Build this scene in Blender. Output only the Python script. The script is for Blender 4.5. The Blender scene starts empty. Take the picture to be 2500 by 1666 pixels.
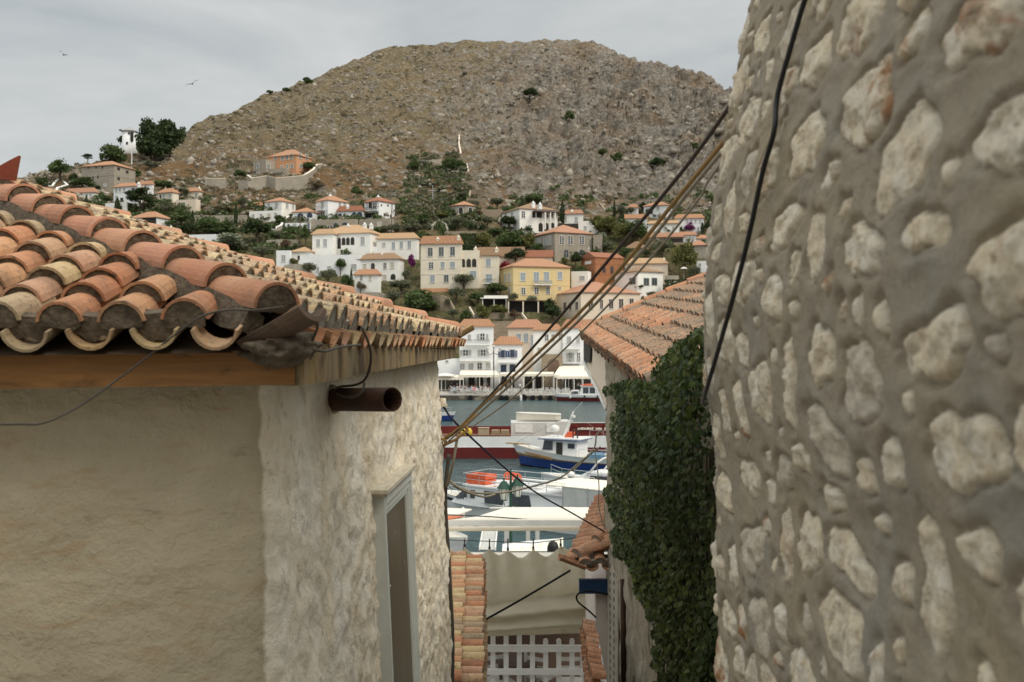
import bpy, bmesh, math, random
import numpy as np
from mathutils import Vector, Matrix, noise as mn
random.seed(7); RNG = np.random.default_rng(11)
PI = math.pi; R = math.radians
S = bpy.context.scene; C = S.collection
H = 10.2            # camera height above the water (metres)
HZ = 843.0          # horizon row in the photograph (2500 px wide)
# ---------------------------------------------------------------- camera
cd = bpy.data.cameras.new('camera'); cam = bpy.data.objects.new('camera', cd); C.objects.link(cam)
cam.location = (0, 0, H); cam.rotation_euler = (R(90), 0, 0)
cd.sensor_width = 36; cd.lens = 36; cd.shift_y = (HZ-833)/2500; cd.clip_start = .05; cd.clip_end = 6000
cd.dof.use_dof = True; cd.dof.focus_distance = 9.0; cd.dof.aperture_fstop = 5.0
S.camera = cam
# ---------------------------------------------------------------- light
S.view_settings.view_transform = 'Standard'; S.view_settings.look = 'None'
S.view_settings.gamma = 1; S.view_settings.use_curve_mapping = False
S.view_settings.exposure = 0.70
SUN_EL, SUN_AZ = R(48), R(128)      # azimuth measured from +Y clockwise towards +X
w = bpy.data.worlds.new('World'); S.world = w; w.use_nodes = True
nt = w.node_tree; nt.nodes.clear()
def wn(t, **k):
    n = nt.nodes.new(t)
    for a, b in k.items(): setattr(n, a, b)
    return n
sky = wn('ShaderNodeTexSky', sky_type='NISHITA', sun_disc=False, sun_elevation=SUN_EL, sun_rotation=SUN_AZ)
sky.air_density = 1.2; sky.dust_density = 3.0
bg1 = wn('ShaderNodeBackground'); bg1.inputs[1].default_value = .08
bg2 = wn('ShaderNodeBackground'); bg2.inputs[1].default_value = .64
tc = wn('ShaderNodeTexCoord'); mp = wn('ShaderNodeMapping'); mp.inputs['Scale'].default_value = (1.4, 1.4, 5.5)
n1 = wn('ShaderNodeTexNoise'); n1.inputs['Scale'].default_value = 2.1; n1.inputs['Detail'].default_value = 7; n1.inputs['Roughness'].default_value = .55; n1.inputs['Distortion'].default_value = .35
cr = wn('ShaderNodeValToRGB'); cr.color_ramp.elements[0].position = .30; cr.color_ramp.elements[0].color = (.485,.515,.52,1)
cr.color_ramp.elements[1].position = .7; cr.color_ramp.elements[1].color = (.79,.78,.74,1)
mx = wn('ShaderNodeMixShader'); mx.inputs[0].default_value = .86
wo = wn('ShaderNodeOutputWorld')
L = nt.links.new
L(tc.outputs['Generated'], mp.inputs[0]); L(mp.outputs[0], n1.inputs['Vector']); L(n1.outputs[0], cr.inputs[0])
sz = wn('ShaderNodeSeparateXYZ'); mr_ = wn('ShaderNodeMapRange', interpolation_type='SMOOTHSTEP')
for i_, v_ in ((1,.28),(2,.95),(3,.60),(4,1.75)): mr_.inputs[i_].default_value = v_
L(tc.outputs['Generated'], sz.inputs[0]); L(sz.outputs[2], mr_.inputs[0]); L(mr_.outputs[0], bg2.inputs[1])
L(cr.outputs[0], bg2.inputs[0]); L(sky.outputs[0], bg1.inputs[0])
L(bg1.outputs[0], mx.inputs[1]); L(bg2.outputs[0], mx.inputs[2]); L(mx.outputs[0], wo.inputs[0])
sl = bpy.data.lights.new('sun', 'SUN'); sl.energy = 1.2; sl.angle = R(22); sl.color = (1, .91, .76)
so = bpy.data.objects.new('sun', sl); C.objects.link(so)
sd = Vector((math.sin(SUN_AZ)*math.cos(SUN_EL), math.cos(SUN_AZ)*math.cos(SUN_EL), math.sin(SUN_EL)))
so.rotation_euler = sd.to_track_quat('Z', 'Y').to_euler(); so.location = (0, 0, 60)
# ---------------------------------------------------------------- helpers
def P(px, py, Y): return Vector(((px-1250)/2500*Y, Y, H-(py-HZ)/2500*Y))
def tag(o, label=None, cat=None, group=None, kind=None):
    if label: o['label'] = label
    if cat: o['category'] = cat
    if group: o['group'] = group
    if kind: o['kind'] = kind
    return o
def empty(name, loc, rz=0, label=None, cat=None, group=None):
    o = bpy.data.objects.new(name, None); C.objects.link(o); o.location = loc; o.rotation_euler = (0, 0, rz)
    o.empty_display_size = .2
    return tag(o, label, cat, group)
def npmesh(name, verts, faces, mats, parent=None, smooth=False, mi=None):
    """faces: (n,k) int array, all the same size"""
    me = bpy.data.meshes.new(name); verts = np.asarray(verts, np.float32); faces = np.asarray(faces, np.int32)
    n, k = faces.shape
    me.vertices.add(len(verts)); me.vertices.foreach_set('co', verts.ravel())
    me.loops.add(n*k); me.loops.foreach_set('vertex_index', faces.ravel())
    me.polygons.add(n); me.polygons.foreach_set('loop_start', np.arange(0, n*k, k, dtype=np.int32))
    try: me.polygons.foreach_set('loop_total', np.full(n, k, np.int32))
    except Exception: pass
    if mi is not None: me.polygons.foreach_set('material_index', np.asarray(mi, np.int32))
    me.update(calc_edges=True); me.validate()
    for m in (mats if isinstance(mats, (list, tuple)) else [mats]): me.materials.append(m)
    if smooth: me.polygons.foreach_set('use_smooth', np.ones(n, bool))
    o = bpy.data.objects.new(name, me); C.objects.link(o)
    if parent: o.parent = parent
    return o
def gridfaces(nu, nv):
    i = np.arange(nu*nv).reshape(nu, nv)
    return np.stack([i[:-1, :-1], i[1:, :-1], i[1:, 1:], i[:-1, 1:]], -1).reshape(-1, 4)
def attr(o, name, vals, dom='POINT'):
    a = o.data.attributes.new(name, 'FLOAT', dom); a.data.foreach_set('value', np.asarray(vals, np.float32).ravel())
class MB:
    def __init__(s): s.v = []; s.f = []; s.m = []
    def add(s, vs, fs, mi=0):
        b = len(s.v); s.v += [tuple(v) for v in vs]; s.f += [tuple(i+b for i in f) for f in fs]; s.m += [mi]*len(fs); return s
    def box(s, x0, x1, y0, y1, z0, z1, mi=0, M=None):
        vs = [Vector((x, y, z)) for z in (z0, z1) for y in (y0, y1) for x in (x0, x1)]
        if M is not None: vs = [M @ v for v in vs]
        return s.add(vs, [(0,2,3,1),(4,5,7,6),(0,1,5,4),(2,6,7,3),(0,4,6,2),(1,3,7,5)], mi)
    def bar(s, a, b, w, t, mi=0, up=(0,0,1)):
        a = Vector(a); b = Vector(b); d = (b-a); l = d.length; d.normalize(); u = Vector(up)
        x = d.cross(u)
        if x.length < 1e-4: x = d.cross(Vector((0,1,0)))
        x.normalize(); u = x.cross(d)
        M = Matrix((x, d, u)).transposed().to_4x4(); M.translation = a
        return s.box(-w/2, w/2, 0, l, -t/2, t/2, mi, M)
    def tube(s, pts, r, n=8, mi=0, cap=True):
        pts = [Vector(p) for p in pts]; k = len(pts); rr = r if isinstance(r, (list, tuple)) else [r]*k
        rings = []; prev = None
        for i, p in enumerate(pts):
            d = (pts[min(i+1, k-1)]-pts[max(i-1, 0)]).normalized()
            if prev is None:
                a = d.cross(Vector((0,0,1)))
                if a.length < 1e-3: a = d.cross(Vector((1,0,0)))
            else: a = prev - d*prev.dot(d)
            a.normalize(); prev = a; b = d.cross(a)
            rings.append([p+(a*math.cos(2*PI*j/n)+b*math.sin(2*PI*j/n))*rr[i] for j in range(n)])
        vs = [v for q in rings for v in q]; fs = []
        for i in range(k-1):
            for j in range(n):
                fs.append((i*n+j, i*n+(j+1)%n, (i+1)*n+(j+1)%n, (i+1)*n+j))
        if cap: fs += [tuple(range(n))[::-1], tuple((k-1)*n+j for j in range(n))]
        return s.add(vs, fs, mi)
    def lathe(s, prof, n=12, c=(0,0,0), mi=0, sy=1.0):
        vs = []; fs = []; k = len(prof)
        for r, z in prof:
            for j in range(n): vs.append((c[0]+r*math.cos(2*PI*j/n), c[1]+r*sy*math.sin(2*PI*j/n), c[2]+z))
        for i in range(k-1):
            for j in range(n): fs.append((i*n+j, i*n+(j+1)%n, (i+1)*n+(j+1)%n, (i+1)*n+j))
        fs += [tuple(range(n))[::-1], tuple((k-1)*n+j for j in range(n))]
        return s.add(vs, fs, mi)
    def prism(s, poly, d, mi=0):
        """extrude a list of 3-D points by vector d"""
        n = len(poly); d = Vector(d); vs = [Vector(p) for p in poly]+[Vector(p)+d for p in poly]
        fs = [tuple(range(n)), tuple(range(2*n-1, n-1, -1))]+[(i, i+n, (i+1)%n+n, (i+1)%n) for i in range(n)]
        return s.add(vs, fs, mi)
    def loft(s, rings, mi=0, close=True, cap=True):
        n = len(rings[0]); vs = [v for q in rings for v in q]; fs = []
        for i in range(len(rings)-1):
            for j in range(n if close else n-1):
                fs.append((i*n+j, i*n+(j+1)%n, (i+1)*n+(j+1)%n, (i+1)*n+j))
        if cap: fs += [tuple(range(n))[::-1], tuple((len(rings)-1)*n+j for j in range(n))]
        return s.add(vs, fs, mi)
    def build(s, name, mats, parent=None, smooth=False, off=None, recalc=True):
        me = bpy.data.meshes.new(name)
        vs = s.v if off is None else [(v[0]-off[0], v[1]-off[1], v[2]-off[2]) for v in s.v]
        me.from_pydata(vs, [], s.f)
        for m in (mats if isinstance(mats, (list, tuple)) else [mats]): me.materials.append(m)
        me.polygons.foreach_set('material_index', s.m)
        if recalc:
            bm = bmesh.new(); bm.from_mesh(me); bmesh.ops.recalc_face_normals(bm, faces=bm.faces[:]); bm.to_mesh(me); bm.free()
        if smooth: me.polygons.foreach_set('use_smooth', [True]*len(me.polygons))
        me.update()
        o = bpy.data.objects.new(name, me); C.objects.link(o)
        if parent: o.parent = parent
        return o
def thing1(name, mb, mats, label, cat, group=None, smooth=False):
    """a one-mesh thing whose origin sits at its base"""
    v = np.array(mb.v); off = ((v[:,0].min()+v[:,0].max())/2, (v[:,1].min()+v[:,1].max())/2, v[:,2].min())
    o = mb.build(name, mats, None, smooth, off); o.location = off
    return tag(o, label, cat, group)
def dup(o, parent=None, name=None):
    c = o.copy(); C.objects.link(c); c.parent = parent
    for ch in list(o.children): dup(ch, c)
    return c
# ---------------------------------------------------------------- materials
class NT:
    def __init__(s, name):
        s.m = bpy.data.materials.new(name); s.m.use_nodes = True; s.t = s.m.node_tree; s.t.nodes.clear()
        s.b = s.n('ShaderNodeBsdfPrincipled'); s.o = s.n('ShaderNodeOutputMaterial'); s.l(s.b.outputs[0], s.o.inputs[0])
        s.tc = s.n('ShaderNodeTexCoord')
    def n(s, t, **k):
        x = s.t.nodes.new(t)
        for a, b in k.items(): setattr(x, a, b)
        return x
    def l(s, a, b): s.t.links.new(a, b)
    def noise(s, scale, detail=4, rough=.55, dist=0, vec=None, stretch=None):
        x = s.n('ShaderNodeTexNoise'); x.inputs['Scale'].default_value = scale; x.inputs['Detail'].default_value = detail
        x.inputs['Roughness'].default_value = rough; x.inputs['Distortion'].default_value = dist
        v = vec or s.tc.outputs['Object']
        if stretch:
            m = s.n('ShaderNodeMapping'); m.inputs['Scale'].default_value = stretch; s.l(v, m.inputs[0]); v = m.outputs[0]
        s.l(v, x.inputs['Vector']); return x.outputs[0]
    def ramp(s, v, stops, interp='LINEAR'):
        x = s.n('ShaderNodeValToRGB'); e = x.color_ramp.elements; x.color_ramp.interpolation = interp
        while len(e) < len(stops): e.new(.5)
        for q, (p, c) in zip(e, stops):
            q.position = p; q.color = (c, c, c, 1) if isinstance(c, (int, float)) else (*c, 1)
        s.l(v, x.inputs[0]); return x.outputs[0]
    def mix(s, f, a, b, mode='MIX'):
        x = s.n('ShaderNodeMix', data_type='RGBA', blend_type=mode)
        for sock, v in ((x.inputs[0], f), (x.inputs[6], a), (x.inputs[7], b)):
            if hasattr(v, 'links'): s.l(v, sock)
            elif isinstance(v, (int, float)): sock.default_value = v
            else: sock.default_value = (*v, 1)
        return x.outputs[2]
    def math(s, op, a, b=None):
        x = s.n('ShaderNodeMath', operation=op)
        for i, v in enumerate((a, b)):
            if v is None: continue
            if hasattr(v, 'links'): s.l(v, x.inputs[i])
            else: x.inputs[i].default_value = v
        return x.outputs[0]
    def bump(s, h, strength=.4, dist=.02, prev=None):
        x = s.n('ShaderNodeBump'); x.inputs['Strength'].default_value = strength; x.inputs['Distance'].default_value = dist
        s.l(h, x.inputs['Height'])
        if prev is not None: s.l(prev, x.inputs['Normal'])
        s.l(x.outputs[0], s.b.inputs['Normal']); return x.outputs[0]
    def attr(s, name):
        x = s.n('ShaderNodeAttribute', attribute_name=name); return x.outputs['Fac']
    def island(s):
        return s.n('ShaderNodeNewGeometry').outputs['Random Per Island']
    def obrand(s): return s.n('ShaderNodeObjectInfo').outputs['Random']
    def col(s, v):
        if hasattr(v, 'links'): s.l(v, s.b.inputs['Base Color'])
        else: s.b.inputs['Base Color'].default_value = (*v, 1)
    def rough(s, v, spec=.3):
        s.b.inputs['Roughness'].default_value = v; s.b.inputs['Specular IOR Level'].default_value = spec
def simple(name, c, c2=None, scale=3, rough=.8, bump=0, bscale=20, bdist=.02, stretch=None, spec=.3, metal=0, wear=None):
    t = NT(name); t.rough(rough, spec); t.b.inputs['Metallic'].default_value = metal
    if c2 is None: c2 = tuple(x*.82 for x in c)
    f = t.ramp(t.noise(scale, 5, .6, .3, stretch=stretch), [(.34, 0), (.68, 1)])
    k = t.mix(f, c, c2)
    if wear: k = t.mix(t.ramp(t.noise(wear[1], 6, .65, .5, stretch=wear[3] if len(wear) > 3 else None), [(wear[2], 0), (wear[2]+.14, 1)]), k, wear[0])
    t.col(k)
    if bump: t.bump(t.noise(bscale, 5, .6, stretch=stretch), bump, bdist)
    return t.m
MT = {}
MT['white'] = simple('whitewash', (.86,.85,.80), (.78,.77,.72), .5, .85, .1, 6, wear=((.60,.57,.50), .9, .66, (1,1,.35)))
MT['white2'] = simple('whitewash_cool', (.84,.85,.85), (.76,.77,.77), .5, .85, .1, 6, wear=((.58,.57,.53), 1.1, .67, (1,1,.3)))
MT['cream'] = simple('cream_render', (.77,.70,.57), (.70,.63,.51), .5, .85, .1, 6, wear=((.55,.48,.37), .8, .64, (1,1,.35)))
MT['beige'] = simple('beige_render', (.72,.62,.50), (.66,.56,.45), .5, .85, .1, 6, wear=((.5,.42,.34), .8, .66, (1,1,.3)))
MT['yellow'] = simple('yellow_render', (.70,.56,.30), (.65,.52,.28), .5, .85, .08, 6, wear=((.56,.42,.22), .8, .66, (1,1,.3)))
MT['orange'] = simple('orange_render', (.58,.31,.17), (.53,.29,.16), .5, .85, .08, 6)
MT['rust'] = simple('rust_red_render', (.36,.165,.08), (.31,.14,.07), .6, .85, .1, 6, wear=((.24,.09,.04), 1, .62, (1,1,.3)))
def stonemat(name, a, b, mortar, scale):
    t = NT(name); t.rough(.9, .2)
    v = t.n('ShaderNodeTexVoronoi', feature='F1'); v.inputs['Scale'].default_value = scale
    m = t.n('ShaderNodeMapping'); m.inputs['Scale'].default_value = (1, 1, 1.6); t.l(t.tc.outputs['Object'], m.inputs[0]); t.l(m.outputs[0], v.inputs['Vector'])
    bw = t.n('ShaderNodeRGBToBW'); t.l(v.outputs['Color'], bw.inputs[0])
    c = t.mix(t.ramp(bw.outputs[0], [(.2,0),(.8,1)]), a, b)
    e = t.ramp(v.outputs['Distance'], [(.42, 0), (.62, 1)])
    c = t.mix(e, c, mortar); c = t.mix(t.ramp(t.noise(.35, 5), [(.4,0),(.7,.45)]), c, tuple(x*.75 for x in a))
    t.col(c); t.bump(t.math('SUBTRACT', t.noise(9, 4), e), .5, .08); return t.m
MT['stone'] = stonemat('grey_rubble_stone', (.30,.27,.22), (.42,.38,.31), (.36,.32,.26), 2.2)
MT['stone2'] = stonemat('brown_rubble_stone', (.25,.20,.14), (.38,.31,.22), (.33,.27,.20), 2.4)
def farroof(name, a, b, c):
    t = NT(name); t.rough(.85, .2)
    g = t.n('ShaderNodeNewGeometry'); sx = t.n('ShaderNodeSeparateXYZ'); so_ = t.n('ShaderNodeSeparateXYZ')
    vt = t.n('ShaderNodeVectorTransform', vector_type='NORMAL', convert_from='WORLD', convert_to='OBJECT')
    t.l(g.outputs['True Normal'], vt.inputs[0]); t.l(vt.outputs[0], sx.inputs[0]); t.l(t.tc.outputs['Object'], so_.inputs[0])
    st = t.math('GREATER_THAN', t.math('ABSOLUTE', sx.outputs[0]), t.math('ABSOLUTE', sx.outputs[1]))
    mm = t.n('ShaderNodeMix', data_type='FLOAT'); t.l(st, mm.inputs[0]); t.l(so_.outputs[0], mm.inputs[2]); t.l(so_.outputs[1], mm.inputs[3])
    wv = t.math('SINE', t.math('MULTIPLY', mm.outputs[0], 2*PI/.34))
    f = t.ramp(t.noise(1.6, 6, .7, .4), [(.32,0),(.68,1)])
    k = t.mix(f, a, b); k = t.mix(t.ramp(t.noise(5, 4, .7), [(.5,0),(.75,.7)]), k, c)
    wr = t.ramp(wv, [(0, .72), (.55, 1)])
    k = t.mix(1.0, k, wr, 'MULTIPLY'); t.col(k); t.bump(wv, .5, .06); return t.m
MT['tileO'] = farroof('orange_roof_tiles', (.52,.28,.16), (.46,.25,.15), (.33,.20,.13))
MT['tileP'] = farroof('pink_roof_tiles', (.52,.27,.17), (.46,.25,.16), (.33,.20,.13))
MT['tileY'] = farroof('pale_roof_tiles', (.58,.38,.22), (.52,.35,.21), (.40,.27,.16))
MT['tileR'] = farroof('red_roof_tiles', (.40,.17,.10), (.35,.16,.10), (.25,.12,.08))
MT['tileB'] = farroof('weathered_roof_tiles', (.38,.24,.14), (.33,.22,.14), (.22,.17,.12))
MT['glass'] = simple('window_glass', (.035,.042,.05), (.06,.07,.08), 2, .12, spec=.5)
MT['dark'] = simple('dark_opening', (.03,.027,.024), (.05,.045,.04), 2, .8)
MT['frame'] = simple('white_frame', (.80,.79,.75), None, 3, .6)
def shutter(name, c):
    t = NT(name); t.rough(.6)
    sx = t.n('ShaderNodeSeparateXYZ'); t.l(t.tc.outputs['Object'], sx.inputs[0])
    wv = t.math('SINE', t.math('MULTIPLY', sx.outputs[2], 2*PI/.12))
    t.col(t.mix(t.ramp(t.noise(1.5, 4), [(.3,0),(.7,1)]), c, tuple(x*.82 for x in c))); t.bump(wv, .6, .03); return t.m
MT['shG'] = shutter('grey_shutter', (.42,.44,.43)); MT['shB'] = shutter('blue_shutter', (.035,.075,.20))
MT['shL'] = shutter('pale_blue_shutter', (.36,.42,.46)); MT['shD'] = shutter('slate_shutter', (.13,.14,.145))
MT['shR'] = shutter('brown_shutter', (.10,.06,.05)); MT['shC'] = shutter('cream_shutter', (.60,.56,.44)); MT['shE'] = shutter('green_grey_shutter', (.20,.24,.21))
MT['iron'] = simple('dark_iron', (.03,.03,.032), (.05,.045,.04), 4, .5)
MT['grey'] = simple('grey_paint', (.45,.46,.46), None, 3, .6)
MT['pole'] = simple('weathered_pole', (.16,.12,.09), None, 4, .8)
MT['bark'] = simple('bark', (.11,.08,.055), (.06,.045,.03), 8, .9, .5, 12, stretch=(1,1,.2))
def leafmat(name, a, b, c):
    t = NT(name); t.rough(.7, .2)
    k = t.mix(t.island(), a, b); k = t.mix(t.ramp(t.noise(1.1, 3), [(.42,0),(.64,1)]), k, c)
    t.col(k); t.b.inputs['Subsurface Weight'].default_value = 0
    tr = t.n('ShaderNodeBsdfTranslucent'); ms = t.n('ShaderNodeMixShader'); ms.inputs[0].default_value = .22
    t.l(k, tr.inputs[0]); t.l(t.b.outputs[0], ms.inputs[1]); t.l(tr.outputs[0], ms.inputs[2]); t.l(ms.outputs[0], t.o.inputs[0])
    return t.m
MT['lfG'] = leafmat('green_leaves', (.055,.092,.028), (.125,.16,.06), (.06,.085,.03))
MT['lfD'] = leafmat('dark_pine_leaves', (.035,.058,.022), (.07,.095,.035), (.03,.045,.018))
MT['lfO'] = leafmat('olive_leaves', (.11,.12,.07), (.20,.205,.13), (.09,.10,.055))
MT['lfS'] = leafmat('silver_leaves', (.20,.23,.15), (.34,.36,.27), (.17,.20,.12))
MT['lfY'] = leafmat('yellow_green_leaves', (.14,.15,.04), (.20,.19,.07), (.10,.11,.04))
MT['lfP'] = leafmat('purple_flowers', (.17,.02,.13), (.26,.04,.20), (.10,.03,.08))
MT['lfM'] = leafmat('red_flowers', (.30,.03,.06), (.38,.06,.10), (.18,.04,.05))
MT['lfB'] = leafmat('dry_scrub_leaves', (.155,.125,.075), (.22,.18,.11), (.115,.105,.06))
MT['lfR'] = leafmat('rusty_scrub_leaves', (.13,.075,.05), (.19,.12,.075), (.10,.07,.045))
# ================================================================ SETTING
_py = np.array([100,250,375,440,500,560,640,725,783,900,946.]); _Y = np.array([640,510,397,340,306,284,264,249,241,229,225.])
def Yof(py): return float(np.interp(py, _py, _Y))
_cx = np.array([-800,-300,0,150,230,300,400,440,500,560,640,700,760,800,860,910,1000,1150,1350,1400,1480,1560,1600,1650,1720,1790,1900,2100,2600,3200.])
_cy = np.array([520,470,448,420,400,380,352,325,297,272,240,215,192,175,148,129,108,103,99,104,118,148,152,160,196,228,275,340,440,520.])
def crest(px): return float(np.interp(px, _cx, _cy))
def ground(px, py):
    return P(px, py, Yof(py))
MT['polew'] = simple('cream_painted_pole', (.68,.61,.48), (.60,.53,.41), 2, .5)
MT['awnw'] = simple('cream_awning', (.78,.73,.62), (.72,.67,.56), 1, .85, .05, 8, wear=((.60,.54,.43), 1.5, .66))
MT['chairw'] = simple('white_chair_paint', (.62,.61,.58), None, 4, .5)
# ================================================================ VILLAGE HOUSES
FR = {'0': (0,0,1), '1': (100,250,3.3614), '2': (600,440,4.706), '3': (980,440,4.706), '4': (1400,440,4.9), '5': (1060,740,5.3477)}
def fx(F, x): return FR[F][0]+x/FR[F][2]
def fy(F, y): return FR[F][1]+y/FR[F][2]
MT['brick'] = simple('brown_brick', (.20,.135,.095), (.12,.08,.06), 2, .9, .5, 6, .05)
WK = {  # kind -> (surround, pane, style)
 'g': ('frame','shG','s'), 'b': ('frame','shB','s'), 'l': ('frame','shL','s'), 'e': ('frame','shD','s'), 'r': ('frame','shR','s'), 'c': ('frame','shC','s'), 'n': ('frame','shE','s'),
 'w': ('frame','glass','m'), 'd': (None,'dark','d'), 'k': ('shB','glass','m'), 'a': ('frame','dark','a'), 'o': (None,'dark','a'), 'v': ('shE','glass','m'), 'B': ('shB','glass','am'), 'G': ('shG','glass','am'), 'x': ('shR','glass','am'), 'q': (None,'brick','a')}
def win_mesh(par, face, u0, u1, z0, z1, kind):
    """face: function (u, out, z) -> local point"""
    fr, pn, st = WK[kind]; wd = u1-u0
    def bx(mb, a, b, c, d, o0, o1):
        p = [face(a,o0,c), face(b,o0,c), face(b,o0,d), face(a,o0,d), face(a,o1,c), face(b,o1,c), face(b,o1,d), face(a,o1,d)]
        mb.add(p, [(0,1,2,3),(4,7,6,5),(0,4,5,1),(1,5,6,2),(2,6,7,3),(3,7,4,0)])
    def arch(a, b, c, d, n=8):
        r = (b-a)/2; cx = (a+b)/2; zz = max(c, d-r)
        return [(a, c), (b, c)]+[(cx+r*math.cos(PI*k/n), zz+min(r, d-c)*math.sin(PI*k/n)) for k in range(n+1)]
    t = .11 if wd > .7 else .07
    if st[0] == 'a':
        q = arch(u0, u1, z0, z1); mb = MB(); mb.prism([face(a, .0, b) for a, b in q], face(0, .03, 0)-face(0, 0, 0))
        root = mb.build('window' if st == 'am' else 'archway', MT[pn], par)
        if fr:
            mf = MB(); q2 = arch(u0-t, u1+t, z0-.02, z1+t)
            k = len(q); vs = [face(a, .07, b) for a, b in q]+[face(a, .07, b) for a, b in q2]+[face(a, 0, b) for a, b in q2]
            fs = []
            for i in range(1, k-1): fs += [(i, i+1, k+i+1, k+i), (k+i, k+i+1, 2*k+i+1, 2*k+i)]
            fs += [(k-1, 0, k, 2*k-1), (2*k-1, k, 2*k, 3*k-1)]
            mf.add(vs, fs)
            if st == 'am':
                m = (u0+u1)/2; bx(mf, m-.04, m+.04, z0, z1, .0, .055); bx(mf, u0, u1, (z0+z1)/2-.04, (z0+z1)/2+.04, .0, .052)
            mf.build('window_frame', MT[fr], root)
        return root
    mb = MB(); bx(mb, u0, u1, z0, z1, -.02, .03)
    root = mb.build('opening' if st == 'd' else 'window', MT[pn], par)
    if fr:
        mf = MB()
        bx(mf, u0-t, u0, z0-.02, z1+t, 0, .08); bx(mf, u1, u1+t, z0-.02, z1+t, 0, .08); bx(mf, u0, u1, z1, z1+t, 0, .08); bx(mf, u0-t-.05, u1+t+.05, z0-.11, z0-.02, 0, .14)
        m = (u0+u1)/2
        if st == 's': bx(mf, m-.025, m+.025, z0, z1, .03, .05)
        else:
            bx(mf, m-.06, m+.06, z0, z1, .03, .06)
            nz = max(2, int(round((z1-z0)/.6)))
            for i in range(1, nz): zz = z0+(z1-z0)*i/nz; bx(mf, u0, u1, zz-.03, zz+.03, .03, .055)
        mf.build('window_frame', MT[fr], root)
    return root
def pyr(mb, x0, x1, y0, y1, ze, rise, o=.35, th=.14, mi=0, gable=None):
    x0 -= o; x1 += o; y0 -= o; y1 += o; lx = x1-x0; ly = y1-y0
    if lx >= ly: i = (0 if gable else ly/2*.96); r = [(x0+i, (y0+y1)/2), (x1-i, (y0+y1)/2)]
    else: i = (0 if gable else lx/2*.96); r = [((x0+x1)/2, y0+i), ((x0+x1)/2, y1-i)]
    c = [(x0,y0),(x1,y0),(x1,y1),(x0,y1)]
    vs = [(x,y,ze-th) for x,y in c]+[(x,y,ze) for x,y in c]+[(x,y,ze+rise) for x,y in r]
    if lx >= ly: top = [(4,5,9,8),(5,6,9),(6,7,8,9),(7,4,8)]
    else: top = [(4,5,8),(5,6,9,8),(6,7,9),(7,4,8,9)]
    mb.add(vs, [(3,2,1,0),(0,1,5,4),(1,2,6,5),(2,3,7,6),(3,0,4,7)]+top, mi)
    return r
HOUSES = {}; PADS = []
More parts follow.
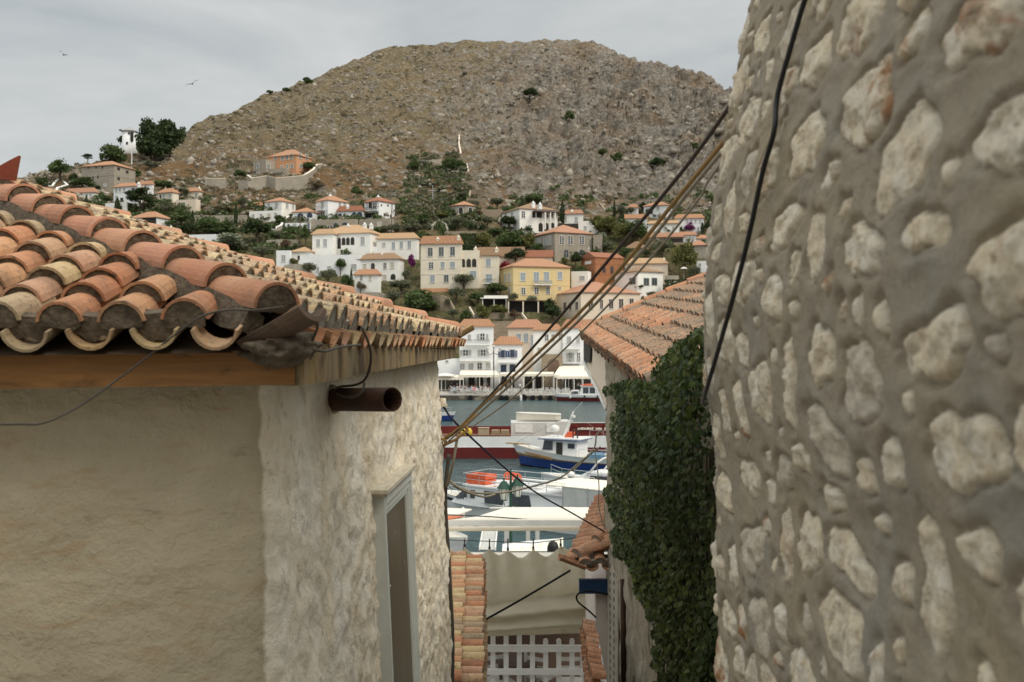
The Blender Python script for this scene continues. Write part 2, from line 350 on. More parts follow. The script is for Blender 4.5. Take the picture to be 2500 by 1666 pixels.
def house(F, xl, xc, xr, ye, yb, a=15, roof=None, wall='white', rm='tileO', wins=(), label='', Y=None, db=7, ext=4, chim=(), balc=(), name='house', cat='house', group='houses on the harbour hillside', gable=None, over=.35, parapet=0, band=None):
    X = [fx(F, q) for q in (xl, xc, xr)]; ye_, yb_ = fy(F, ye), fy(F, yb)
    Yg = Y or Yof(yb_); s = Yg/2500; a = R(a)
    g = P(X[1], yb_, Yg); zb = g.z; ze = P(0, ye_, Yg).z-zb
    wA = (X[1]-X[0])*s/math.cos(a) if X[1]-X[0] > 1 else db
    wB = (X[2]-X[1])*s/math.sin(a) if X[2]-X[1] > 1 else db
    root = empty(name, g, -a, label, cat, group)
    MBw = MB(); MBw.box(-wA, 0, 0, wB, -ext, ze)
    if parapet:
        for q in ((-wA,0,0,.25),(-wA,0,wB-.25,wB),(-wA,-wA+.25,.25,wB-.25),(-.25,0,.25,wB-.25)): MBw.box(*q, ze+.002, ze+parapet)
    if band:
        for zz in band:
            z = P(0, fy(F, zz), Yg).z-zb; MBw.box(-wA-.06, .06, -.06, -.003, z-.09, z+.09)
            MBw.box(.003, .06, .0, wB, z-.09, z+.09)
    MBw.build('wall', MT[wall], root)
    faceA = lambda u, o, z: Vector((-wA+u, -o, z)); faceB = lambda u, o, z: Vector((o, u, z))
    rf = None
    if roof is not None:
        yp = fy(F, roof); Yr = Yg+max(1.5, (wA*math.sin(a)+wB*math.cos(a))*.45)
        rise = max(.55, P(0, yp, Yr).z-zb-ze)
        mr = MB(); pyr(mr, -wA, 0, 0, wB, ze+.14, rise, over, .14, 0, gable)
        rf = mr.build('roof', MT[rm], root)
    for (cx, ct, cb) in chim:
        z1 = P(0, fy(F, ct), Yg+wB*.4).z-zb; z0 = P(0, fy(F, cb), Yg+wB*.4).z-zb-.8
        u = (fx(F, cx)-X[1])*s*(Yg+wB*.4)/Yg; lx = u*math.cos(a)-wB*.4*math.sin(a)*0; ly = wB*.4
        q = MB(); wd = .42; q.box(lx-wd, lx+wd, ly-wd, ly+wd, z0, z1-.7); q.box(lx-wd-.08, lx+wd+.08, ly-wd-.08, ly+wd+.08, z1-.69, z1-.55)
        q.add([(lx-.3,ly-.3,z1-.54),(lx+.3,ly-.3,z1-.54),(lx+.3,ly+.3,z1-.54),(lx-.3,ly+.3,z1-.54),(lx,ly,z1+.15)], [(3,2,1,0),(0,1,4),(1,2,4),(2,3,4),(3,0,4)])
        q.build('chimney', MT['white2'] if wall not in ('cream','beige') else MT['cream'], rf or root)
    for q in wins:
        x0, y0, x1, y1, k = q; m = (x0+x1)/2; X0, X1 = fx(F, x0), fx(F, x1)
        if fx(F, m) <= X[1] or X[2]-X[1] < 1:
            u0, u1 = (X0-X[0])*s/math.cos(a), (X1-X[0])*s/math.cos(a); fc = faceA; Yw = Yg+(wA-(u0+u1)/2)*math.sin(a)
        else: u0, u1 = (X0-X[1])*s/math.sin(a), (X1-X[1])*s/math.sin(a); fc = faceB; Yw = Yg+(u0+u1)/2*math.cos(a)
        z0, z1 = P(0, fy(F, y1), Yw).z-zb, P(0, fy(F, y0), Yw).z-zb
        win_mesh(root, fc, u0, u1, z0, z1, k)
    for (x0, yt, x1, ybt, m) in balc:
        X0, X1 = fx(F, x0), fx(F, x1); onA = (X0+X1)/2 <= X[1]; 
        if onA: u0, u1 = (X0-X[0])*s/math.cos(a), (X1-X[0])*s/math.cos(a); fc = faceA
        else: u0, u1 = (X0-X[1])*s/math.sin(a), (X1-X[1])*s/math.sin(a); fc = faceB
        z1, z0 = P(0, fy(F, yt), Yg).z-zb, P(0, fy(F, ybt), Yg).z-zb; q = MB()
        def bx(a_, b_, o0, o1, c_, d_, mi=0):
            p = [fc(a_,o0,c_), fc(b_,o0,c_), fc(b_,o1,c_), fc(a_,o1,c_), fc(a_,o0,d_), fc(b_,o0,d_), fc(b_,o1,d_), fc(a_,o1,d_)]
            q.add(p, [(0,3,2,1),(4,5,6,7),(0,1,5,4),(1,2,6,5),(2,3,7,6),(3,0,4,7)], mi)
        bx(u0, u1, .0, 1.0, z0-.18, z0)
        n = max(3, int((u1-u0)/(.10 if m == 'shL' else .2)))
        for i in range(n+1): u = u0+.03+(u1-u0-.06)*i/n; bx(u-.02, u+.02, .93, .97, z0, z1, 1)
        bx(u0, u1, .92, .98, z1, z1+.06, 1); bx(u0, u0+.05, .0, .92, z1, z1+.06, 1); bx(u1-.05, u1, .0, .92, z1, z1+.06, 1)
        for u in (u0+.3, (u0+u1)/2, u1-.3): bx(u-.05, u+.05, .0, .8, z0-.42, z0-.185)
        q.build('balcony', [MT['white2'], MT[m]], root)
    ca, sa = math.cos(a), math.sin(a); cx_, cy_ = -wA/2, wB/2
    PADS.append((g.x+cx_*ca+cy_*sa, g.y-cx_*sa+cy_*ca, a, wA/2, wB/2, zb))
    HOUSES[label] = (root, wA, wB, ze)
    return root
def part_box(root, name, x0, x1, y0, y1, z0, z1, m):
    q = MB(); q.box(x0, x1, y0, y1, z0, z1); return q.build(name, MT[m], root)
def pergola(root, x0, x1, y0, y1, z, posts, m='shR', pm='frame', h=2.4):
    q = MB(); q.box(x0, x1, y0, y1, z, z+.16); n = int((x1-x0)/.5)
    for i in range(n): q.box(x0+.5*i, x0+.5*i+.1, y0-.1, y1, z+.16, z+.26)
    r = q.build('pergola', MT[m], root)
    for p in posts: part = MB(); part.box(p-.13, p+.13, y0+.05, y0+.31, z-h, z-.003); part.build('post', MT[pm], r)
h = house
# ---- hill crest, left
h('1',290,600,682,515,735,18,485,'stone','tileO',[(395,605,408,630,'d'),(440,600,455,625,'d'),(505,668,523,693,'g'),(350,525,362,545,'d'),(425,528,437,545,'d'),(485,522,497,545,'d'),(612,535,622,560,'d'),(645,560,655,585,'d'),(612,615,622,640,'d')],'tall grey stone mansion below the white windmill',band=(598,))
h('1',568,770,800,690,850,20,664,'white2','tileO',[(585,705,605,740,'g'),(620,703,640,735,'g'),(660,703,678,733,'g'),(735,702,752,735,'g'),(585,768,607,810,'g'),(632,785,660,815,'d')],'white two storey house below the grey mansion, single chimney on its right',chim=((780,655,700),))
h('1',792,912,916,675,790,10,652,'white2','tileO',[(848,682,866,712,'g'),(805,690,818,715,'g')],'small white house tucked behind the right side of a two storey white house',chim=((906,658,690),))
h('1',622,770,815,740,810,22,716,'white2','tileO',[],'low white house with a gabled orange roof in front of the two storey white house')
h('1',500,690,700,820,925,20,None,'white','tileO',[(540,875,565,905,'l'),(640,850,660,880,'d')],'white flat roofed block just above the red ridge tiles')
h('1',148,440,452,740,800,15,707,'white','tileP',[(215,750,232,785,'d'),(295,752,320,788,'d'),(360,755,378,788,'g'),(395,752,410,785,'g')],'low white house with a broad pale roof at the left end of the hill')
h('1',935,1080,1110,740,850,25,710,'cream','tileO',[(985,755,1005,785,'g'),(1045,755,1065,790,'g'),(955,760,970,790,'d')],'cream house with corner veranda beside the dark pine',chim=())
h('1',1085,1300,1312,732,800,14,706,'cream','tileO',[(1105,745,1125,775,'n'),(1170,745,1190,775,'n'),(1265,748,1282,780,'n')],'long cream house with one chimney at its right end',chim=((1287,692,722),))
h('1',1088,1270,1290,795,900,18,None,'beige','tileO',[(1150,822,1175,862,'n'),(1112,825,1128,865,'d')],'roofless beige ruin beside the rock face')
h('1',690,950,1020,945,1028,20,900,'white2','tileO',[(755,968,790,1000,'n'),(810,948,945,1005,'d'),(985,972,1000,1010,'g')],'white house with a wide dark veranda peeping over the red ridge tiles')
h('1',960,1090,1122,1062,1110,20,1028,'white2','tileP',[],'pink roofed white house mostly hidden behind the ridge tiles',chim=((1030,1010,1050),))
h('1',1182,1430,1455,1092,1180,12,None,'white2','tileO',[(1278,1122,1300,1158,'g'),(1312,1120,1334,1158,'g'),(1215,1128,1235,1165,'g')],'white flat roofed house beside the silvery tree',parapet=.3)
# windmill
g = P(fx('1',728), fy('1',400), 393); s = 393/2500
wm = empty('windmill', g, 0, 'round white windmill tower with a grey conical cap on the hill crest', 'windmill')
rb = 60/3.3614*s; hh = (400-243)/3.3614*s
q = MB(); q.lathe([(rb*1.02,-3),(rb*.99,0),(rb*.93,hh)], 28); q.build('tower', MT['white2'], wm, True)
q = MB(); q.lathe([(rb*1.12,hh-.05),(rb*1.1,hh+.15),(rb*.55,hh+1.0),(.05,hh+2.0)], 28); q.build('cap', simple('grey_thatch', (.36,.36,.34), (.28,.28,.27), 2, .9, .4, 3), wm)
q = MB(); q.box(rb*.45, rb*.75, -rb*.95, -rb*.5, hh-4.0, hh-.6); q.build('opening', MT['dark'], wm)
q = MB(); q.box(-.3, .4, -rb*1.03, -rb*.9, 2, 3); q.box(.4, 1.0, -rb*1.0, -rb*.85, 6, 6.7); q.build('window', MT['dark'], wm)
q = MB(); q.tube([(-rb*1.0,-.5,hh+.6),(-rb*1.35,-.8,hh+.5)], .35, 8); q.build('axle', MT['pole'], wm)
h('1',612,785,800,362,410,12,None,'white2','tileO',[(640,372,655,392,'d'),(705,368,720,388,'d')],'white platform block at the foot of the windmill',parapet=.5,db=10)
# orange house
h('1',1845,2095,2182,432,610,24,390,'orange','tileO',[(1893,445,1915,472,'n'),(1958,435,1980,475,'n'),(2000,430,2022,470,'n'),(2042,423,2064,465,'n'),(1955,520,1973,545,'n'),(2005,512,2024,542,'n'),(2045,508,2066,540,'n'),(2110,420,2125,462,'n'),(2147,430,2162,468,'n'),(2113,508,2127,540,'n')],'three storey orange house standing alone on the hillside')
h('1',1720,1845,1945,474,612,32,None,'stone','tileO',[(1757,505,1778,543,'n'),(1760,578,1783,606,'n'),(1852,505,1869,540,'n'),(1912,518,1927,545,'n')],'grey stone block built against the left side of the orange house',parapet=.25)
h('1',1848,2015,2060,546,616,16,None,'stone','tileO',[(1950,575,1975,612,'n'),(1868,580,1885,606,'n')],'low grey stone annex in front of the orange house',parapet=.2)
# ---- second row, left (frame 2)
h('2',185,412,526,242,420,28,202,'white','tileO',[(228,272,260,328,'g'),(330,262,363,318,'g'),(445,268,466,325,'g'),(498,275,512,330,'g')],'white hillside house with orange hip roof and two shuttered windows, left of the terraces',ext=3)
h('2',15,408,420,347,482,14,None,'white','tileO',[(50,395,80,437,'g'),(147,390,178,433,'g'),(328,378,357,420,'g'),(240,385,275,420,'c')],'white flat roofed lower storey projecting from the hip roofed hillside house',db=6)
h('2',62,183,190,295,345,14,262,'white','tileO',[(68,305,118,340,'d'),(132,302,160,335,'d'),(166,300,184,333,'d')],'small tiled porch on the flat roof of the left hillside house',db=3,ext=1)
h('2',532,772,776,368,470,10,322,'white2','tileO',[(590,385,655,440,'B'),(706,378,762,432,'B')],'low white wing with blue arched doors left of the white tower house')
h('2',775,945,1140,232,445,42,182,'white2','tileO',[(848,246,888,338,'g'),(845,365,901,418,'w'),(1047,258,1069,318,'g'),(1094,262,1116,322,'g')],'tall white house with grey balcony and one pointed chimney, between blue shuttered wings',balc=((812,292,915,335,'grey'),),chim=((800,152,212),),ext=3)
h('2',1046,1345,1352,356,445,10,302,'white2','tileR',[(1058,392,1091,442,'k'),(1222,374,1266,405,'B'),(1280,372,1338,428,'B'),(1118,390,1132,410,'k')],'low white house with dark red roof and blue windows',chim=((1160,282,350),))
rh = h('2',1342,1530,1688,242,440,36,196,'white2','tileR',[(1400,258,1440,325,'d'),(1452,262,1490,328,'w'),(1355,378,1520,432,'d'),(1548,280,1560,302,'d'),(1612,280,1626,305,'d'),(1650,265,1666,328,'g'),(1577,380,1591,420,'d'),(1605,375,1620,415,'d'),(1638,400,1652,430,'d')],'white red roofed house with a dark railed veranda at the terrace end',chim=((1390,165,215),),balc=((1345,308,1528,345,'iron'),))
_,wA,wB,ze = HOUSES['white red roofed house with a dark railed veranda at the terrace end']
q = MB()
for i in range(4): q.box(-wA+.1+i*(wA-.3)/3, -wA+.22+i*(wA-.3)/3, -.98, -.86, ze-4.0, ze)
q.build('veranda_posts', MT['iron'], rh)
h('2',720,1280,1285,448,590,8,None,'stone','tileO',[(1008,498,1050,545,'B'),(1105,490,1165,517,'B'),(935,520,950,560,'a'),(965,515,982,558,'a'),(905,522,918,560,'a')],'long grey stone terrace wall with arched windows under the tower house',name='terrace_wall',cat='terrace')
h('2',1282,1650,1690,440,585,18,None,'stone','tileO',[(1510,485,1552,530,'c')],'grey stone terrace base under the red roofed veranda house',name='terrace_wall',cat='terrace')
h('2',440,735,745,490,572,8,None,'white2','tileO',[(475,505,497,565,'b'),(540,500,556,565,'g'),(562,500,578,565,'g'),(710,490,735,560,'b')],'low white cottage with blue door under the blue arched wing',db=4)
# mansion
h('2',750,1430,1592,608,890,16,517,'white','tileY',[(1318,655,1361,742,'g'),(850,835,888,882,'g'),(1075,828,1152,866,'g'),(1036,662,1076,790,'o'),(1087,662,1131,748,'o'),(1140,660,1183,747,'o'),(1194,657,1239,746,'o'),(1162,822,1180,860,'d')],'great white mansion with pale roof and a loggia of dark arches',chim=((1037,490,560),(1253,482,590),(1337,490,530)),ext=4)
h('2',752,1008,1030,622,890,14,566,'white','tileY',[(803,683,844,767,'g'),(887,680,929,763,'g')],'white projecting left wing of the great mansion under its own pale hip roof',db=6)
rw = h('2',1492,1968,1985,672,900,10,612,'white','tileY',[(1562,722,1596,762,'g'),(1675,715,1709,792,'l'),(1768,708,1801,785,'l'),(1860,703,1896,782,'l'),(1430,826,1462,852,'w')],'white wing with pale roof and pale blue shutters right of the great mansion')
h('2',345,508,515,808,985,8,None,'white2','tileO',[(410,865,454,937,'g')],'white flat roofed annex with one grey window at the left of the great mansion')
h('2',510,752,756,826,905,8,775,'white','tileY',[(592,868,618,915,'d'),(690,862,712,895,'d')],'low white tiled kitchen wing between the flat annex and the great mansion')
h('2',605,1322,1326,872,1090,6,None,'white2','tileO',[(805,1000,832,1052,'g'),(930,992,975,1015,'g'),(1210,968,1270,1030,'g')],'long white terrace wall below the great mansion',name='terrace_wall',cat='terrace',db=5,parapet=.3)
h('2',1325,1620,1624,765,870,6,None,'white2','tileO',[(1430,825,1462,850,'w'),(1570,825,1600,845,'w')],'white garden wall block between the great mansion and its right wing',db=3)
h('2',1265,1755,1800,908,1150,14,843,'white','tileB',[(1335,965,1371,1028,'c'),(1433,958,1468,1023,'x'),(1578,952,1613,1018,'w'),(1660,945,1701,1010,'c'),(1575,1090,1612,1147,'c'),(1662,1078,1720,1145,'o')],'white house with weathered roof and small arched doorway below the great mansion',chim=((1522,835,880),),ext=9)
h('2',1240,1530,1545,1090,1290,10,1030,'white','tileO',[(1310,1100,1336,1152,'w'),(1412,1098,1441,1150,'c')],'small white front block with pyramid roof before the weathered roof house',db=5)
# ---- centre (frame 3)
h('3',215,690,696,732,1240,8,648,'cream','tileO',[(300,778,355,876,'e'),(428,772,484,874,'e'),(560,768,614,869,'e'),(313,945,362,1017,'w'),(452,942,492,1013,'l'),(562,940,612,1008,'l'),(327,1092,378,1174,'l'),(488,1088,541,1172,'e')],'three storey cream house with slate shutters and an orange hip roof',chim=((410,648,715),(655,630,700)),band=(908,1078),db=8)
h('3',660,892,896,830,1230,6,None,'cream','tileO',[(684,905,731,1002,'o'),(747,905,798,1002,'o'),(811,903,861,1000,'o'),(790,1046,858,1120,'l')],'cream link building with three dark arches between two cream houses',parapet=.5,db=5)
h('3',866,1118,1124,868,1215,8,793,'cream','tileB',[(972,905,1024,990,'l'),(972,1084,1040,1180,'l')],'cream house with weathered pyramid roof and a balcony over the garden',chim=((845,755,830),(1092,765,845)),balc=((945,1140,1080,1185,'iron'),),db=7)
h('3',890,1400,1408,880,960,6,775,'cream','tileB',[],'long low cream building with weathered roof behind the cream houses',gable=1)
h('3',1410,1730,1740,888,960,8,812,'beige','tileR',[],'low beige building with red roof behind the yellow house',gable=1)
yh = h('3',1132,1285,1950,992,1395,72,905,'yellow','tileO',[(1183,1075,1202,1167,'g'),(1230,1070,1252,1167,'g'),(1238,1240,1254,1300,'g'),(1367,1065,1425,1157,'l'),(1523,1060,1581,1162,'l'),(1642,1058,1700,1157,'l'),(1803,1053,1856,1143,'l'),(1380,1237,1423,1314,'w'),(1533,1235,1576,1310,'w'),(1668,1232,1709,1307,'w'),(1815,1228,1841,1256,'w')],'yellow two storey house with pale blue shutters and a long balcony',balc=((1520,1150,1724,1195,'shL'),),band=(1200,))
h('3',1955,2140,2190,1060,1215,20,None,'white','tileO',[(2050,1105,2104,1152,'g')],'white stepped flat roofed house between the yellow house and the red church',parapet=.3)
h('3',1525,1762,2205,600,905,64,520,'stone','tileP',[(1575,675,1605,732,'g'),(1640,662,1672,752,'g'),(1688,648,1721,746,'g'),(1817,645,1871,738,'w'),(1918,645,1973,738,'w'),(2055,645,2109,738,'w'),(1868,797,1922,887,'G'),(2052,797,2106,862,'G')],'grey stone mansion with white framed windows and a pink hip roof')
h('3',2205,2305,2312,628,840,12,None,'stone','tileO',[(2215,790,2282,838,'o')],'narrow grey stone annex with an arch at the right of the stone mansion')
wv = h('3',1152,1358,1802,328,605,66,270,'white','tileB',[(1185,380,1210,415,'g'),(1258,368,1283,422,'g'),(1382,360,1419,433,'w'),(1505,362,1541,433,'d'),(1555,365,1618,433,'d'),(1675,395,1692,430,'d'),(1728,370,1745,430,'d'),(1457,520,1492,580,'n'),(1578,492,1628,592,'o'),(1646,492,1697,586,'o'),(1720,490,1768,552,'o')],'white arcaded villa with three arches and a dark pergola roof',chim=((1247,250,330),(1655,300,340),(1692,288,335)))
_,wA,wB,ze = HOUSES['white arcaded villa with three arches and a dark pergola roof']
q = MB(); q.box(.0, 1.6, wB*.33, wB*1.03, ze-.75, ze-.5); pg = q.build('pergola', MT['shR'], wv)
q = MB(); [q.box(1.25, 1.55, wB*f, wB*f+.3, ze-5.5, ze-.76) for f in (.6,.74,.86)]; q.build('pillars', MT['white'], wv)
h('3',1875,2085,2092,388,500,10,350,'white','tileP',[(1995,425,2026,477,'g'),(1880,420,1900,470,'g')],'small white house with pink roof beside the cypress at the right of the villa',chim=((1957,335,365),))
h('3',2035,2185,2192,485,610,10,None,'white','tileO',[(2100,530,2126,572,'g')],'white terrace block with round stepped parapet below the small pink roofed house',parapet=.4)
q = MB(); g = P(fx('3',2185), fy('3',600), Yof(fy('3',605))-.6); pts = [(0,0)]+[(k/10*9, 9.0*math.cos(k/10*PI/2)**.8) for k in range(11)]
q.prism([Vector((u*.27, 0, z*.27-.4)) for u, z in pts], (0,1.2,0)); o = q.build('curved_wall', MT['white']); o.location = g; tag(o, 'white curved buttress wall sweeping down beside the stepped terrace', 'wall')
h('3',1812,2030,2034,500,560,5,None,'dark','tileO',[],'dark pergola shelter in front of the small pink roofed house',db=3,name='pergola_shelter',cat='pergola')
# octagonal pavilion
Y = 290; s = Y/2500; g = P(fx('3',718), fy('3',415), Y+8); oc = empty('pavilion', g, R(11), 'octagonal grey stone pavilion with round arches and an orange roof', 'pavilion'); r = 152/4.706*s*1.04; hz = 108/4.706*s
q = MB(); q.lathe([(r,-3),(r,hz)], 8); q.build('wall', MT['stone'], oc)
q = MB(); q.lathe([(r*1.08,hz),(r*1.08,hz+.15),(.05,hz+1.7)], 8); q.build('roof', MT['tileO'], oc)
for k in range(8):
    a0 = 2*PI*k/8; a1 = 2*PI*(k+1)/8; p0 = Vector((r*math.cos(a0), r*math.sin(a0), 0)); p1 = Vector((r*math.cos(a1), r*math.sin(a1), 0)); e = (p1-p0).normalized(); nn = Vector((e.y, -e.x, 0)); l = (p1-p0).length
    win_mesh(oc, lambda u, o_, z: p0+e*u+nn*o_+Vector((0,0,z)), l/2-.62, l/2+.62, .25, 2.15, 'a')
# church
ch = h('4',112,262,618,925,1180,62,872,'rust','tileR',[(355,1045,386,1107,'x'),(455,1035,486,1117,'x'),(555,1045,586,1092,'x')],'rust red church with arched windows and a small cross on its gable',gable=1,name='church',cat='church',group=None,band=(1000,1120),over=.2)
_,wA,wB,ze = HOUSES['rust red church with arched windows and a small cross on its gable']
q = MB(); q.prism([(-wA,-.02,ze+.1),(0,-.02,ze+.1),(-wA/2,-.02,ze+1.5)], (0,.25,0)); q.build('gable', MT['rust'], ch)
q = MB(); q.box(-wA*.72,-wA*.28,-.1,0,ze-1.5,ze-.75); q.build('panel', MT['frame'], ch)
q = MB(); q.tube([(-wA/2,-.12,ze+.35),(-wA/2,.0,ze+.35)], .3, 14); q.build('oculus', MT['frame'], ch)
q = MB(); q.box(-wA/2-.07,-wA/2+.07,.1,.24,ze+1.4,ze+2.9); q.box(-wA/2-.5,-wA/2-.072,.1,.24,ze+2.3,ze+2.45); q.box(-wA/2+.072,-wA/2+.5,.1,.24,ze+2.3,ze+2.45); q.build('cross', MT['frame'], ch)
h('4',625,1130,1150,1000,1120,8,938,'beige','tileY',[],'long beige house with pale roof behind the green shuttered white house',chim=((1085,925,985),))
h('4',535,768,1098,1095,1345,60,1045,'white','tileB',[(690,1175,746,1242,'v'),(850,1178,911,1255,'v'),(955,1175,1016,1252,'v')],'white house with green shutters and weathered roof')
h('3',1725,2062,2785,1290,1650,66,1172,'beige','tileP',[(1795,1410,1823,1497,'r'),(1885,1405,1913,1492,'r'),(1945,1405,1970,1492,'r'),(2008,1400,2036,1487,'r'),(2152,1382,2205,1482,'r'),(2290,1376,2325,1480,'r'),(2398,1370,2450,1476,'r'),(2520,1366,2573,1472,'r'),(2650,1362,2700,1466,'r')],'large beige house with brown shutters and a broad pink roof',ext=6)
# ---- upper right (frame 4)
h('4',860,1110,1205,300,470,30,266,'white2','tileO',[(1003,315,1033,355,'g'),(1112,315,1130,355,'g'),(1170,322,1186,360,'g'),(968,410,1000,450,'l')],'white house with orange roof highest at the right end of the village')
h('4',658,770,782,330,450,15,296,'white2','tileP',[(735,345,752,375,'g')],'small white house with pink roof left of the highest right hand house')
h('4',628,880,888,460,560,10,415,'white2','tileO',[(845,500,862,535,'g')],'white gabled cottage half hidden by dark trees',gable=1)
h('4',895,1265,1275,520,640,10,488,'white','tileY',[(1085,550,1110,590,'g'),(1275,560,1290,600,'g'),(1190,555,1205,595,'g')],'long low white house with pale roof behind the ropes')
h('4',1222,1560,1568,458,620,8,415,'white2','tileO',[(1350,475,1372,505,'g'),(1403,475,1424,503,'g'),(1455,477,1473,505,'g'),(1508,480,1528,510,'g'),(1485,560,1503,605,'g'),(1275,560,1293,605,'g')],'long white two storey house behind the purple bougainvillea')
h('4',905,1310,1322,683,770,10,635,'stone2','tileP',[(1000,685,1022,718,'c'),(1095,690,1112,725,'d'),(1150,700,1310,745,'d')],'brown stone house with pink roof below the long white houses')
h('4',1255,1470,1482,660,760,12,624,'white2','tileP',[(1350,685,1366,715,'g'),(1388,683,1404,713,'g'),(1428,683,1444,715,'g')],'small white house with pink roof below the bougainvillea')
h('4',1475,1640,1660,702,770,12,662,'white2','tileO',[(1575,712,1598,740,'l')],'low white house with orange roof beside the stone tower')
h('4',1388,1590,1650,780,920,20,728,'stone','tileP',[],'grey stone house with pink roof beside the stone tower')
h('4',632,820,910,815,860,30,738,'stone2','tileB',[],'brown cottage roof sunk among olive trees behind the ropes')
h('4',1480,1620,1660,965,1090,15,None,'white2','tileO',[(1505,1000,1530,1050,'g')],'white flat roofed house seen beside the edge of the stone tower')
h('4',845,1010,1140,1470,1620,30,1395,'white','tileP',[(935,1460,952,1500,'d'),(960,1460,990,1500,'r')],'low white house with pink roof just above the orange tiles on the right')
h('4',1120,1290,1400,1195,1260,15,None,'cream','tileO',[],'low cream garden wall block below the white parasol',db=4)
# ---- waterfront (frame 5)
wf = dict(group='houses along the waterfront', ext=2)
h('5',330,768,774,312,1126,3,218,'white2','tileO',[(603,400,656,482,'w'),(560,408,588,482,'g'),(678,408,706,482,'g'),(440,415,478,482,'g'),(378,615,440,690,'w'),(338,618,370,690,'g'),(448,618,484,690,'g'),(611,612,669,690,'w'),(570,614,602,690,'g'),(676,614,708,690,'g'),(337,795,396,870,'g'),(450,790,511,868,'g'),(566,783,622,863,'w'),(678,782,735,856,'g')],'white three storey waterfront house with two grey balconies',Y=214,balc=((400,482,727,540,'shD'),(335,690,735,745,'shG')),chim=(),db=9,**wf)
h('5',-330,330,338,745,1126,3,None,'white2','tileO',[(-200,780,-150,840,'g'),(150,752,185,770,'b')],'low white waterfront block left of the balconied house',Y=215,db=8,parapet=.3,**wf)
h('5',778,1142,1150,548,1126,3,445,'white2','tileO',[(835,628,862,716,'b'),(865,622,926,716,'k'),(930,624,984,714,'b'),(988,618,1050,714,'k'),(1053,622,1085,714,'b'),(876,812,936,895,'k'),(992,810,1052,890,'k')],'narrow white waterfront house with blue shutters and orange roof',Y=214,balc=((840,716,1086,768,'frame'),),db=9,**wf)
h('5',965,1430,1450,328,1000,6,222,'beige','tileP',[(1075,402,1133,503,'l'),(1172,400,1229,507,'l'),(1262,420,1292,560,'l')],'grey beige house with pale pink hip roof behind the blue shuttered house',Y=226,group='houses along the waterfront',db=9)
h('5',1295,1668,1674,360,1126,3,282,'white','tileO',[(1450,412,1491,492,'w'),(1632,408,1665,462,'w'),(1355,585,1392,650,'g'),(1535,410,1570,490,'w')],'white waterfront house with a brown stone arch at its foot',Y=217,db=8,**wf)
h('5',1676,2380,2386,332,1126,3,222,'white2','tileP',[(1738,440,1786,522,'g'),(1860,438,1900,520,'g'),(2030,436,2070,520,'g'),(2160,436,2200,520,'g'),(1757,650,1797,770,'w'),(1868,650,1905,765,'w'),(1800,655,1828,765,'g'),(1728,655,1754,765,'g')],'long white waterfront house with grey balconies beside the orange tiled eave',Y=216,balc=((1680,530,1905,592,'grey'),(1690,722,1910,780,'grey')),db=9,**wf)
# ruined arch
g = P(fx('5',1540), 947, 214.2); s = 214.2/2500
rr = empty('ruined_arch', g, 0, 'brown stone ruin with a broken arch between two white waterfront houses', 'ruin')
wd = 270/5.35*s; hh = (960-520)/5.35*s; q = MB()
q.box(-wd/2, wd/2, .3, 2.2, 0, hh*.995); q.build('wall', MT['stone2'], rr)
win_mesh(rr, lambda u, o_, z: Vector((u, .3-o_, z)), -1.0, 1.6, hh*.38, hh*.86, 'q')
# garden arbour and shelters
g = ground(fx('3',1490), fy('3',1500)); PADS.append((g.x, g.y, 0, 6.2, 2.4, g.z)); ab = empty('garden_arbour', g, 0, 'dark shaded arbour with pale posts below the yellow house', 'arbour'); s = g.y/2500
mb = MB(); mb.box(-5.5*.98,5.5,1.2,1.4,-1,2.2); mb.build('back_screen', MT['dark'], ab); mb = MB(); mb.box(-5.8,5.8,-.9,1.6,2.25,2.42); mb.build('roof', MT['shR'], ab)
for x in (-5.4,-1.9,1.7,5.4): mb = MB(); mb.box(x-.16,x+.16,-.8,-.5,-1,2.245); mb.build('post', MT['cream'], ab)
g = ground(fx('3',1080), fy('3',1450)); PADS.append((g.x, g.y, 0, 4.0, 3.0, g.z)); ab = empty('garden_shelter', g-Vector((0,.8,0)), 0, 'white flat roofed garden shelter with an open dark front below the cream house', 'shelter')
mb = MB(); mb.box(-3.2,2.8,1.8,2.0,-1,1.7); mb.build('back_wall', MT['dark'], ab); mb = MB(); mb.box(-3.6,3.0,-1.4,2.4,1.75,1.95); mb.box(-2.7,3.0,-1.2,2.3,1.953,2.5); mb.build('roof', MT['white'], ab)
for x in (-3.0,-.3,2.6): mb = MB(); mb.box(x-.1,x+.1,-1.1,-.9,-1,1.745); mb.build('post', MT['frame'], ab)
def rockiness(px, py):
    """0 grassy .. 1 bare crag, over the slope"""
    a = np.interp(px, [700, 1000, 1200, 1350, 1900], [.26, .32, .6, .95, 1.0])
    return a*np.interp(py, [110, 170, 230, 480, 560], [.55, .9, 1, .75, 0.0])
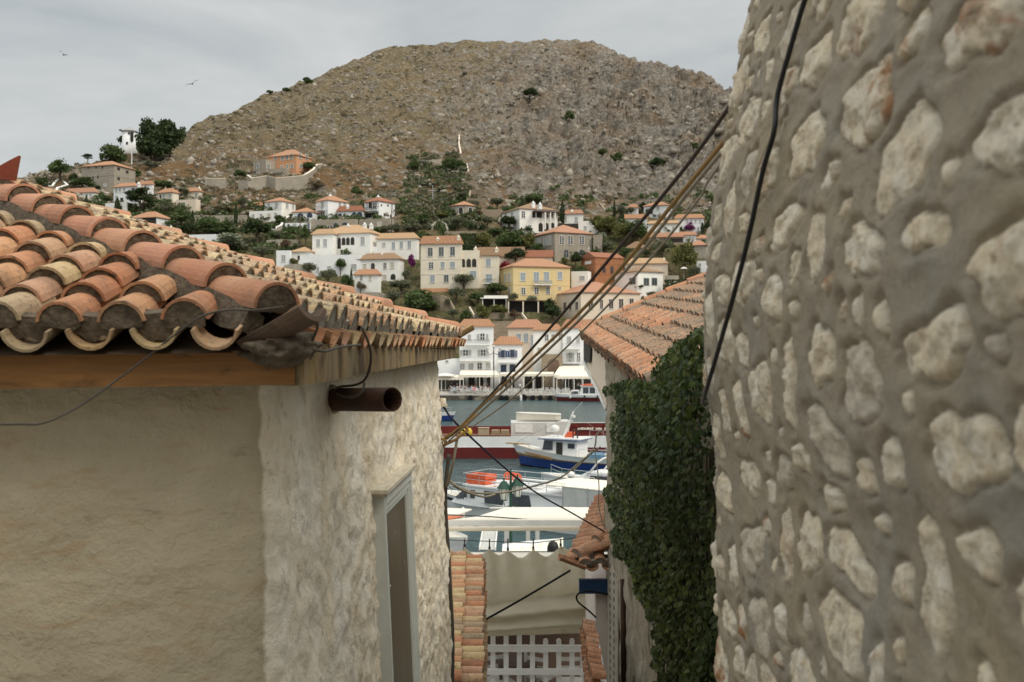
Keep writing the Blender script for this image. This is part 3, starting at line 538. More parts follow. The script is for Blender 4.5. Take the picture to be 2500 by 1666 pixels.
def surf(px, py, c=None):
    """hill surface (with its relief) seen at a direction: world point"""
    c = crest(px) if c is None else c
    Y = Yof(py); x = (px-1250)/2500*Y; z = H-(py-HZ)/2500*Y; rk = rockiness(px, py)
    hill = np.interp(py, [430, 560], [1, 0.08]); q = Vector((x, Y, z))
    a = mn.fractal(q*.035, 1.0, 2.0, 4)*3.2
    b = (mn.ridged_multi_fractal(q*.06, .9, 2.1, 5, 1.0, 2.0)-1.1)*2.6
    b2 = (mn.ridged_multi_fractal(Vector((x*.10+z*.05, Y*.10, z*.07-x*.03)), .8, 2.2, 4, 1.0, 2.0)-1.1)*2.0
    b3 = (mn.ridged_multi_fractal(Vector((x*.016+z*.008, Y*.016, z*.013)), .9, 2.1, 4, 1.0, 2.0)-1.0)*6.5*min(1, .12+max(0, py-c)/70)
    e = mn.fractal(q*.22, .9, 2.0, 3)*.55
    d = hill*min(1, (946-py)/60)*((.75+.5*rk)*a+rk*(b*2.0+b2*2.6)*min(1, .5+max(0, py-c)/40)+(.25+.75*rk)*b3+(.6+.8*rk)*e)
    return Vector((x, Y-d*.5, z+d*.8)), rk
def ground(px, py): return surf(px, py)[0]
def terrain():
    pxs = np.concatenate([np.arange(-1000, -40, 40), np.arange(-40, 1860, 3.6), np.arange(1860, 3200, 40)])
    pads = [(c[0], c[1], math.cos(c[2]), math.sin(c[2]), c[3], c[4], c[5]) for c in PADS]
    nb = 8; rows = 330; n = len(pxs)
    V = np.zeros((n, rows+nb, 3)); RK = np.zeros((n, rows+nb)); ZN = np.zeros((n, rows+nb))
    for i, px in enumerate(pxs):
        c = crest(px)
        for j in range(rows):
            py = 946+(c-946)*j/(rows-1); g_, rk = surf(px, py, c); x, YY, zz = g_
            if py > 330:
                for (cx, cy, ca, sa, hw, hd, zb) in pads:
                    ax, ay = x-cx, YY-cy
                    if abs(ax) > 24 or abs(ay) > 24: continue
                    u, v_ = ax*ca-ay*sa, ax*sa+ay*ca
                    dd_ = max(abs(u)-hw, abs(v_)-hd, 0)/3.2
                    if dd_ < 1: zz = min(zz, zb-.35+(zz-zb+.35)*dd_*dd_*(3-2*dd_))
            V[i, j] = (x, YY, zz); RK[i, j] = rk; ZN[i, j] = py
        x0, Y0, z0 = V[i, rows-1]
        for k in range(nb):
            YY = Y0+(k+1)**1.5*9; V[i, rows+k] = ((px-1250)/2500*YY, YY, z0-(k+1)**1.7*2.6); RK[i, rows+k] = RK[i, rows-1]; ZN[i, rows+k] = c
    o = npmesh('hill', V.reshape(-1, 3), gridfaces(n, rows+nb), MT['hill'], None, True)
    attr(o, 'rock', RK); attr(o, 'row', ZN/1000.)
    o['kind'] = 'structure'
    return o
def hillmat():
    t = NT('hill_ground'); t.rough(.95, .1); pos = t.tc.outputs['Object']
    rk = t.attr('rock'); row = t.attr('row')
    n_s = t.noise(.5, 8, .72, .4, pos); n_l = t.noise(.045, 6, .62, .3, pos); n_m = t.noise(.14, 7, .66, .5, pos); n_f = t.noise(1.6, 6, .7, 0, pos)
    vo = t.n('ShaderNodeTexVoronoi', feature='F1'); vo.inputs['Scale'].default_value = .42
    mp_ = t.n('ShaderNodeMapping'); mp_.inputs['Scale'].default_value = (1, .5, 1.3); t.l(pos, mp_.inputs[0]); t.l(mp_.outputs[0], vo.inputs['Vector'])
    rockc = t.mix(t.ramp(n_s, [(.32,0),(.68,1)]), (.125,.11,.09), (.43,.39,.33))
    rockc = t.mix(t.ramp(n_l, [(.46,0),(.64,.7)]), rockc, (.27,.19,.12))
    grass = t.mix(t.ramp(n_s, [(.35,0),(.65,1)]), (.185,.145,.085), (.285,.225,.14))
    grass = t.mix(t.ramp(n_m, [(.46,0),(.6,.8)]), grass, (.115,.10,.055))
    # rusty dry grass low on the slope
    low = t.ramp(row, [(.33, 0), (.40, 1), (.60, 1), (.66, .3)])
    rusty = t.mix(t.ramp(n_f, [(.35,0),(.7,1)]), (.19,.11,.05), (.26,.17,.09))
    grass = t.mix(t.math('MULTIPLY', low, t.ramp(n_l, [(.42,0),(.56,1)])), grass, rusty)
    f = t.math('ADD', t.math('MULTIPLY', rk, .75), t.math('SUBTRACT', t.math('MULTIPLY', n_m, 1.6), .62))
    k = t.mix(t.ramp(f, [(.40,0),(.62,1)]), grass, rockc)
    # pale outcrop stones everywhere
    k = t.mix(t.ramp(t.math('SUBTRACT', n_s, t.math('MULTIPLY', vo.outputs['Distance'], .35)), [(.40,0),(.50,.75)]), k, (.40,.36,.30))
    # lower town: earth, green undergrowth
    town = t.ramp(row, [(.52,0),(.60,1)])
    earth = t.mix(t.ramp(n_s, [(.38,0),(.6,1)]), (.095,.105,.04), (.22,.185,.105))
    k = t.mix(town, k, earth)
    t.col(k)
    h = t.math('ADD', t.math('MULTIPLY', n_s, 1.6), t.math('SUBTRACT', t.math('MULTIPLY', n_m, 2.2), t.math('MULTIPLY', vo.outputs['Distance'], .8)))
    t.bump(h, 1.0, 1.6)
    return t.m
MT['hill'] = hillmat()
terrain()
def watermat():
    t = NT('harbour_water'); t.rough(.2, .22); pos = t.tc.outputs['Object']
    a = t.noise(.9, 5, .6, .6, pos, (1, .55, 1)); b = t.noise(.12, 4, .6, .3, pos)
    t.col(t.mix(t.ramp(b, [(.3,0),(.7,1)]), (.024,.060,.066), (.045,.090,.094)))
    t.bump(t.math('ADD', a, t.math('MULTIPLY', t.noise(2.6, 3, .6, 0, pos, (1,.6,1)), .35)), 1.0, .6)
    return t.m
MT['water'] = watermat()
mb = MB(); mb.add([(-420,46,0),(520,46,0),(520,189.6,0),(-420,189.6,0)], [(0,1,2,3)])
tag(mb.build('water', MT['water']), kind='structure')
MT['paving'] = stonemat('quay_paving', (.36,.34,.30), (.46,.44,.39), (.30,.28,.25), .9)
MT['quaystone'] = stonemat('quay_stone', (.15,.13,.105), (.25,.22,.175), (.08,.07,.06), .8)
mb = MB(); mb.box(-420, 520, 189.6, 228, -4, .82)
tag(mb.build('quay', [MT['quaystone']]), kind='structure')
mb = MB(); mb.box(-420, 520, 190, 227, .83, .95)
tag(mb.build('quay_pavement', [MT['paving']]), kind='structure')
mb = MB(); mb.box(-120, 160, 22, 46, -4, .9)
tag(mb.build('near_quay', [MT['paving']]), kind='structure')
mb = MB()   # lane that falls away towards the harbour
mb.add([(-14,-14,8.7),(14,-14,8.7),(14,2,8.55),(-14,2,8.55),(14,12,3.5),(-14,12,3.5),(14,22.5,3.2),(-14,22.5,3.2),(14,22.6,.7),(-14,22.6,.7)],
       [(0,1,2,3),(3,2,4,5),(5,4,6,7),(7,6,8,9)])
tag(mb.build('lane', [MT['paving']]), kind='structure')
# ---------------------------------------------------------------- scatter on the hill
def blob(n, r, s):
    """leaf quads filling a clump"""
    d = RNG.normal(size=(n, 3)); d /= np.linalg.norm(d, axis=1)[:, None]; p = d*(RNG.random((n, 1))**.4)*r
    return p, quads(p, s)
def quads(p, s, up=.0):
    n = len(p); a = RNG.normal(size=(n, 3)); a /= np.linalg.norm(a, axis=1)[:, None]
    b = np.cross(a, RNG.normal(size=(n, 3))); b /= np.linalg.norm(b, axis=1)[:, None]
    sc = (s*(.6+.8*RNG.random((n, 1)))); a = a*sc; b = b*sc*.7
    return np.stack([p-a, p-b*.8, p+a, p+b*.8], 1)
def zn(x, y, z): return mn.fractal(Vector((x, y, z)), 1.0, 2.0, 3)
def scatter_shrubs(name, count, test, size, mat, leaves=26):
    Q = []; k = 0; tries = 0
    while k < count and tries < count*40:
        tries += 1
        px = random.uniform(-20, 1850); c = crest(px); py = random.uniform(c+3, 620)
        if random.random() > test(px, py): continue
        g = ground(px, py); sz = size(px, py)*random.uniform(.5, 1.35)
        n = int(leaves*random.uniform(.7, 1.3))
        d = RNG.normal(size=(n, 3)); d /= np.linalg.norm(d, axis=1)[:, None]; p = d*(RNG.random((n, 1))**.35)*np.array([sz, sz, sz*.62])
        p[:, 2] = np.abs(p[:, 2]); p += np.array([g.x, g.y, g.z-.1])
        Q.append(quads(p, sz*.30)); k += 1
    q = np.concatenate(Q).reshape(-1, 3); f = np.arange(len(q)).reshape(-1, 4)
    o = npmesh(name, q, f, mat); o['kind'] = 'stuff'; return o
def patch(x, y, f=.012, seed=0): return max(0, min(1, (zn(x*f+seed, y*f*1.7, seed)+.12)*3))
def t_olive(x, y): return .75*(1-.78*rockiness(x, y))*patch(x, y)*(y < 520)
o = scatter_shrubs('hill_shrubs', 3000, t_olive, lambda x, y: 1.15, MT['lfB'], 22)
tag(o, 'dry brown thorny scrub dotted over the rocky hill', 'scrub')
o = scatter_shrubs('green_shrubs', 1100, lambda x, y: (.5 if y < 470 else 1)*patch(x, y, .009, 5)*(1-.6*rockiness(x, y)), lambda x, y: 1.25, MT['lfO'], 26)
tag(o, 'grey green low shrubs scattered over the hill', 'scrub')
o = scatter_shrubs('garden_undergrowth', 1900, lambda x, y: (y > 480)*patch(x, y, .014, 9), lambda x, y: 1.5, MT['lfG'], 30)
tag(o, 'green undergrowth between the houses of the lower slope', 'undergrowth')
def in_scrub(x, y):
    l = np.interp(y, [385, 430, 560], [1010, 995, 985]); r = np.interp(y, [385, 430, 470, 560], [1120, 1135, 1150, 1180])
    return 1.0 if (l < x < r and 378 < y < 560) else 0
o = scatter_shrubs('terrace_scrub', 330, in_scrub, lambda x, y: 1.7, MT['lfO'], 40); tag(o, 'grey green scrub filling the walled terrace on the hill', 'scrub')
o = scatter_shrubs('terrace_bushes', 90, in_scrub, lambda x, y: 1.8, MT['lfG'], 40); tag(o, 'green bushes filling the walled terrace on the hill', 'scrub')
o = scatter_shrubs('terrace_dry_grass', 150, in_scrub, lambda x, y: 1.4, MT['lfB'], 36); tag(o, 'dry brown tufts between the bushes of the walled terrace on the hill', 'scrub')
def scatter_rocks(name, count, test, size, mat):
    bm = bmesh.new(); bmesh.ops.create_icosphere(bm, subdivisions=1, radius=1); base = np.array([v.co[:] for v in bm.verts]); fc = np.array([[v.index for v in f.verts] for f in bm.faces]); bm.free()
    VV = []; FF = []; k = 0; tries = 0
    while k < count and tries < count*40:
        tries += 1
        px = random.uniform(-20, 1850); c = crest(px); py = random.uniform(c+2, 560)
        if random.random() > test(px, py): continue
        g = ground(px, py); s = size(px, py)*(.35+random.random()**2.2*1.3)
        v = base*(.55+.75*RNG.random((len(base), 1)))*np.array([1+.5*random.random(), .8, .6+.5*random.random()])*s
        a = random.random()*6.3; ca, sa = math.cos(a), math.sin(a); v = np.stack([v[:,0]*ca-v[:,1]*sa, v[:,0]*sa+v[:,1]*ca, v[:,2]], 1)
        VV.append(v+np.array([g.x, g.y-.2, g.z-.12*s])); FF.append(fc+k*len(base)); k += 1
    o = npmesh(name, np.concatenate(VV), np.concatenate(FF), mat); o['kind'] = 'stuff'; return o
t = NT('boulder_rock'); t.rough(.95, .1); k = t.mix(t.island(), (.22,.195,.16), (.38,.345,.29)); t.col(t.mix(t.ramp(t.noise(.8, 6, .7), [(.4,0),(.7,.7)]), k, (.22,.18,.14))); t.bump(t.noise(1.5, 6, .7), .7, .4); MT['boulder'] = t.m
o = scatter_rocks('hill_rocks', 5200, lambda x, y: (.75 if y < 500 else .3)*(.25+patch(x, y, .010, 3)), lambda x, y: .72, MT['boulder'])
tag(o, 'pale grey boulders strewn over the dry hillside', 'rocks')
o = scatter_rocks('rock_outcrops', 520, lambda x, y: (y < 440)*(rockiness(x, y)**1.5)*patch(x, y, .016, 12), lambda x, y: 1.5, MT['boulder'])
tag(o, 'large grey rock outcrops breaking through the upper slope of the hill', 'rocks')
# ================================================================ TREES, WALLS, POLES ON THE HILL
def crown_mesh(kind, seed):
    rg = np.random.default_rng(seed); Q = []
    if kind == 'cyp':
        n = 900; z = rg.random(n)**1.1; r = .46*np.clip(np.sin(np.clip(z*.93+.07, 0, 1)*PI)**.7, .05, 1)*(1-.35*z)*(.5+.5*rg.random(n)**.5); a = rg.random(n)*2*PI
        p = np.stack([r*np.cos(a), r*np.sin(a), z], 1); Q.append(lq(rg, p, .05, (1,1,1.6)))
    elif kind == 'hedge':
        p = rg.random((1600, 3))*np.array([1,1,1])-np.array([.5,.5,0]); k = rg.integers(0, 3, 1600); p[k==0,2] = 1-rg.random((k==0).sum())*.08; p[k==1,1] = -.5+rg.random((k==1).sum())*.08; Q.append(lq(rg, p, .05))
    else:
        lo, nc, cr_, per, ls = {'round': (.22, 26, .17, 85, .042), 'bush': (.0, 24, .20, 85, .045), 'pine': (.30, 30, .15, 80, .036), 'olive': (.30, 26, .15, 70, .034), 'flower': (.0, 22, .19, 80, .04), 'wild': (.0, 18, .17, 50, .04)}[kind]
        for i in range(nc):
            d = rg.normal(size=3); d /= np.linalg.norm(d); d[2] = abs(d[2])*1.0-.25*rg.random(); rr = .36*(rg.random()**.33)
            c = np.array([d[0]*rr, d[1]*rr, lo+(1-lo)*(.42+d[2]*rr*1.25)])
            if kind == 'pine': c[2] = lo+(1-lo)*(.25+.62*rg.random()); f = 1-.55*max(0, (c[2]-.7)/.3); a = rg.random()*6.3; R_ = .40*rg.random()**.5*f; c[0], c[1] = R_*math.cos(a), R_*math.sin(a)
            n = int(per*(.6+.8*rg.random())); v = rg.normal(size=(n, 3)); v /= np.linalg.norm(v, axis=1)[:, None]
            s_ = cr_*(.55+.8*rg.random()); p = c+v*(rg.random((n, 1))**.38)*s_*np.array([1,1,.62 if kind == 'pine' else .85])
            p[:,2] = np.maximum(p[:,2], 0.0); Q.append(lq(rg, p, ls))
    q = np.concatenate(Q).reshape(-1, 3); return q, np.arange(len(q)).reshape(-1, 4)
def lq(rg, p, s, st=(1,1,1)):
    n = len(p); a = rg.normal(size=(n,3)); a /= np.linalg.norm(a, axis=1)[:,None]; b = np.cross(a, rg.normal(size=(n,3))); b /= np.linalg.norm(b, axis=1)[:,None]
    sc = s*(.5+.9*rg.random((n,1))); a = a*sc*np.array(st); b = b*sc*.75
    return np.stack([p-a, p-b, p+a, p+b], 1)
_crowns = {}
def crown(kind, mat, v):
    k = (kind, v)
    if k not in _crowns:
        q, f = crown_mesh(kind, hash(k[0].__len__()*31+v*7) % 1000+ord(kind[0])*3+v)
        o = npmesh('crown', q, f, MT['lfG']); _crowns[k] = o.data; bpy.data.objects.remove(o)
    km = (kind, v, mat)
    if km not in _crowns: m = _crowns[k].copy(); m.materials.clear(); m.materials.append(MT[mat]); _crowns[km] = m
    return _crowns[km]
def trunk_mesh():
    mb = MB(); mb.tube([(0,0,-.12),(.012,.0,.15),(-.01,.01,.35),(.01,0,.62)], [.05,.04,.034,.015], 7)
    for a in (.3, 2.2, 4.4): mb.tube([(0,0,.28),(.14*math.cos(a),.14*math.sin(a),.48),(.24*math.cos(a),.24*math.sin(a),.66)], [.022,.016,.008], 5)
    o = mb.build('trunk', MT['bark']); m = o.data; bpy.data.objects.remove(o); return m
TRUNK = trunk_mesh(); _tc = 0
KD = {'r': ('round','lfG'), 'b': ('bush','lfG'), 'p': ('pine','lfD'), 'o': ('olive','lfO'), 'y': ('bush','lfY'), 's': ('bush','lfS'), 'c': ('cyp','lfD'), 'D': ('bush','lfD'), 'h': ('hedge','lfD'), 'P': ('flower','lfP'), 'M': ('flower','lfM'), 'R': ('wild','lfR'), 'd': ('round','lfD'), 'w': ('wild','lfO'), 'B': ('wild','lfB')}
NM = {'c': 'cypress', 'p': 'pine_tree', 'o': 'olive_tree', 'P': 'bougainvillea', 'M': 'bougainvillea', 'h': 'hedge'}
def tr(F, x, yt, yb, w, k, label):
    global _tc; _tc += 1
    x, yt, yb, w = fx(F, x), fy(F, yt), fy(F, yb), w/FR[F][2]
    g = ground(x, yb); s = g.y/2500; h_ = (yb-yt)*s+.3; w_ = w*s
    kind, mat = KD[k]; nm = NM.get(k, 'shrub' if kind in ('bush','wild') else 'tree')
    o = empty(nm, g-Vector((0,.4,.25)), (_tc*1.7) % 6.28 if k != 'h' else -.1, label, nm.replace('_',' ').replace('_tree',''), 'trees and shrubs on the harbour hillside')
    c = bpy.data.objects.new('crown', crown(kind, mat, _tc % 3)); C.objects.link(c); c.parent = o; c.scale = (w_*1.06, w_*(1.0 if k != 'h' else .4), h_*1.04)
    if kind != 'hedge':
        t_ = bpy.data.objects.new('trunk', TRUNK); C.objects.link(t_); t_.parent = o; t_.scale = (w_*.9, w_*.9, h_*(1 if kind not in ('bush','flower','wild') else .7))
    return o
for a in [
 ('1',900,105,470,250,'D','tall dark pine nearest the right side of the windmill'),('1',1065,138,450,260,'D','broad dark pine at the crest, right of the tallest pine'),('1',930,290,480,280,'D','low spreading pine at the foot of the two crest pines'),
 ('1',585,318,515,230,'b','pine leaning over the roof of the tall grey mansion left of the windmill'),('1',660,295,400,60,'p','narrow pine touching the left side of the windmill platform'),('1',392,445,505,95,'p','small pine behind the left roof edge of the grey mansion'),
 ('1',170,512,680,215,'r','leafy tree left of the tall grey mansion'),('1',25,632,720,110,'b','dark bush at the far left above the red ridge tiles'),('1',270,590,700,90,'d','dark tree against the left wall of the grey mansion'),('1',355,640,735,190,'b','green bush in front of the grey mansion'),('1',460,700,740,90,'b','low bush at the lower right corner of the grey mansion front'),
 ('1',775,528,655,125,'r','green tree right of the grey mansion below the white coping'),('1',705,612,672,125,'y','yellow green bush beside the grey mansion right wall'),('1',905,480,575,150,'w','loose olive bush below the crest boulders'),('1',1008,635,715,200,'b','dark bush above the cream houses'),
 ('1',820,700,895,275,'p','broad pine standing in front of the white two storey houses'),('1',632,790,925,62,'c','cypress before the white flat roofed block'),('1',381,782,860,32,'c','tiny cypress beside the low pale roofed house'),('1',535,760,820,90,'b','rounded bush left of the white two storey houses'),
 ('1',1030,795,920,130,'w','brownish bush beside the beige ruin'),('1',1180,725,800,110,'o','small olive before the long cream house'),('1',1150,882,1030,185,'r','green tree below the beige ruin'),('1',1248,900,1020,42,'c','slim cypress left of centre in the tree belt below the ruin'),('1',1375,922,1090,220,'b','big green bush in the belt right of the slim cypress'),('1',1210,990,1090,200,'d','dark tree just above the ridge tiles below the ruin'),
 ('1',1603,838,1010,42,'c','tall cypress left of the hip roofed hillside house'),('1',1655,800,905,130,'o','pale olive behind the tall cypress'),('1',1485,985,1095,300,'b','wide green bush below the tall cypress'),('1',1535,1072,1225,320,'s','silvery flowering tree beside the white flat roofed house'),('1',1775,960,1160,270,'d','large dark tree below the hip roofed hillside house'),('1',1820,1160,1300,230,'o','olive tree below the large dark tree'),
 ('1',1965,930,1010,110,'b','bush wrapped round the stepped white wall left of the blue windows'),('1',2205,508,590,120,'b','bush inside the walled yard right of the orange house'),('1',1640,578,640,110,'b','bush at the left end of the orange house wall'),('1',2260,620,700,180,'B','dry yellow bush below the orange house wall'),('1',1500,850,925,180,'B','dry golden bush above the long stone wall'),
 ('2',1278,68,195,150,'r','round green bush alone on the slope above the red roofed veranda house'),('2',460,655,800,135,'R','rusty brown shrub below the blue doored cottage'),('2',575,720,800,80,'b','green shrub right of the rusty brown shrub'),('2',690,515,765,135,'r','slender green tree beside the left end of the mansion roof'),('2',385,560,680,110,'w','loose shrub under the stepped white wall'),('2',1415,520,560,90,'y','yellow green shrub behind the mansion chimneys'),('2',1600,510,630,170,'o','olive tree behind the mansion right wing'),('2',1720,480,610,200,'w','grey green shrub right of the terrace stone base'),
 ('2',725,945,1120,210,'o','olive tree in front of the long white terrace wall'),('2',950,1005,1220,240,'o','dark olive in front of the terrace wall, right of the first olive'),('2',1090,895,1080,140,'r','green fig tree rising above the terrace wall'),('2',1155,1075,1240,120,'b','green shrub left of the dark narrow cypress'),('2',1215,1035,1265,52,'c','dark narrow cypress beside the small white front block'),('2',555,895,965,115,'y','bushy plant on the white terrace before the tiled kitchen wing'),('2',1320,1140,1290,140,'B','bare branched shrub before the small white front block'),
 ('2',1905,835,1050,95,'P','purple bougainvillea climbing the mansion right wing'),('2',1850,1035,1170,120,'o','small olive below the purple bougainvillea'),('2',1790,1135,1330,320,'o','olive tree behind the round dark green tree'),('2',1990,1255,1540,480,'b','round dark green tree in front of the cream house terrace'),('2',1690,1270,1480,250,'o','olive tree left of the round dark green tree'),
 ('3',640,405,580,235,'o','olive tree below the octagonal pavilion'),('3',985,402,570,200,'o','pale olive with bare trunk left of the arcaded villa'),('3',1245,412,570,235,'d','dark round headed tree before the arcaded villa'),('3',265,378,530,190,'r','green tree left of the octagonal pavilion'),('3',120,440,600,220,'w','grey shrub cluster left of the stone hut'),('3',800,485,575,85,'b','small bush between the two olives below the pavilion'),('3',470,370,440,200,'y','yellow green bush at the left foot of the pavilion'),('3',700,150,260,150,'o','round olive on the slope above the pavilion'),('3',1510,155,320,330,'r','big green tree behind the arcaded villa'),('3',1100,205,340,230,'o','olive cluster below the curved stone wall'),('3',900,350,430,90,'R','rusty shrub at the right side of the pavilion'),('3',820,390,440,80,'y','small yellow green shrub under the pavilion arches'),
 ('3',1848,262,485,78,'c','dark cypress right of the arcaded villa'),('3',760,628,830,190,'h','dark clipped hedge behind the cream houses'),('3',940,590,800,260,'y','yellow green tree above the weathered long roof'),('3',1080,540,640,200,'b','bush in the middle of the belt above the long roof'),('3',1245,585,800,340,'b','large green tree above the weathered long roof'),('3',1450,605,800,210,'y','olive green tree left of the stone mansion'),('3',1570,725,845,160,'r','green tree against the stone mansion left wall'),('3',1310,780,960,280,'d','dark green tree right of the weathered long roof'),('3',1590,800,910,160,'r','green tree before the red roofed beige building'),
 ('3',1200,922,1020,160,'M','red bougainvillea behind the left corner of the yellow house'),('3',2000,825,990,160,'d','glossy dark tree before the stone mansion'),('3',1872,885,955,95,'y','yellow green shrub below the stone mansion arched windows'),('3',2060,975,1090,160,'b','green shrub left of the rust red church'),('3',720,1065,1280,345,'o','pale leafy tree in front of the cream link building'),('3',630,1235,1420,225,'o','olive bush below the cream house terrace'),('3',880,1290,1400,240,'b','green creeper bush beside the white garden shelter'),('3',1090,1185,1300,270,'b','dark green vine below the cream house balcony'),('3',1290,1305,1430,140,'o','grey green bush at the left foot of the yellow house'),('3',1500,1322,1410,155,'s','silvery bush at the foot of the yellow house'),('3',1705,1365,1520,160,'d','dark tree at the left corner of the brown shuttered house'),('3',2235,410,590,170,'y','yellow green tree right of the curved white buttress'),('3',2300,600,700,120,'s','white flowering shrub right of the stone mansion'),
 ('4',400,440,650,300,'y','big olive green tree behind the ropes, right of the curved buttress'),('4',560,520,750,240,'y','yellowish tree below the big olive green tree behind the ropes'),('4',745,470,750,290,'b','dense green tree below the gabled cottage'),('4',487,265,480,48,'c','dark cypress at the end of the slanting hill path'),('4',570,300,490,150,'o','thin olive left of the gabled cottage'),('4',690,325,450,95,'o','small olive before the pink roofed house on the right'),('4',832,285,390,115,'d','dark round tree between the pink roofed house and the highest white house'),('4',895,365,480,135,'d','dark tree below the highest white house'),('4',1390,500,630,145,'P','purple bougainvillea against the long white two storey house'),('4',1538,515,630,55,'c','small cypress right of the purple bougainvillea'),('4',1615,490,650,120,'d','dark tree between the bougainvillea house and the stone wall'),('4',610,800,920,170,'b','green tree behind the rust red church'),('4',870,850,920,115,'d','dark shrub between the ropes above the pale roofed beige house'),('4',1060,735,920,300,'o','grey olive below the brown stone house'),('4',400,700,850,180,'w','grey shrub right of the stone mansion annex'),('4',1320,745,1100,330,'y','large olive green tree near the stone wall edge'),('4',1450,1030,1200,170,'o','grey green tree below the large olive green tree by the stone wall'),('4',1230,1205,1300,270,'h','clipped green hedge below the white parasol'),('4',785,1255,1310,120,'d','dark shrub at the foot of the green shuttered house'),('4',960,1340,1430,240,'o','grey green bush above the low pink roofed house'),('4',1300,1290,1350,150,'b','green shrub below the clipped hedge'),
 ('5',420,95,240,170,'b','green bush above the balconied waterfront house roof'),('5',640,25,240,220,'y','yellow green creeper left of the garden arbour'),('5',830,25,160,260,'y','yellow green vine on the garden wall above the waterfront'),('5',1050,85,200,160,'R','dark red shrub on the garden wall above the waterfront'),('5',885,120,240,90,'w','pale shrub with forked stems on the garden wall'),('5',1545,20,270,230,'d','dark bushy tree left of the brown shuttered house lower wall'),('5',250,60,240,180,'o','grey green shrub behind the end of the weathered eave'),('5',180,-60,90,150,'o','dry grey bush on the bank left of the waterfront roofs'),
 ('0',1293,238,268,42,'d','lone dark shrub high on the rocky face of the hill'),('0',1606,376,404,50,'d','flat topped dark tree low on the right of the hill'),('0',1505,372,400,34,'b','round shrub left of the flat topped tree on the hill'),('0',1470,372,392,24,'b','small shrub furthest left of the three low on the right of the hill'),('0',1690,375,392,30,'b','small shrub right of the flat topped tree on the hill'),('0',1100,368,420,50,'r','green tree inside the walled terrace on the hill, by the long path wall'),('0',1125,380,420,36,'r','narrow green tree at the right wall of the terrace on the hill'),('0',1012,390,432,30,'r','green tree at the left corner of the walled terrace on the hill'),('0',752,192,210,30,'b','bush on the left skyline of the hill'),('0',700,215,228,22,'b','small bush lower on the left skyline of the hill'),('0',1390,285,310,26,'b','dark shrub in a cleft of the crag'),('0',660,226,236,20,'b','lowest bush on the left skyline of the hill')]:
    tr(*a)
def wallp(F, pts, hp, mat, label, cop='cream', th=.5, name='stone_wall', cat='wall'):
    """garden wall following pixel points along its top; hp = visible height in frame pixels"""
    q = [(fx(F, x), fy(F, y), (h_ if isinstance(h_, (int, float)) else 0)/FR[F][2]) for (x, y), h_ in zip(pts, hp if isinstance(hp, list) else [hp]*len(pts))]
    tops = []; bots = []
    for x, y, h_ in q:
        Y = Yof(y+h_)-.6; tops.append(P(x, y, Y)); bots.append(P(x, y+h_, Y)-Vector((0,0,2.5)))
    o = empty(name, bots[0], 0, label, cat); a = MB(); n = len(q); sd = Vector((0, th, 0))
    rings = []
    for i in range(n):
        d = (tops[min(i+1, n-1)]-tops[max(i-1, 0)]); s_ = Vector((-d.y, d.x, 0)).normalized()*th
        rings.append([bots[i], tops[i], tops[i]+s_, bots[i]+s_])
    a.loft(rings); a.build('wall', MT[mat], o, False, bots[0])
    if cop:
        c = MB(); rr = []
        for i in range(n):
            s_ = (rings[i][2]-rings[i][1]); u = Vector((0,0,.22)); rr.append([tops[i]-s_*.15+Vector((0,0,.003)), tops[i]-s_*.15+u, tops[i]+s_*1.15+u, tops[i]+s_*1.15+Vector((0,0,.003))])
        c.loft(rr); c.build('coping', MT[cop], o, False, bots[0])
    return o
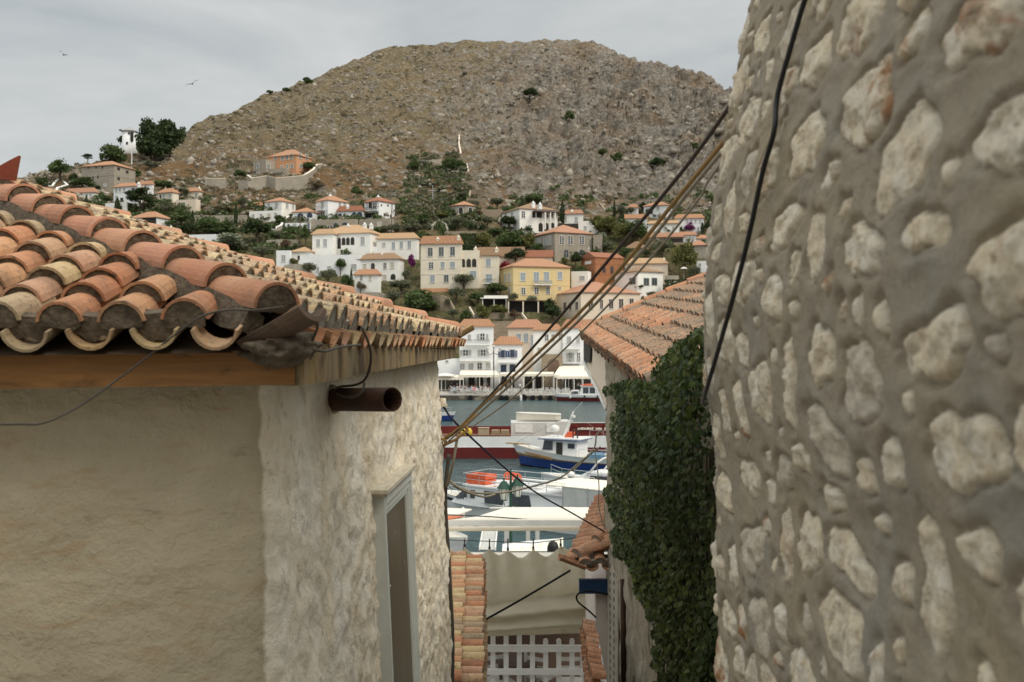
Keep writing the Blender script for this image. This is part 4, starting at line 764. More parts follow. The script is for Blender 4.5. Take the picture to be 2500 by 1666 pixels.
for a in [
 ('1',[(1690,600),(1725,625),(1855,607),(1925,625),(2150,605),(2185,590),(2240,555),(2270,515),(2310,510)],[70,85,90,90,90,90,70,45,30],'stone','pale coped stone wall curving round the yard of the orange house'),
 ('1',[(1345,628),(1400,630),(1515,628)],70,'stone','short pale coped wall left of the orange house wall'),
 ('1',[(1620,640),(1700,650),(1838,632)],90,'stone','crumbling stone wall below the left end of the orange house yard',None),
 ('1',[(1255,925),(1400,930),(1690,925)],60,'stone','long grey retaining wall below the dry golden bush',None),
 ('1',[(60,690),(100,688),(120,660),(150,632)],40,'stone','low white coped wall climbing at the left, nearest the frame edge','white'),
 ('1',[(130,735),(140,705),(225,680),(190,650)],30,'white','zigzag white wall left of the low pale roofed house','white'),
 ('1',[(690,562),(735,530),(822,527)],12,'stone','white coped wall at the right shoulder of the grey mansion','white'),
 ('1',[(395,852),(440,840),(475,815),(502,803)],14,'white','sweeping white wall beside the white flat roofed block','white'),
 ('1',[(450,752),(560,745)],20,'stone','straight white coped wall below the grey mansion','white'),
 ('1',[(1100,682),(1172,658)],10,'white','short slanting white wall above the cream houses','white'),
 ('1',[(2165,655),(2250,598)],8,'cream','slanting pale wall below the right end of the orange house yard',None),
 ('2',[(285,572),(345,572),(360,545),(420,520),(435,470),(470,440),(530,405)],[10,20,30,40,30,25,20],'stone','stepped white coped wall left of the blue doored cottage','white'),
 ('2',[(440,975),(600,962),(760,975)],70,'stone','low stone wall under the flat roofed annex of the mansion',None),
 ('2',[(240,690),(420,680),(600,690)],60,'stone','rough stone terrace wall below the rusty brown shrub',None),
 ('2',[(900,410),(940,375),(1010,370)],10,'white','slanting white parapet before the tall white tower house','white'),
 ('2',[(1350,1280),(1530,1290),(1620,1330)],80,'stone','stone retaining wall below the white front block',None),
 ('3',[(795,185),(800,125),(860,118),(960,135),(1080,170)],[60,90,100,100,70],'stone2','curved stone wall standing on the slope above the pavilion','stone2'),
 ('3',[(745,205),(880,215),(960,225)],70,'stone2','lower stone wall under the curved wall above the pavilion',None),
 ('3',[(880,335),(1000,338),(1148,340)],95,'stone2','straight stone wall between the pavilion and the arcaded villa',None),
 ('3',[(1195,225),(1295,240)],12,'cream','short pale coped wall behind the arcaded villa','cream'),
 ('3',[(360,520),(420,455),(500,500),(520,560)],40,'stone','rounded stone hut wall among the olive trees',None),
 ('3',[(500,590),(720,585),(860,590)],45,'stone2','long low terrace wall below the olive trees',None),
 ('3',[(230,1245),(540,1240)],30,'orange','orange earth bank edge below the three storey cream house',None),
 ('3',[(320,1330),(450,1320),(540,1350),(600,1480)],[90,160,140,60],'stone2','tall stone retaining wall below the three storey cream house',None),
 ('3',[(1240,1395),(1620,1400)],20,'cream','pale balustrade wall along the foot of the yellow house','cream'),
 ('5',[(770,240),(940,236),(1140,240)],210,'stone2','tall rough stone wall behind the balconied and blue shuttered houses',None),
 ('5',[(540,120),(700,125),(1100,120)],70,'stone2','garden wall carrying vines above the waterfront roofs',None),
 ('5',[(455,60),(520,170)],12,'cream','slanting pale stair parapet left of the vine wall','beige',.25),
 ('5',[(1140,140),(1200,215)],12,'cream','slanting pale stair parapet right of the vine wall','beige',.25),
 ('4',[(1100,1140),(1260,1140)],70,'stone','grey stone garden wall right of the green shuttered house',None),
 ('4',[(270,225),(345,320),(470,460)],8,'stone2','long pale path wall slanting down the hill on the right',None),
 ('0',[(1120,330),(1119,350),(1124,374)],6,'beige','pale path wall descending the middle of the hill',None),
 ('0',[(1138,400),(1143,425),(1150,455),(1158,468)],6,'beige','pale path wall along the right edge of the scrubby terrace',None),
 ('0',[(999,415),(994,440),(990,462)],6,'beige','pale path wall along the left edge of the scrubby terrace',None),
 ('0',[(1005,388),(1040,392),(1080,388)],8,'stone','grey wall closing the top of the scrubby terrace',None)]:
    wallp(*a)
def pole(F, x, yt, yb, label, r=.11, m='pole', arm=None):
    a, b = P(fx(F,x), fy(F,yt), Yof(fy(F,yb))-1.0), P(fx(F,x), fy(F,yb), Yof(fy(F,yb))-1.0)
    mb = MB(); mb.tube([b-Vector((0,0,1)), a], [r*1.2, r], 8)
    if arm: mb.box(a.x-arm, a.x+arm, a.y-.07, a.y+.07, a.z-(a.z-b.z)*.32, a.z-(a.z-b.z)*.32+.16)
    return thing1('utility_pole', mb, MT[m], label, 'pole')
pole('2',625,400,745,'dark wooden pole beside the blue doored cottage'); pole('2',1675,338,602,'dark wooden pole at the right wall of the red roofed veranda house'); pole('3',360,60,262,'grey pole with a cross arm in the scrub on the hill',.10,'grey',1.2); pole('2',340,680,790,'thin pole left of the rusty brown shrub',.08)
pole('1',745,400,528,'white pole below the windmill',.16,'frame'); pole('3',870,690,790,'thin dark pole between the cream houses',.07); pole('3',768,725,790,'short pale pole behind the cream link building',.07,'frame'); pole('0',866,385,426,'thin pole on the slope right of the orange house',.09); pole('3',870,-80,125,'tall thin pole above the curved stone wall',.09); pole('3',1755,140,330,'thin pole behind the arcaded villa chimneys',.09)
g = ground(fx('4',1320), fy('4',1165)); pa = empty('parasol', g, 0, 'white parasol above the clipped hedge', 'parasol'); mb = MB(); mb.lathe([(1.0,2.1),(.55,2.42),(.05,2.65)], 10); mb.build('canopy', MT['frame'], pa); mb = MB(); mb.tube([(0,0,-1),(0,0,2.2)], .04, 6); mb.build('pole', MT['polew'], pa)
# gulls
for k, (px, py, sp, lab) in enumerate([(155,134,.55,'small grey gull gliding at the upper left of the sky'), (470,205,.85,'gull with raised wings above the left slope of the hill')]):
    mb = MB(); c = P(px, py, 80); t_ = .5 if k else -.5; ux = Vector((math.cos(t_), .2, math.sin(t_))); up = Vector((-math.sin(t_), 0, math.cos(t_))); f = Vector((.3,-.9,.1))
    mb.tube([c-f*.22, c-f*.1, c+f*.12, c+f*.25], [.015,.05,.06,.02], 8)
    for sg in (-1, 1): a = c+ux*sg*.05; b = a+ux*sg*.3*sp+up*.12; d = b+ux*sg*.38*sp-up*.02; mb.add([a-f*.08, a+f*.09, b+f*.10, b-f*.04, d-f*.06, a-f*.08+up*.012, b-f*.04+up*.012], [(0,1,2,3),(3,2,4),(5,6,2,1),(6,4,2)])
    thing1('gull', mb, MT['grey'], lab, 'gull')
# ================================================================ NEAR BUILDINGS
def tilemat(name, cols, lichen, amount):
    t = NT(name); t.rough(.85, .25); r = t.island()
    n = len(cols); k = t.ramp(r, [((i+.0)/n, c) for i, c in enumerate(cols)], 'CONSTANT')
    k = t.mix(t.ramp(t.noise(7, 6, .65, .4), [(.38,0),(.68,.55)]), k, t.mix(.5, k, (.30,.20,.13)))
    k = t.mix(t.ramp(t.noise(2.2, 5, .6, .6), [(.45,0),(.7,.35)]), k, (.60,.42,.26))
    k = t.mix(t.ramp(t.noise(3.2, 6, .7, .8), [(.50,0),(.68,.6)]), k, (.17,.115,.075)); k = t.mix(t.ramp(t.noise(95, 4, .8), [(.58,0),(.70,.6)]), k, (.12,.085,.06)); k = t.mix(t.ramp(t.noise(34, 5, .75, .3), [(.5-amount*.35,0),(.62-amount*.25,.85)]), k, lichen)
    t.col(k); t.bump(t.math('ADD', t.noise(70, 5, .75), t.math('MULTIPLY', t.noise(12, 4, .6), 1.4)), .6, .008); return t.m
MT['ntile'] = tilemat('clay_tiles', [(.47,.21,.105),(.47,.26,.165),(.54,.41,.22),(.34,.26,.165),(.50,.27,.14),(.45,.19,.095),(.40,.31,.19),(.54,.35,.205),(.44,.27,.16),(.50,.33,.17)], (.10,.085,.065), -.15)
MT['ntilew'] = tilemat('weathered_clay_tiles', [(.52,.31,.17),(.56,.44,.25),(.45,.33,.21),(.60,.48,.29),(.50,.29,.16),(.55,.40,.24)], (.15,.125,.095), .12)
MT['hiptile'] = tilemat('hip_tiles', [(.46,.21,.125),(.48,.225,.14),(.44,.20,.115),(.47,.215,.12)], (.12,.08,.06), -.32)
MT['otile'] = tilemat('orange_clay_tiles', [(.50,.23,.12),(.53,.26,.14),(.47,.21,.11),(.54,.29,.17)], (.16,.12,.09), .0)
MT['dtile'] = tilemat('lichened_clay_tiles', [(.46,.24,.13),(.38,.235,.145),(.33,.22,.145),(.28,.20,.14),(.44,.24,.14)], (.14,.115,.085), .24)
MT['mortar'] = simple('old_mortar', (.17,.135,.095), (.075,.058,.040), 26, .95, 1.0, 40, .02)
MT['mortarL'] = simple('grey_mortar', (.30,.275,.23), (.16,.14,.11), 9, .95, .7, 30, .02)
def barrel(mb, p0, u, n, L, r0, r1, th=.011, arc=PI*.92, seg=9, mi=0, concave=False):
    u = u.normalized(); s = u.cross(n).normalized(); n = s.cross(u).normalized(); vs = []
    for t, r in ((0, r0), (L, r1)):
        for q in (r, r-th):
            for k in range(seg+1):
                f = -arc/2+arc*k/seg
                vs.append(p0+u*t+(s*math.sin(f)*q+n*(math.cos(f)*q) if not concave else s*math.sin(f)*q+n*(r0-math.cos(f)*q)))
    m = seg+1; fs = []
    for k in range(seg):
        fs += [(k, k+1, 2*m+k+1, 2*m+k), (m+k+1, m+k, 3*m+k, 3*m+k+1), (k+1, k, m+k, m+k+1), (2*m+k, 2*m+k+1, 3*m+k+1, 3*m+k)]
    fs += [(0, 2*m, 3*m, m), (m-1, 2*m-1, 4*m-1, 3*m-1)]
    mb.add(vs, fs, mi)
def plug(mb, p0, u, n, r, mi, drop=0, seg=9, back=.008):
    u = u.normalized(); s = u.cross(n).normalized(); n = s.cross(u).normalized(); vs = [p0+u*back-n*drop*.5]
    for k in range(seg+1):
        f = -PI*.47+PI*.94*k/seg; j = r*random.uniform(.9, 1.0)
        vs.append(p0+u*(back*random.uniform(.3, 1.2))+s*math.sin(f)*j+n*(math.cos(f)*j))
    fs = [(0, k+1, k+2) for k in range(seg)]
    if drop:
        b = len(vs); m = 5
        for k in range(m+1):
            a = vs[1].lerp(vs[seg+1], k/m); vs.append(a-n*drop*(random.uniform(.3, 1.0))+u*back*.5)
        fs += [(0, 1, b)]+[(0, b+k, b+k+1) for k in range(m)]+[(0, b+m, seg+1)]
    mb.add(vs, fs, mi)
def jit(v, a): return v+Vector((random.uniform(-a, a), random.uniform(-a, a), random.uniform(-a*.5, a*.5)))
def roof_face(mb, O, e, up, length, run, pitch=.215, expo=.215, L=.36, r=.084, z_lift=.03, mi=0, mm=1, mort=True, plugdrop=.02, pan=None):
    """tiles over a sloping face: O eave corner, e along the eave, up the slope, run(a)->slope length there"""
    e = e.normalized(); up = up.normalized(); n = e.cross(up).normalized()
    if n.z < 0: n = -n
    for i in range(int(length/pitch)+1):
        a = (i+.5)*pitch; b = (i+1.0)*pitch
        m = run(a); k = 0
        while k*expo < m:
            p = O+e*(a+random.uniform(-.008, .008))+up*(k*expo+random.uniform(-.018, .018))+n*(z_lift+.036+random.uniform(0, .008))
            ax = (up*L-n*.042+e*random.uniform(-.012, .012)); l = min(L, max(.12, m-k*expo+.05)); rr = r*random.uniform(.94, 1.04)
            barrel(mb, p, ax, n, l, rr, rr*.82, mi=mi)
            if mort: plug(mb, p, ax, n, rr-.009, mm, plugdrop if k == 0 else 0)
            k += 1
        if mort and mm == 1 and run(b) > .1:
            q0 = O+e*b+up*.01-n*.02; ar = r*.97; top_ = r*random.uniform(.28, .5); vs = []
            for j in range(9): f = -1.25+2.5*j/8; vs.append(q0+e*(math.sin(f)*ar)+n*(r*.98-math.cos(f)*ar*random.uniform(.55, .95)))
            vs += [q0+e*(ar*.95)+n*(r*1.05+top_), q0+e*(ar*.3)+n*(r*1.0+top_*random.uniform(.7,1)), q0-e*(ar*.3)+n*(r*1.0+top_*random.uniform(.7,1)), q0-e*(ar*.95)+n*(r*1.05+top_)]
            mb.prism(vs, up*.05, mm)
        m = run(b); k = 0
        while k*expo < m-.02:
            p = O+e*(b+random.uniform(-.006, .006))+up*(k*expo-.05+random.uniform(-.012, .012))-n*(.02)
            barrel(mb, p, up*L-n*.015, n, min(L, max(.12, m-k*expo+.05)), r*.98, r*1.05, mi=mi if pan is None else pan, concave=True)
            k += 1
def hip_row(mb, A, B, n, expo=.365, L=.44, r=.095, mi=0, mm=1, lift=.07, plugs=True):
    d = (B-A); ln = d.length; u = d.normalized(); k = 0
    while k*expo < ln:
        p = A+u*(k*expo)+n*(lift+.035)+Vector((random.uniform(-.006,.006), 0, 0))
        if plugs: barrel(mb, p+u*.014, u*L-n*.045, n, .10, r-.016, r-.02, .045, PI*1.0, 14, mm)
        barrel(mb, p, u*L-n*.045, n, L, r*random.uniform(.98,1.03), r*.84, .012, PI*1.02, 14, mi)
        if plugs:   # rough mortar collar under the lip and along both sides
            plug(mb, p, u, n, r-.010, mm, .03, 11, .010)
            for sg in (-1, 1):
                s = u.cross(n)*sg; c = p+s*r*.92-n*.02
                mb.loft([[c+u*t-n*.09*random.uniform(.7,1)+s*.035, c+u*t+n*.02, c+u*t-s*.06-n*.02, c+u*t-s*.05-n*.1] for t in (.03,.16,.30,.44)], mm)
        k += 1
# ---------------------------------------------------------------- LEFT HOUSE
lh = empty('cottage', (-1.6, 6.5, H-4.6), 0, 'whitewashed tile roofed cottage filling the left foreground, narrow window on its alley side', 'house'); OFF = lh.location
SL = .355; C0 = Vector((-.80, 3.62, H+.02)); C1 = Vector((-.53, 10.12, H+.02)); dS = (C1-C0).normalized(); LS = (C1-C0).length
eF = Vector((-1, -.05, -.012)).normalized(); upF = Vector((-.05, 1, SL)).normalized(); upS = Vector((-1, .0416, SL)).normalized()
AP = C0+Vector((-3.22, 3.25, 3.22*SL)); csl = math.sqrt(1+SL*SL)
mb = MB()
roof_face(mb, C0+eF*.02, eF, upF, 3.5, lambda a: max(0, (a-.14)*csl), plugdrop=.035)
mb.build('roof_tiles', [MT['ntile'], MT['mortar']], lh, False, OFF, False)
mb = MB()
roof_face(mb, C0+dS*.05, dS, upS, LS-.1, lambda a: max(.08, (min(a, LS-a)-.14)*csl), .235, .34, .45, .088, mi=0, mm=1, plugdrop=.05, pan=2)
mb.build('weathered_roof_tiles', [MT['ntilew'], MT['mortarL'], MT['ntile']], lh, False, OFF, False)
nH = Vector((.18, -.18, 1)).normalized()
mb = MB(); hip_row(mb, C0+Vector((-.06,.06,.01)), AP, nH)
mb.build('hip_tiles', [MT['hiptile'], MT['mortar']], lh, False, OFF, False)
mb = MB(); hip_row(mb, C1+Vector((-.06,-.06,.01)), AP, Vector((.18,.18,1)).normalized(), .42, .5, .105, plugs=False)
mb.build('hip_tiles', [MT['hiptile'], MT['mortar']], lh, False, OFF, False)
mb = MB()   # boarding under the tiles
AL = C0+eF*6.4; BL = Vector((-7.2, 10.1, H+.02)); AP2 = AP
mb.add([C0, C1, AL, BL, AP2], [(0,2,4),(1,0,4),(3,1,4),(2,3,4),(0,1,3,2)])
for i in range(len(mb.v)): mb.v[i] = (mb.v[i][0], mb.v[i][1], mb.v[i][2]-.045)
MT['board'] = simple('roof_boards', (.10,.075,.05), None, 4, .9)
mb.build('roof_boards', MT['board'], lh, False, OFF)
# upturned corner tiles
def horn(name, p, u, n, L=.34, r=.105, m='mortar', tip=0):
    mb = MB(); barrel(mb, p, u, n, L, r, r*1.05, .02, PI*.72, 10, 0, True); return mb.build(name, [MT[m]], lh, False, OFF)
MT['oldtile'] = simple('blackened_tile', (.17,.11,.075), (.08,.06,.045), 9, .9, .6, 30, .01)
MT['redtile'] = simple('red_tile', (.22,.05,.025), (.16,.04,.02), 9, .8, .4, 30, .01)
MT['yeltile'] = simple('ochre_tile', (.46,.31,.15), (.34,.23,.12), 9, .9, .5, 30, .01)
horn('corner_tile', C0+Vector((-.125,.06,-.055)), Vector((.86,-.42,.42)), Vector((-.35,.2,.92)), .30, .085, 'oldtile')
horn('corner_tile', C1+Vector((-.10,-.0,-.02)), Vector((.9,.2,.55)), Vector((-.5,-.1,.9)), .30, .10, 'yeltile')
q = MB(); a = P(-8, 436, 5.55); q.prism([a, a+Vector((.095,0,-.01)), P(46,380,5.55), P(22,392,5.55), P(-14,412,5.55)], (.0,.025,.0)); q.build('ridge_end_tile', MT['redtile'], lh, False, OFF)
bm = bmesh.new(); bmesh.ops.create_icosphere(bm, subdivisions=4, radius=1)
for v in bm.verts: q = v.co.copy(); k = 1+.35*mn.fractal(q*1.8, 1, 2, 4); v.co = Vector((q.x*.13*k-.035, q.y*.20*k+.13, q.z*.062*k-.035))+C0-OFF
me = bpy.data.meshes.new('corner_mortar'); bm.to_mesh(me); bm.free(); me.materials.append(MT['mortar']); me.polygons.foreach_set('use_smooth', [True]*len(me.polygons)); o = bpy.data.objects.new('corner_mortar', me); C.objects.link(o); o.parent = lh
# fascia beams
t = NT('fascia_wood'); t.rough(.7, .3)
k = t.mix(t.ramp(t.noise(3, 6, .7, .8, stretch=(.6,1,9)), [(.3,0),(.7,1)]), (.38,.185,.06), (.20,.10,.038))
k = t.mix(t.ramp(t.noise(2.2, 4, .6, .5, stretch=(1.4,1,4)), [(.58,0),(.72,.85)]), k, (.045,.028,.016)); t.col(k); t.bump(t.noise(6, 5, .7, stretch=(.5,1,14)), .5, .008); MT['fascia'] = t.m
t = NT('stained_fascia'); t.rough(.85, .2)
k = t.mix(t.ramp(t.noise(2.5, 6, .7, .6, stretch=(1,1.6,.4)), [(.36,0),(.62,1)]), (.29,.20,.085), (.24,.19,.12))
k = t.mix(t.ramp(t.noise(5, 6, .7, .5, stretch=(1,1,.35)), [(.46,0),(.6,.9)]), k, (.075,.05,.03)); t.col(k); t.bump(t.noise(14, 5, .7, stretch=(1,1,.4)), .5, .01); MT['fasciaS'] = t.m
mb = MB(); a = Vector((-.785, 3.715, H-.075)); b = a+eF*2.6
mb.bar(a, b, .05, .135); mb.build('fascia', MT['fascia'], lh, False, OFF)
mb = MB(); a = Vector((-.775, 3.70, H-.07)); m1 = a+dS*.78; mb.bar(a, m1, .05, .15); mb.build('fascia', MT['fasciaS'], lh, False, OFF)
mb = MB(); a = m1+dS*.004+Vector((-.012,0,0)); b = C1+Vector((-.045,-.06,-.07)); mb.loft([[p+Vector((x,0,z)) for x, z in ((-.03,-.072-k),(.02,-.072-k),(.02,.065),(-.03,.065))] for p, k in ((a,0),(a.lerp(b,.5),.0),(b,.0))]); mb.build('fascia', MT['fasciaS'], lh, False, OFF)
# soffit plaster between wall and fascia
mb = MB(); mb.loft([[Vector((-1.0,3.9,H-.15)),Vector((-.80,3.75,H-.15)),Vector((-.80,3.75,H-.06)),Vector((-1.0,3.9,H-.06))],[Vector((-.9,10.0,H-.13)),Vector((-.58,10.0,H-.13)),Vector((-.58,10.0,H-.06)),Vector((-.9,10.0,H-.06))]])
MT['soffit'] = simple('stained_plaster', (.36,.30,.21), (.20,.155,.10), 3, .9, .6, 14, .02); mb.build('soffit', MT['soffit'], lh, False, OFF)
# walls
def wall_path():
    pts = [(-3.5, 3.80)]; cx, cy, r = -.93-.10, 3.90+.10, .10
    pts += [(-1.2, 3.893)]
    for k in range(9): a = -PI/2+k/8*(PI/2); pts.append((cx+r*math.cos(a), cy+r*math.sin(a)))
    x1, y1 = -.93+.033*6.2, 10.15; r = .28
    pts.append((-.93+.033*.3, 4.3))
    for k in range(9): a = k/8*PI/2; pts.append((x1-r+r*math.cos(a), y1-.28+r*math.sin(a)))
    pts += [(-3.0, 10.25)]
    P_ = np.array(pts); d = np.r_[0, np.cumsum(np.hypot(*np.diff(P_, axis=0).T))]; s = np.arange(0, d[-1], .021)
    return np.stack([np.interp(s, d, P_[:,0]), np.interp(s, d, P_[:,1])], 1)
pp = wall_path(); tg = np.gradient(pp, axis=0); tg /= np.linalg.norm(tg, axis=1)[:, None]; nr = np.stack([tg[:,1], -tg[:,0]], 1)
zs = np.arange(-4.3, -.10, .0215); V = np.zeros((len(pp), len(zs), 3)); FR_ = np.zeros((len(pp), len(zs)))
for i in range(len(pp)):
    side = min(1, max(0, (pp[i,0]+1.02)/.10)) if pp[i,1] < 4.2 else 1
    for j, z in enumerate(zs):
        x, y = pp[i]; q = Vector((x, y, z))
        bat = .045*(-z)*side
        if side > .5 or y > 4.2:
            d = mn.fractal(q*2.0, 1, 2, 2)*.022+mn.fractal(q*8.0, .8, 2, 3)*.020
            d += max(0, mn.noise(q*14.0))*.022
            fade = min(1, (-.1-z)/.5); d *= .35+.65*fade
        else: d = mn.fractal(q*3.0, 1, 2, 3)*.007+mn.fractal(Vector((x*4, y*4, z*8)), .9, 2, 3)*.007
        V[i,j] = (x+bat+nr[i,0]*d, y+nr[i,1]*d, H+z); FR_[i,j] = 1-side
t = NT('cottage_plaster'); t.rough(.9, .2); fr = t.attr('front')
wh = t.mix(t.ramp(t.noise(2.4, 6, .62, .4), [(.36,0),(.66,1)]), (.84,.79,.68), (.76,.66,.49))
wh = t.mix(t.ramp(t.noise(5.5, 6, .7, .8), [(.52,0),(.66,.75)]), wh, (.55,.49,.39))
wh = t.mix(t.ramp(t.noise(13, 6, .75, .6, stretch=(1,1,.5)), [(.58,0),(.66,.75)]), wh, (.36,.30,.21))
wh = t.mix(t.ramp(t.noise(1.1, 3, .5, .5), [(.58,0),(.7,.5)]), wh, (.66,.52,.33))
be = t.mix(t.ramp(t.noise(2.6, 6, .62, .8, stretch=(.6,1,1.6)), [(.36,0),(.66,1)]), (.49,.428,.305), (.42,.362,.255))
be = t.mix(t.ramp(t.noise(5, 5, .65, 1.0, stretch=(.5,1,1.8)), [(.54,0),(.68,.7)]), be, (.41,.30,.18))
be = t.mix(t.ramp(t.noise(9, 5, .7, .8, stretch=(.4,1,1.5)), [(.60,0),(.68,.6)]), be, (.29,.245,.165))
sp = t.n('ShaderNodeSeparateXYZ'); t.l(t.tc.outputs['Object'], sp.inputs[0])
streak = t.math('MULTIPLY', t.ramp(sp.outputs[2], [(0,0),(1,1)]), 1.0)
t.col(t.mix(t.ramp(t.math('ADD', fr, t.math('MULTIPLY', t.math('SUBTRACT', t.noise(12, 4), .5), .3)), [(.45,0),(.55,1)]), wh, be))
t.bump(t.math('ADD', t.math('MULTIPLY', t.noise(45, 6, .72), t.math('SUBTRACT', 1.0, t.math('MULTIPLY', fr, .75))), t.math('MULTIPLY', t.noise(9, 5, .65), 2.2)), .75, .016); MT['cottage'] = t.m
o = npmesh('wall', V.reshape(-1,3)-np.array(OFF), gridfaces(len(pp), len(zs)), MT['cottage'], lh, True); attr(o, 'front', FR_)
# window on the alley side
fo = Vector((-.93+.033*2.12+.02, 6.0, 0)); du = Vector((.033, 1, 0)).normalized(); dn = Vector((1, -.033, 0)).normalized()
def WB(mb, u0, u1, o0, o1, z0, z1, mi=0, lean=.045):
    p = []
    for z in (z0, z1):
        for u, o_ in ((u0,o0),(u1,o0),(u1,o1),(u0,o1)): p.append(fo+du*u+dn*(o_+.0-lean*z)+Vector((0,0,H+z)))
    mb.add(p, [(0,3,2,1),(4,5,6,7),(0,1,5,4),(1,2,6,5),(2,3,7,6),(3,0,4,7)], mi)
MT['winframe'] = simple('pale_painted_wood', (.60,.63,.60), (.54,.56,.52), 3, .55, .15, 30)
MT['slab'] = simple('marble_slab', (.62,.57,.46), (.42,.38,.29), 8, .6, .2, 30, stretch=(3,.6,1))
MT['pane'] = simple('brown_curtained_glass', (.13,.105,.065), (.10,.08,.05), 3, .35, spec=.2, stretch=(1,3,.1))
WZ0, WZ1, WL = -3.1, -.885, 1.22
mb = MB(); WB(mb, .10, WL-.10, -.05, .012, WZ0, WZ1-.11); wnd = mb.build('window', MT['pane'], lh, False, OFF)
mb = MB()
for (u0,u1,o1,zz) in ((0,.05,.052,WZ1),(.0525,.085,.036,WZ1-.055),(.0875,.115,.024,WZ1-.10)):
    WB(mb, u0, u1, -.05, o1, WZ0, zz); WB(mb, WL-u1, WL-u0, -.05, o1, WZ0, zz)
for (o1,za,zb,iu) in ((.055,-.055,0,.0),(.039,-.105,-.0575,.0525),(.027,-.14,-.1075,.088)): WB(mb, iu+.0502 if iu == 0 else iu, WL-(iu+.0502 if iu == 0 else iu), -.05, o1, WZ1+za, WZ1+zb-.001)
mb.build('window_frame', MT['winframe'], wnd)
for c in wnd.children: c.location = (0,0,0); c.data.transform(Matrix.Translation(-OFF))
mb = MB(); [WB(mb, .055, .085, .03, .05, z, z+.012) for z in (-1.62, -2.35)]; o = mb.build('hinge', MT['pole'], wnd, False, OFF)
mb = MB(); WB(mb, -.07, WL+.07, -.05, .085, WZ1+.022, WZ1+.044); WB(mb, -.04, WL+.04, -.05, .065, WZ1+.001, WZ1+.0215); mb.build('cornice', MT['slab'], lh, False, OFF)
# rusty pipe
MT['rustpipe'] = simple('rusty_iron', (.075,.035,.02), (.035,.02,.014), 8, .75, .4, 25, .008, wear=((.20,.12,.05), 9, .63))
mb = MB(); a = P(808, 976, 5.0); b = P(958, 976, 4.66); u = (b-a).normalized(); s1 = u.cross(Vector((0,0,1))).normalized(); s2 = s1.cross(u); ri, ro = .050, .056; N = 26; vs = []
for p, r in ((a, ro), (b, ro), (b-u*.004, ri), (a, ri)):
    for k in range(N): vs.append(p+(s1*math.cos(2*PI*k/N)+s2*math.sin(2*PI*k/N))*r*(1+.012*math.sin(3*k)))
fs = [(i*N+k, i*N+(k+1)%N, (i+1)*N+(k+1)%N, (i+1)*N+k) for i in range(3) for k in range(N)]
mb.add(vs, fs); mb.tube([a-u*.05, a+u*.035], [.085,.066], 14, 1)
mb.build('drain_pipe', [MT['rustpipe'], MT['soffit']], lh, False, OFF)
# ---------------------------------------------------------------- RIGHT STONE HOUSE (rounded corner, near)
tw = empty('stone_house', (1.6, 1.2, H-1.7), 0, 'rubble stone house wall with rounded corner filling the right foreground', 'house'); OT = tw.location
_tz = np.array([-1.7,-1.083,-.338,-.14,.122,.478,.82,1.11,1.7]); _tx = np.array([.655,.656,.650,.617,.608,.643,.708,.761,.84])
g_ = .0065; zs = np.arange(-1.7, 1.6, g_); r = .5
s_line = np.arange(.75, 3.2, g_); s_arc = np.arange(0, r*PI/2, g_); ns = len(s_line)+len(s_arc)
SS = np.concatenate([s_line, 3.2+s_arc])
hgt = np.zeros((ns, len(zs))); msk = np.zeros_like(hgt); sid = np.zeros_like(hgt); rng = np.random.default_rng(5)
S0, Z0 = np.meshgrid(SS, zs, indexing='ij')
for i in range(0, ns):
    pass
base = np.array([[mn.fractal(Vector((s*3.2, z*3.2, 1)), 1, 2, 3)*.012 for z in zs[::3]] for s in SS[::3]])
base = np.repeat(np.repeat(base, 3, 0), 3, 1)[:ns, :len(zs)]
k5 = np.ones(5)/5; base = np.apply_along_axis(lambda m: np.convolve(m, k5, 'same'), 0, base); base = np.apply_along_axis(lambda m: np.convolve(m, k5, 'same'), 1, base)
stones = []; tries = 0
while tries < 16000 and len(stones) < 380:
    tries += 1
    q = rng.random()
    if len(stones) < 170: a, b = rng.uniform(.072, .13), rng.uniform(.044, .078)
    elif len(stones) < 260: a, b = rng.uniform(.04, .075), rng.uniform(.03, .05)
    else: a, b = rng.uniform(.02, .036), rng.uniform(.015, .026)
    if rng.random() < .2: a *= .6; b *= 1.35
    s, z = rng.uniform(.8, 3.95), rng.uniform(-1.68, 1.58); rot = rng.normal()*.16
    ok = all((abs(s-t_[0])/(a+t_[2]+.042))**2.6+(abs(z-t_[1])/(b+t_[3]+.026))**2.6 > 1.0 for t_ in stones)
    if ok: stones.append((s, z, a, b, rot, rng.random(), rng.random()*9))
NZ = np.array([[mn.fractal(Vector((s*16, z*16, 7)), .8, 2.1, 4) for z in zs[::2]] for s in SS[::2]]); NZ = np.repeat(np.repeat(NZ, 2, 0), 2, 1)[:ns, :len(zs)]
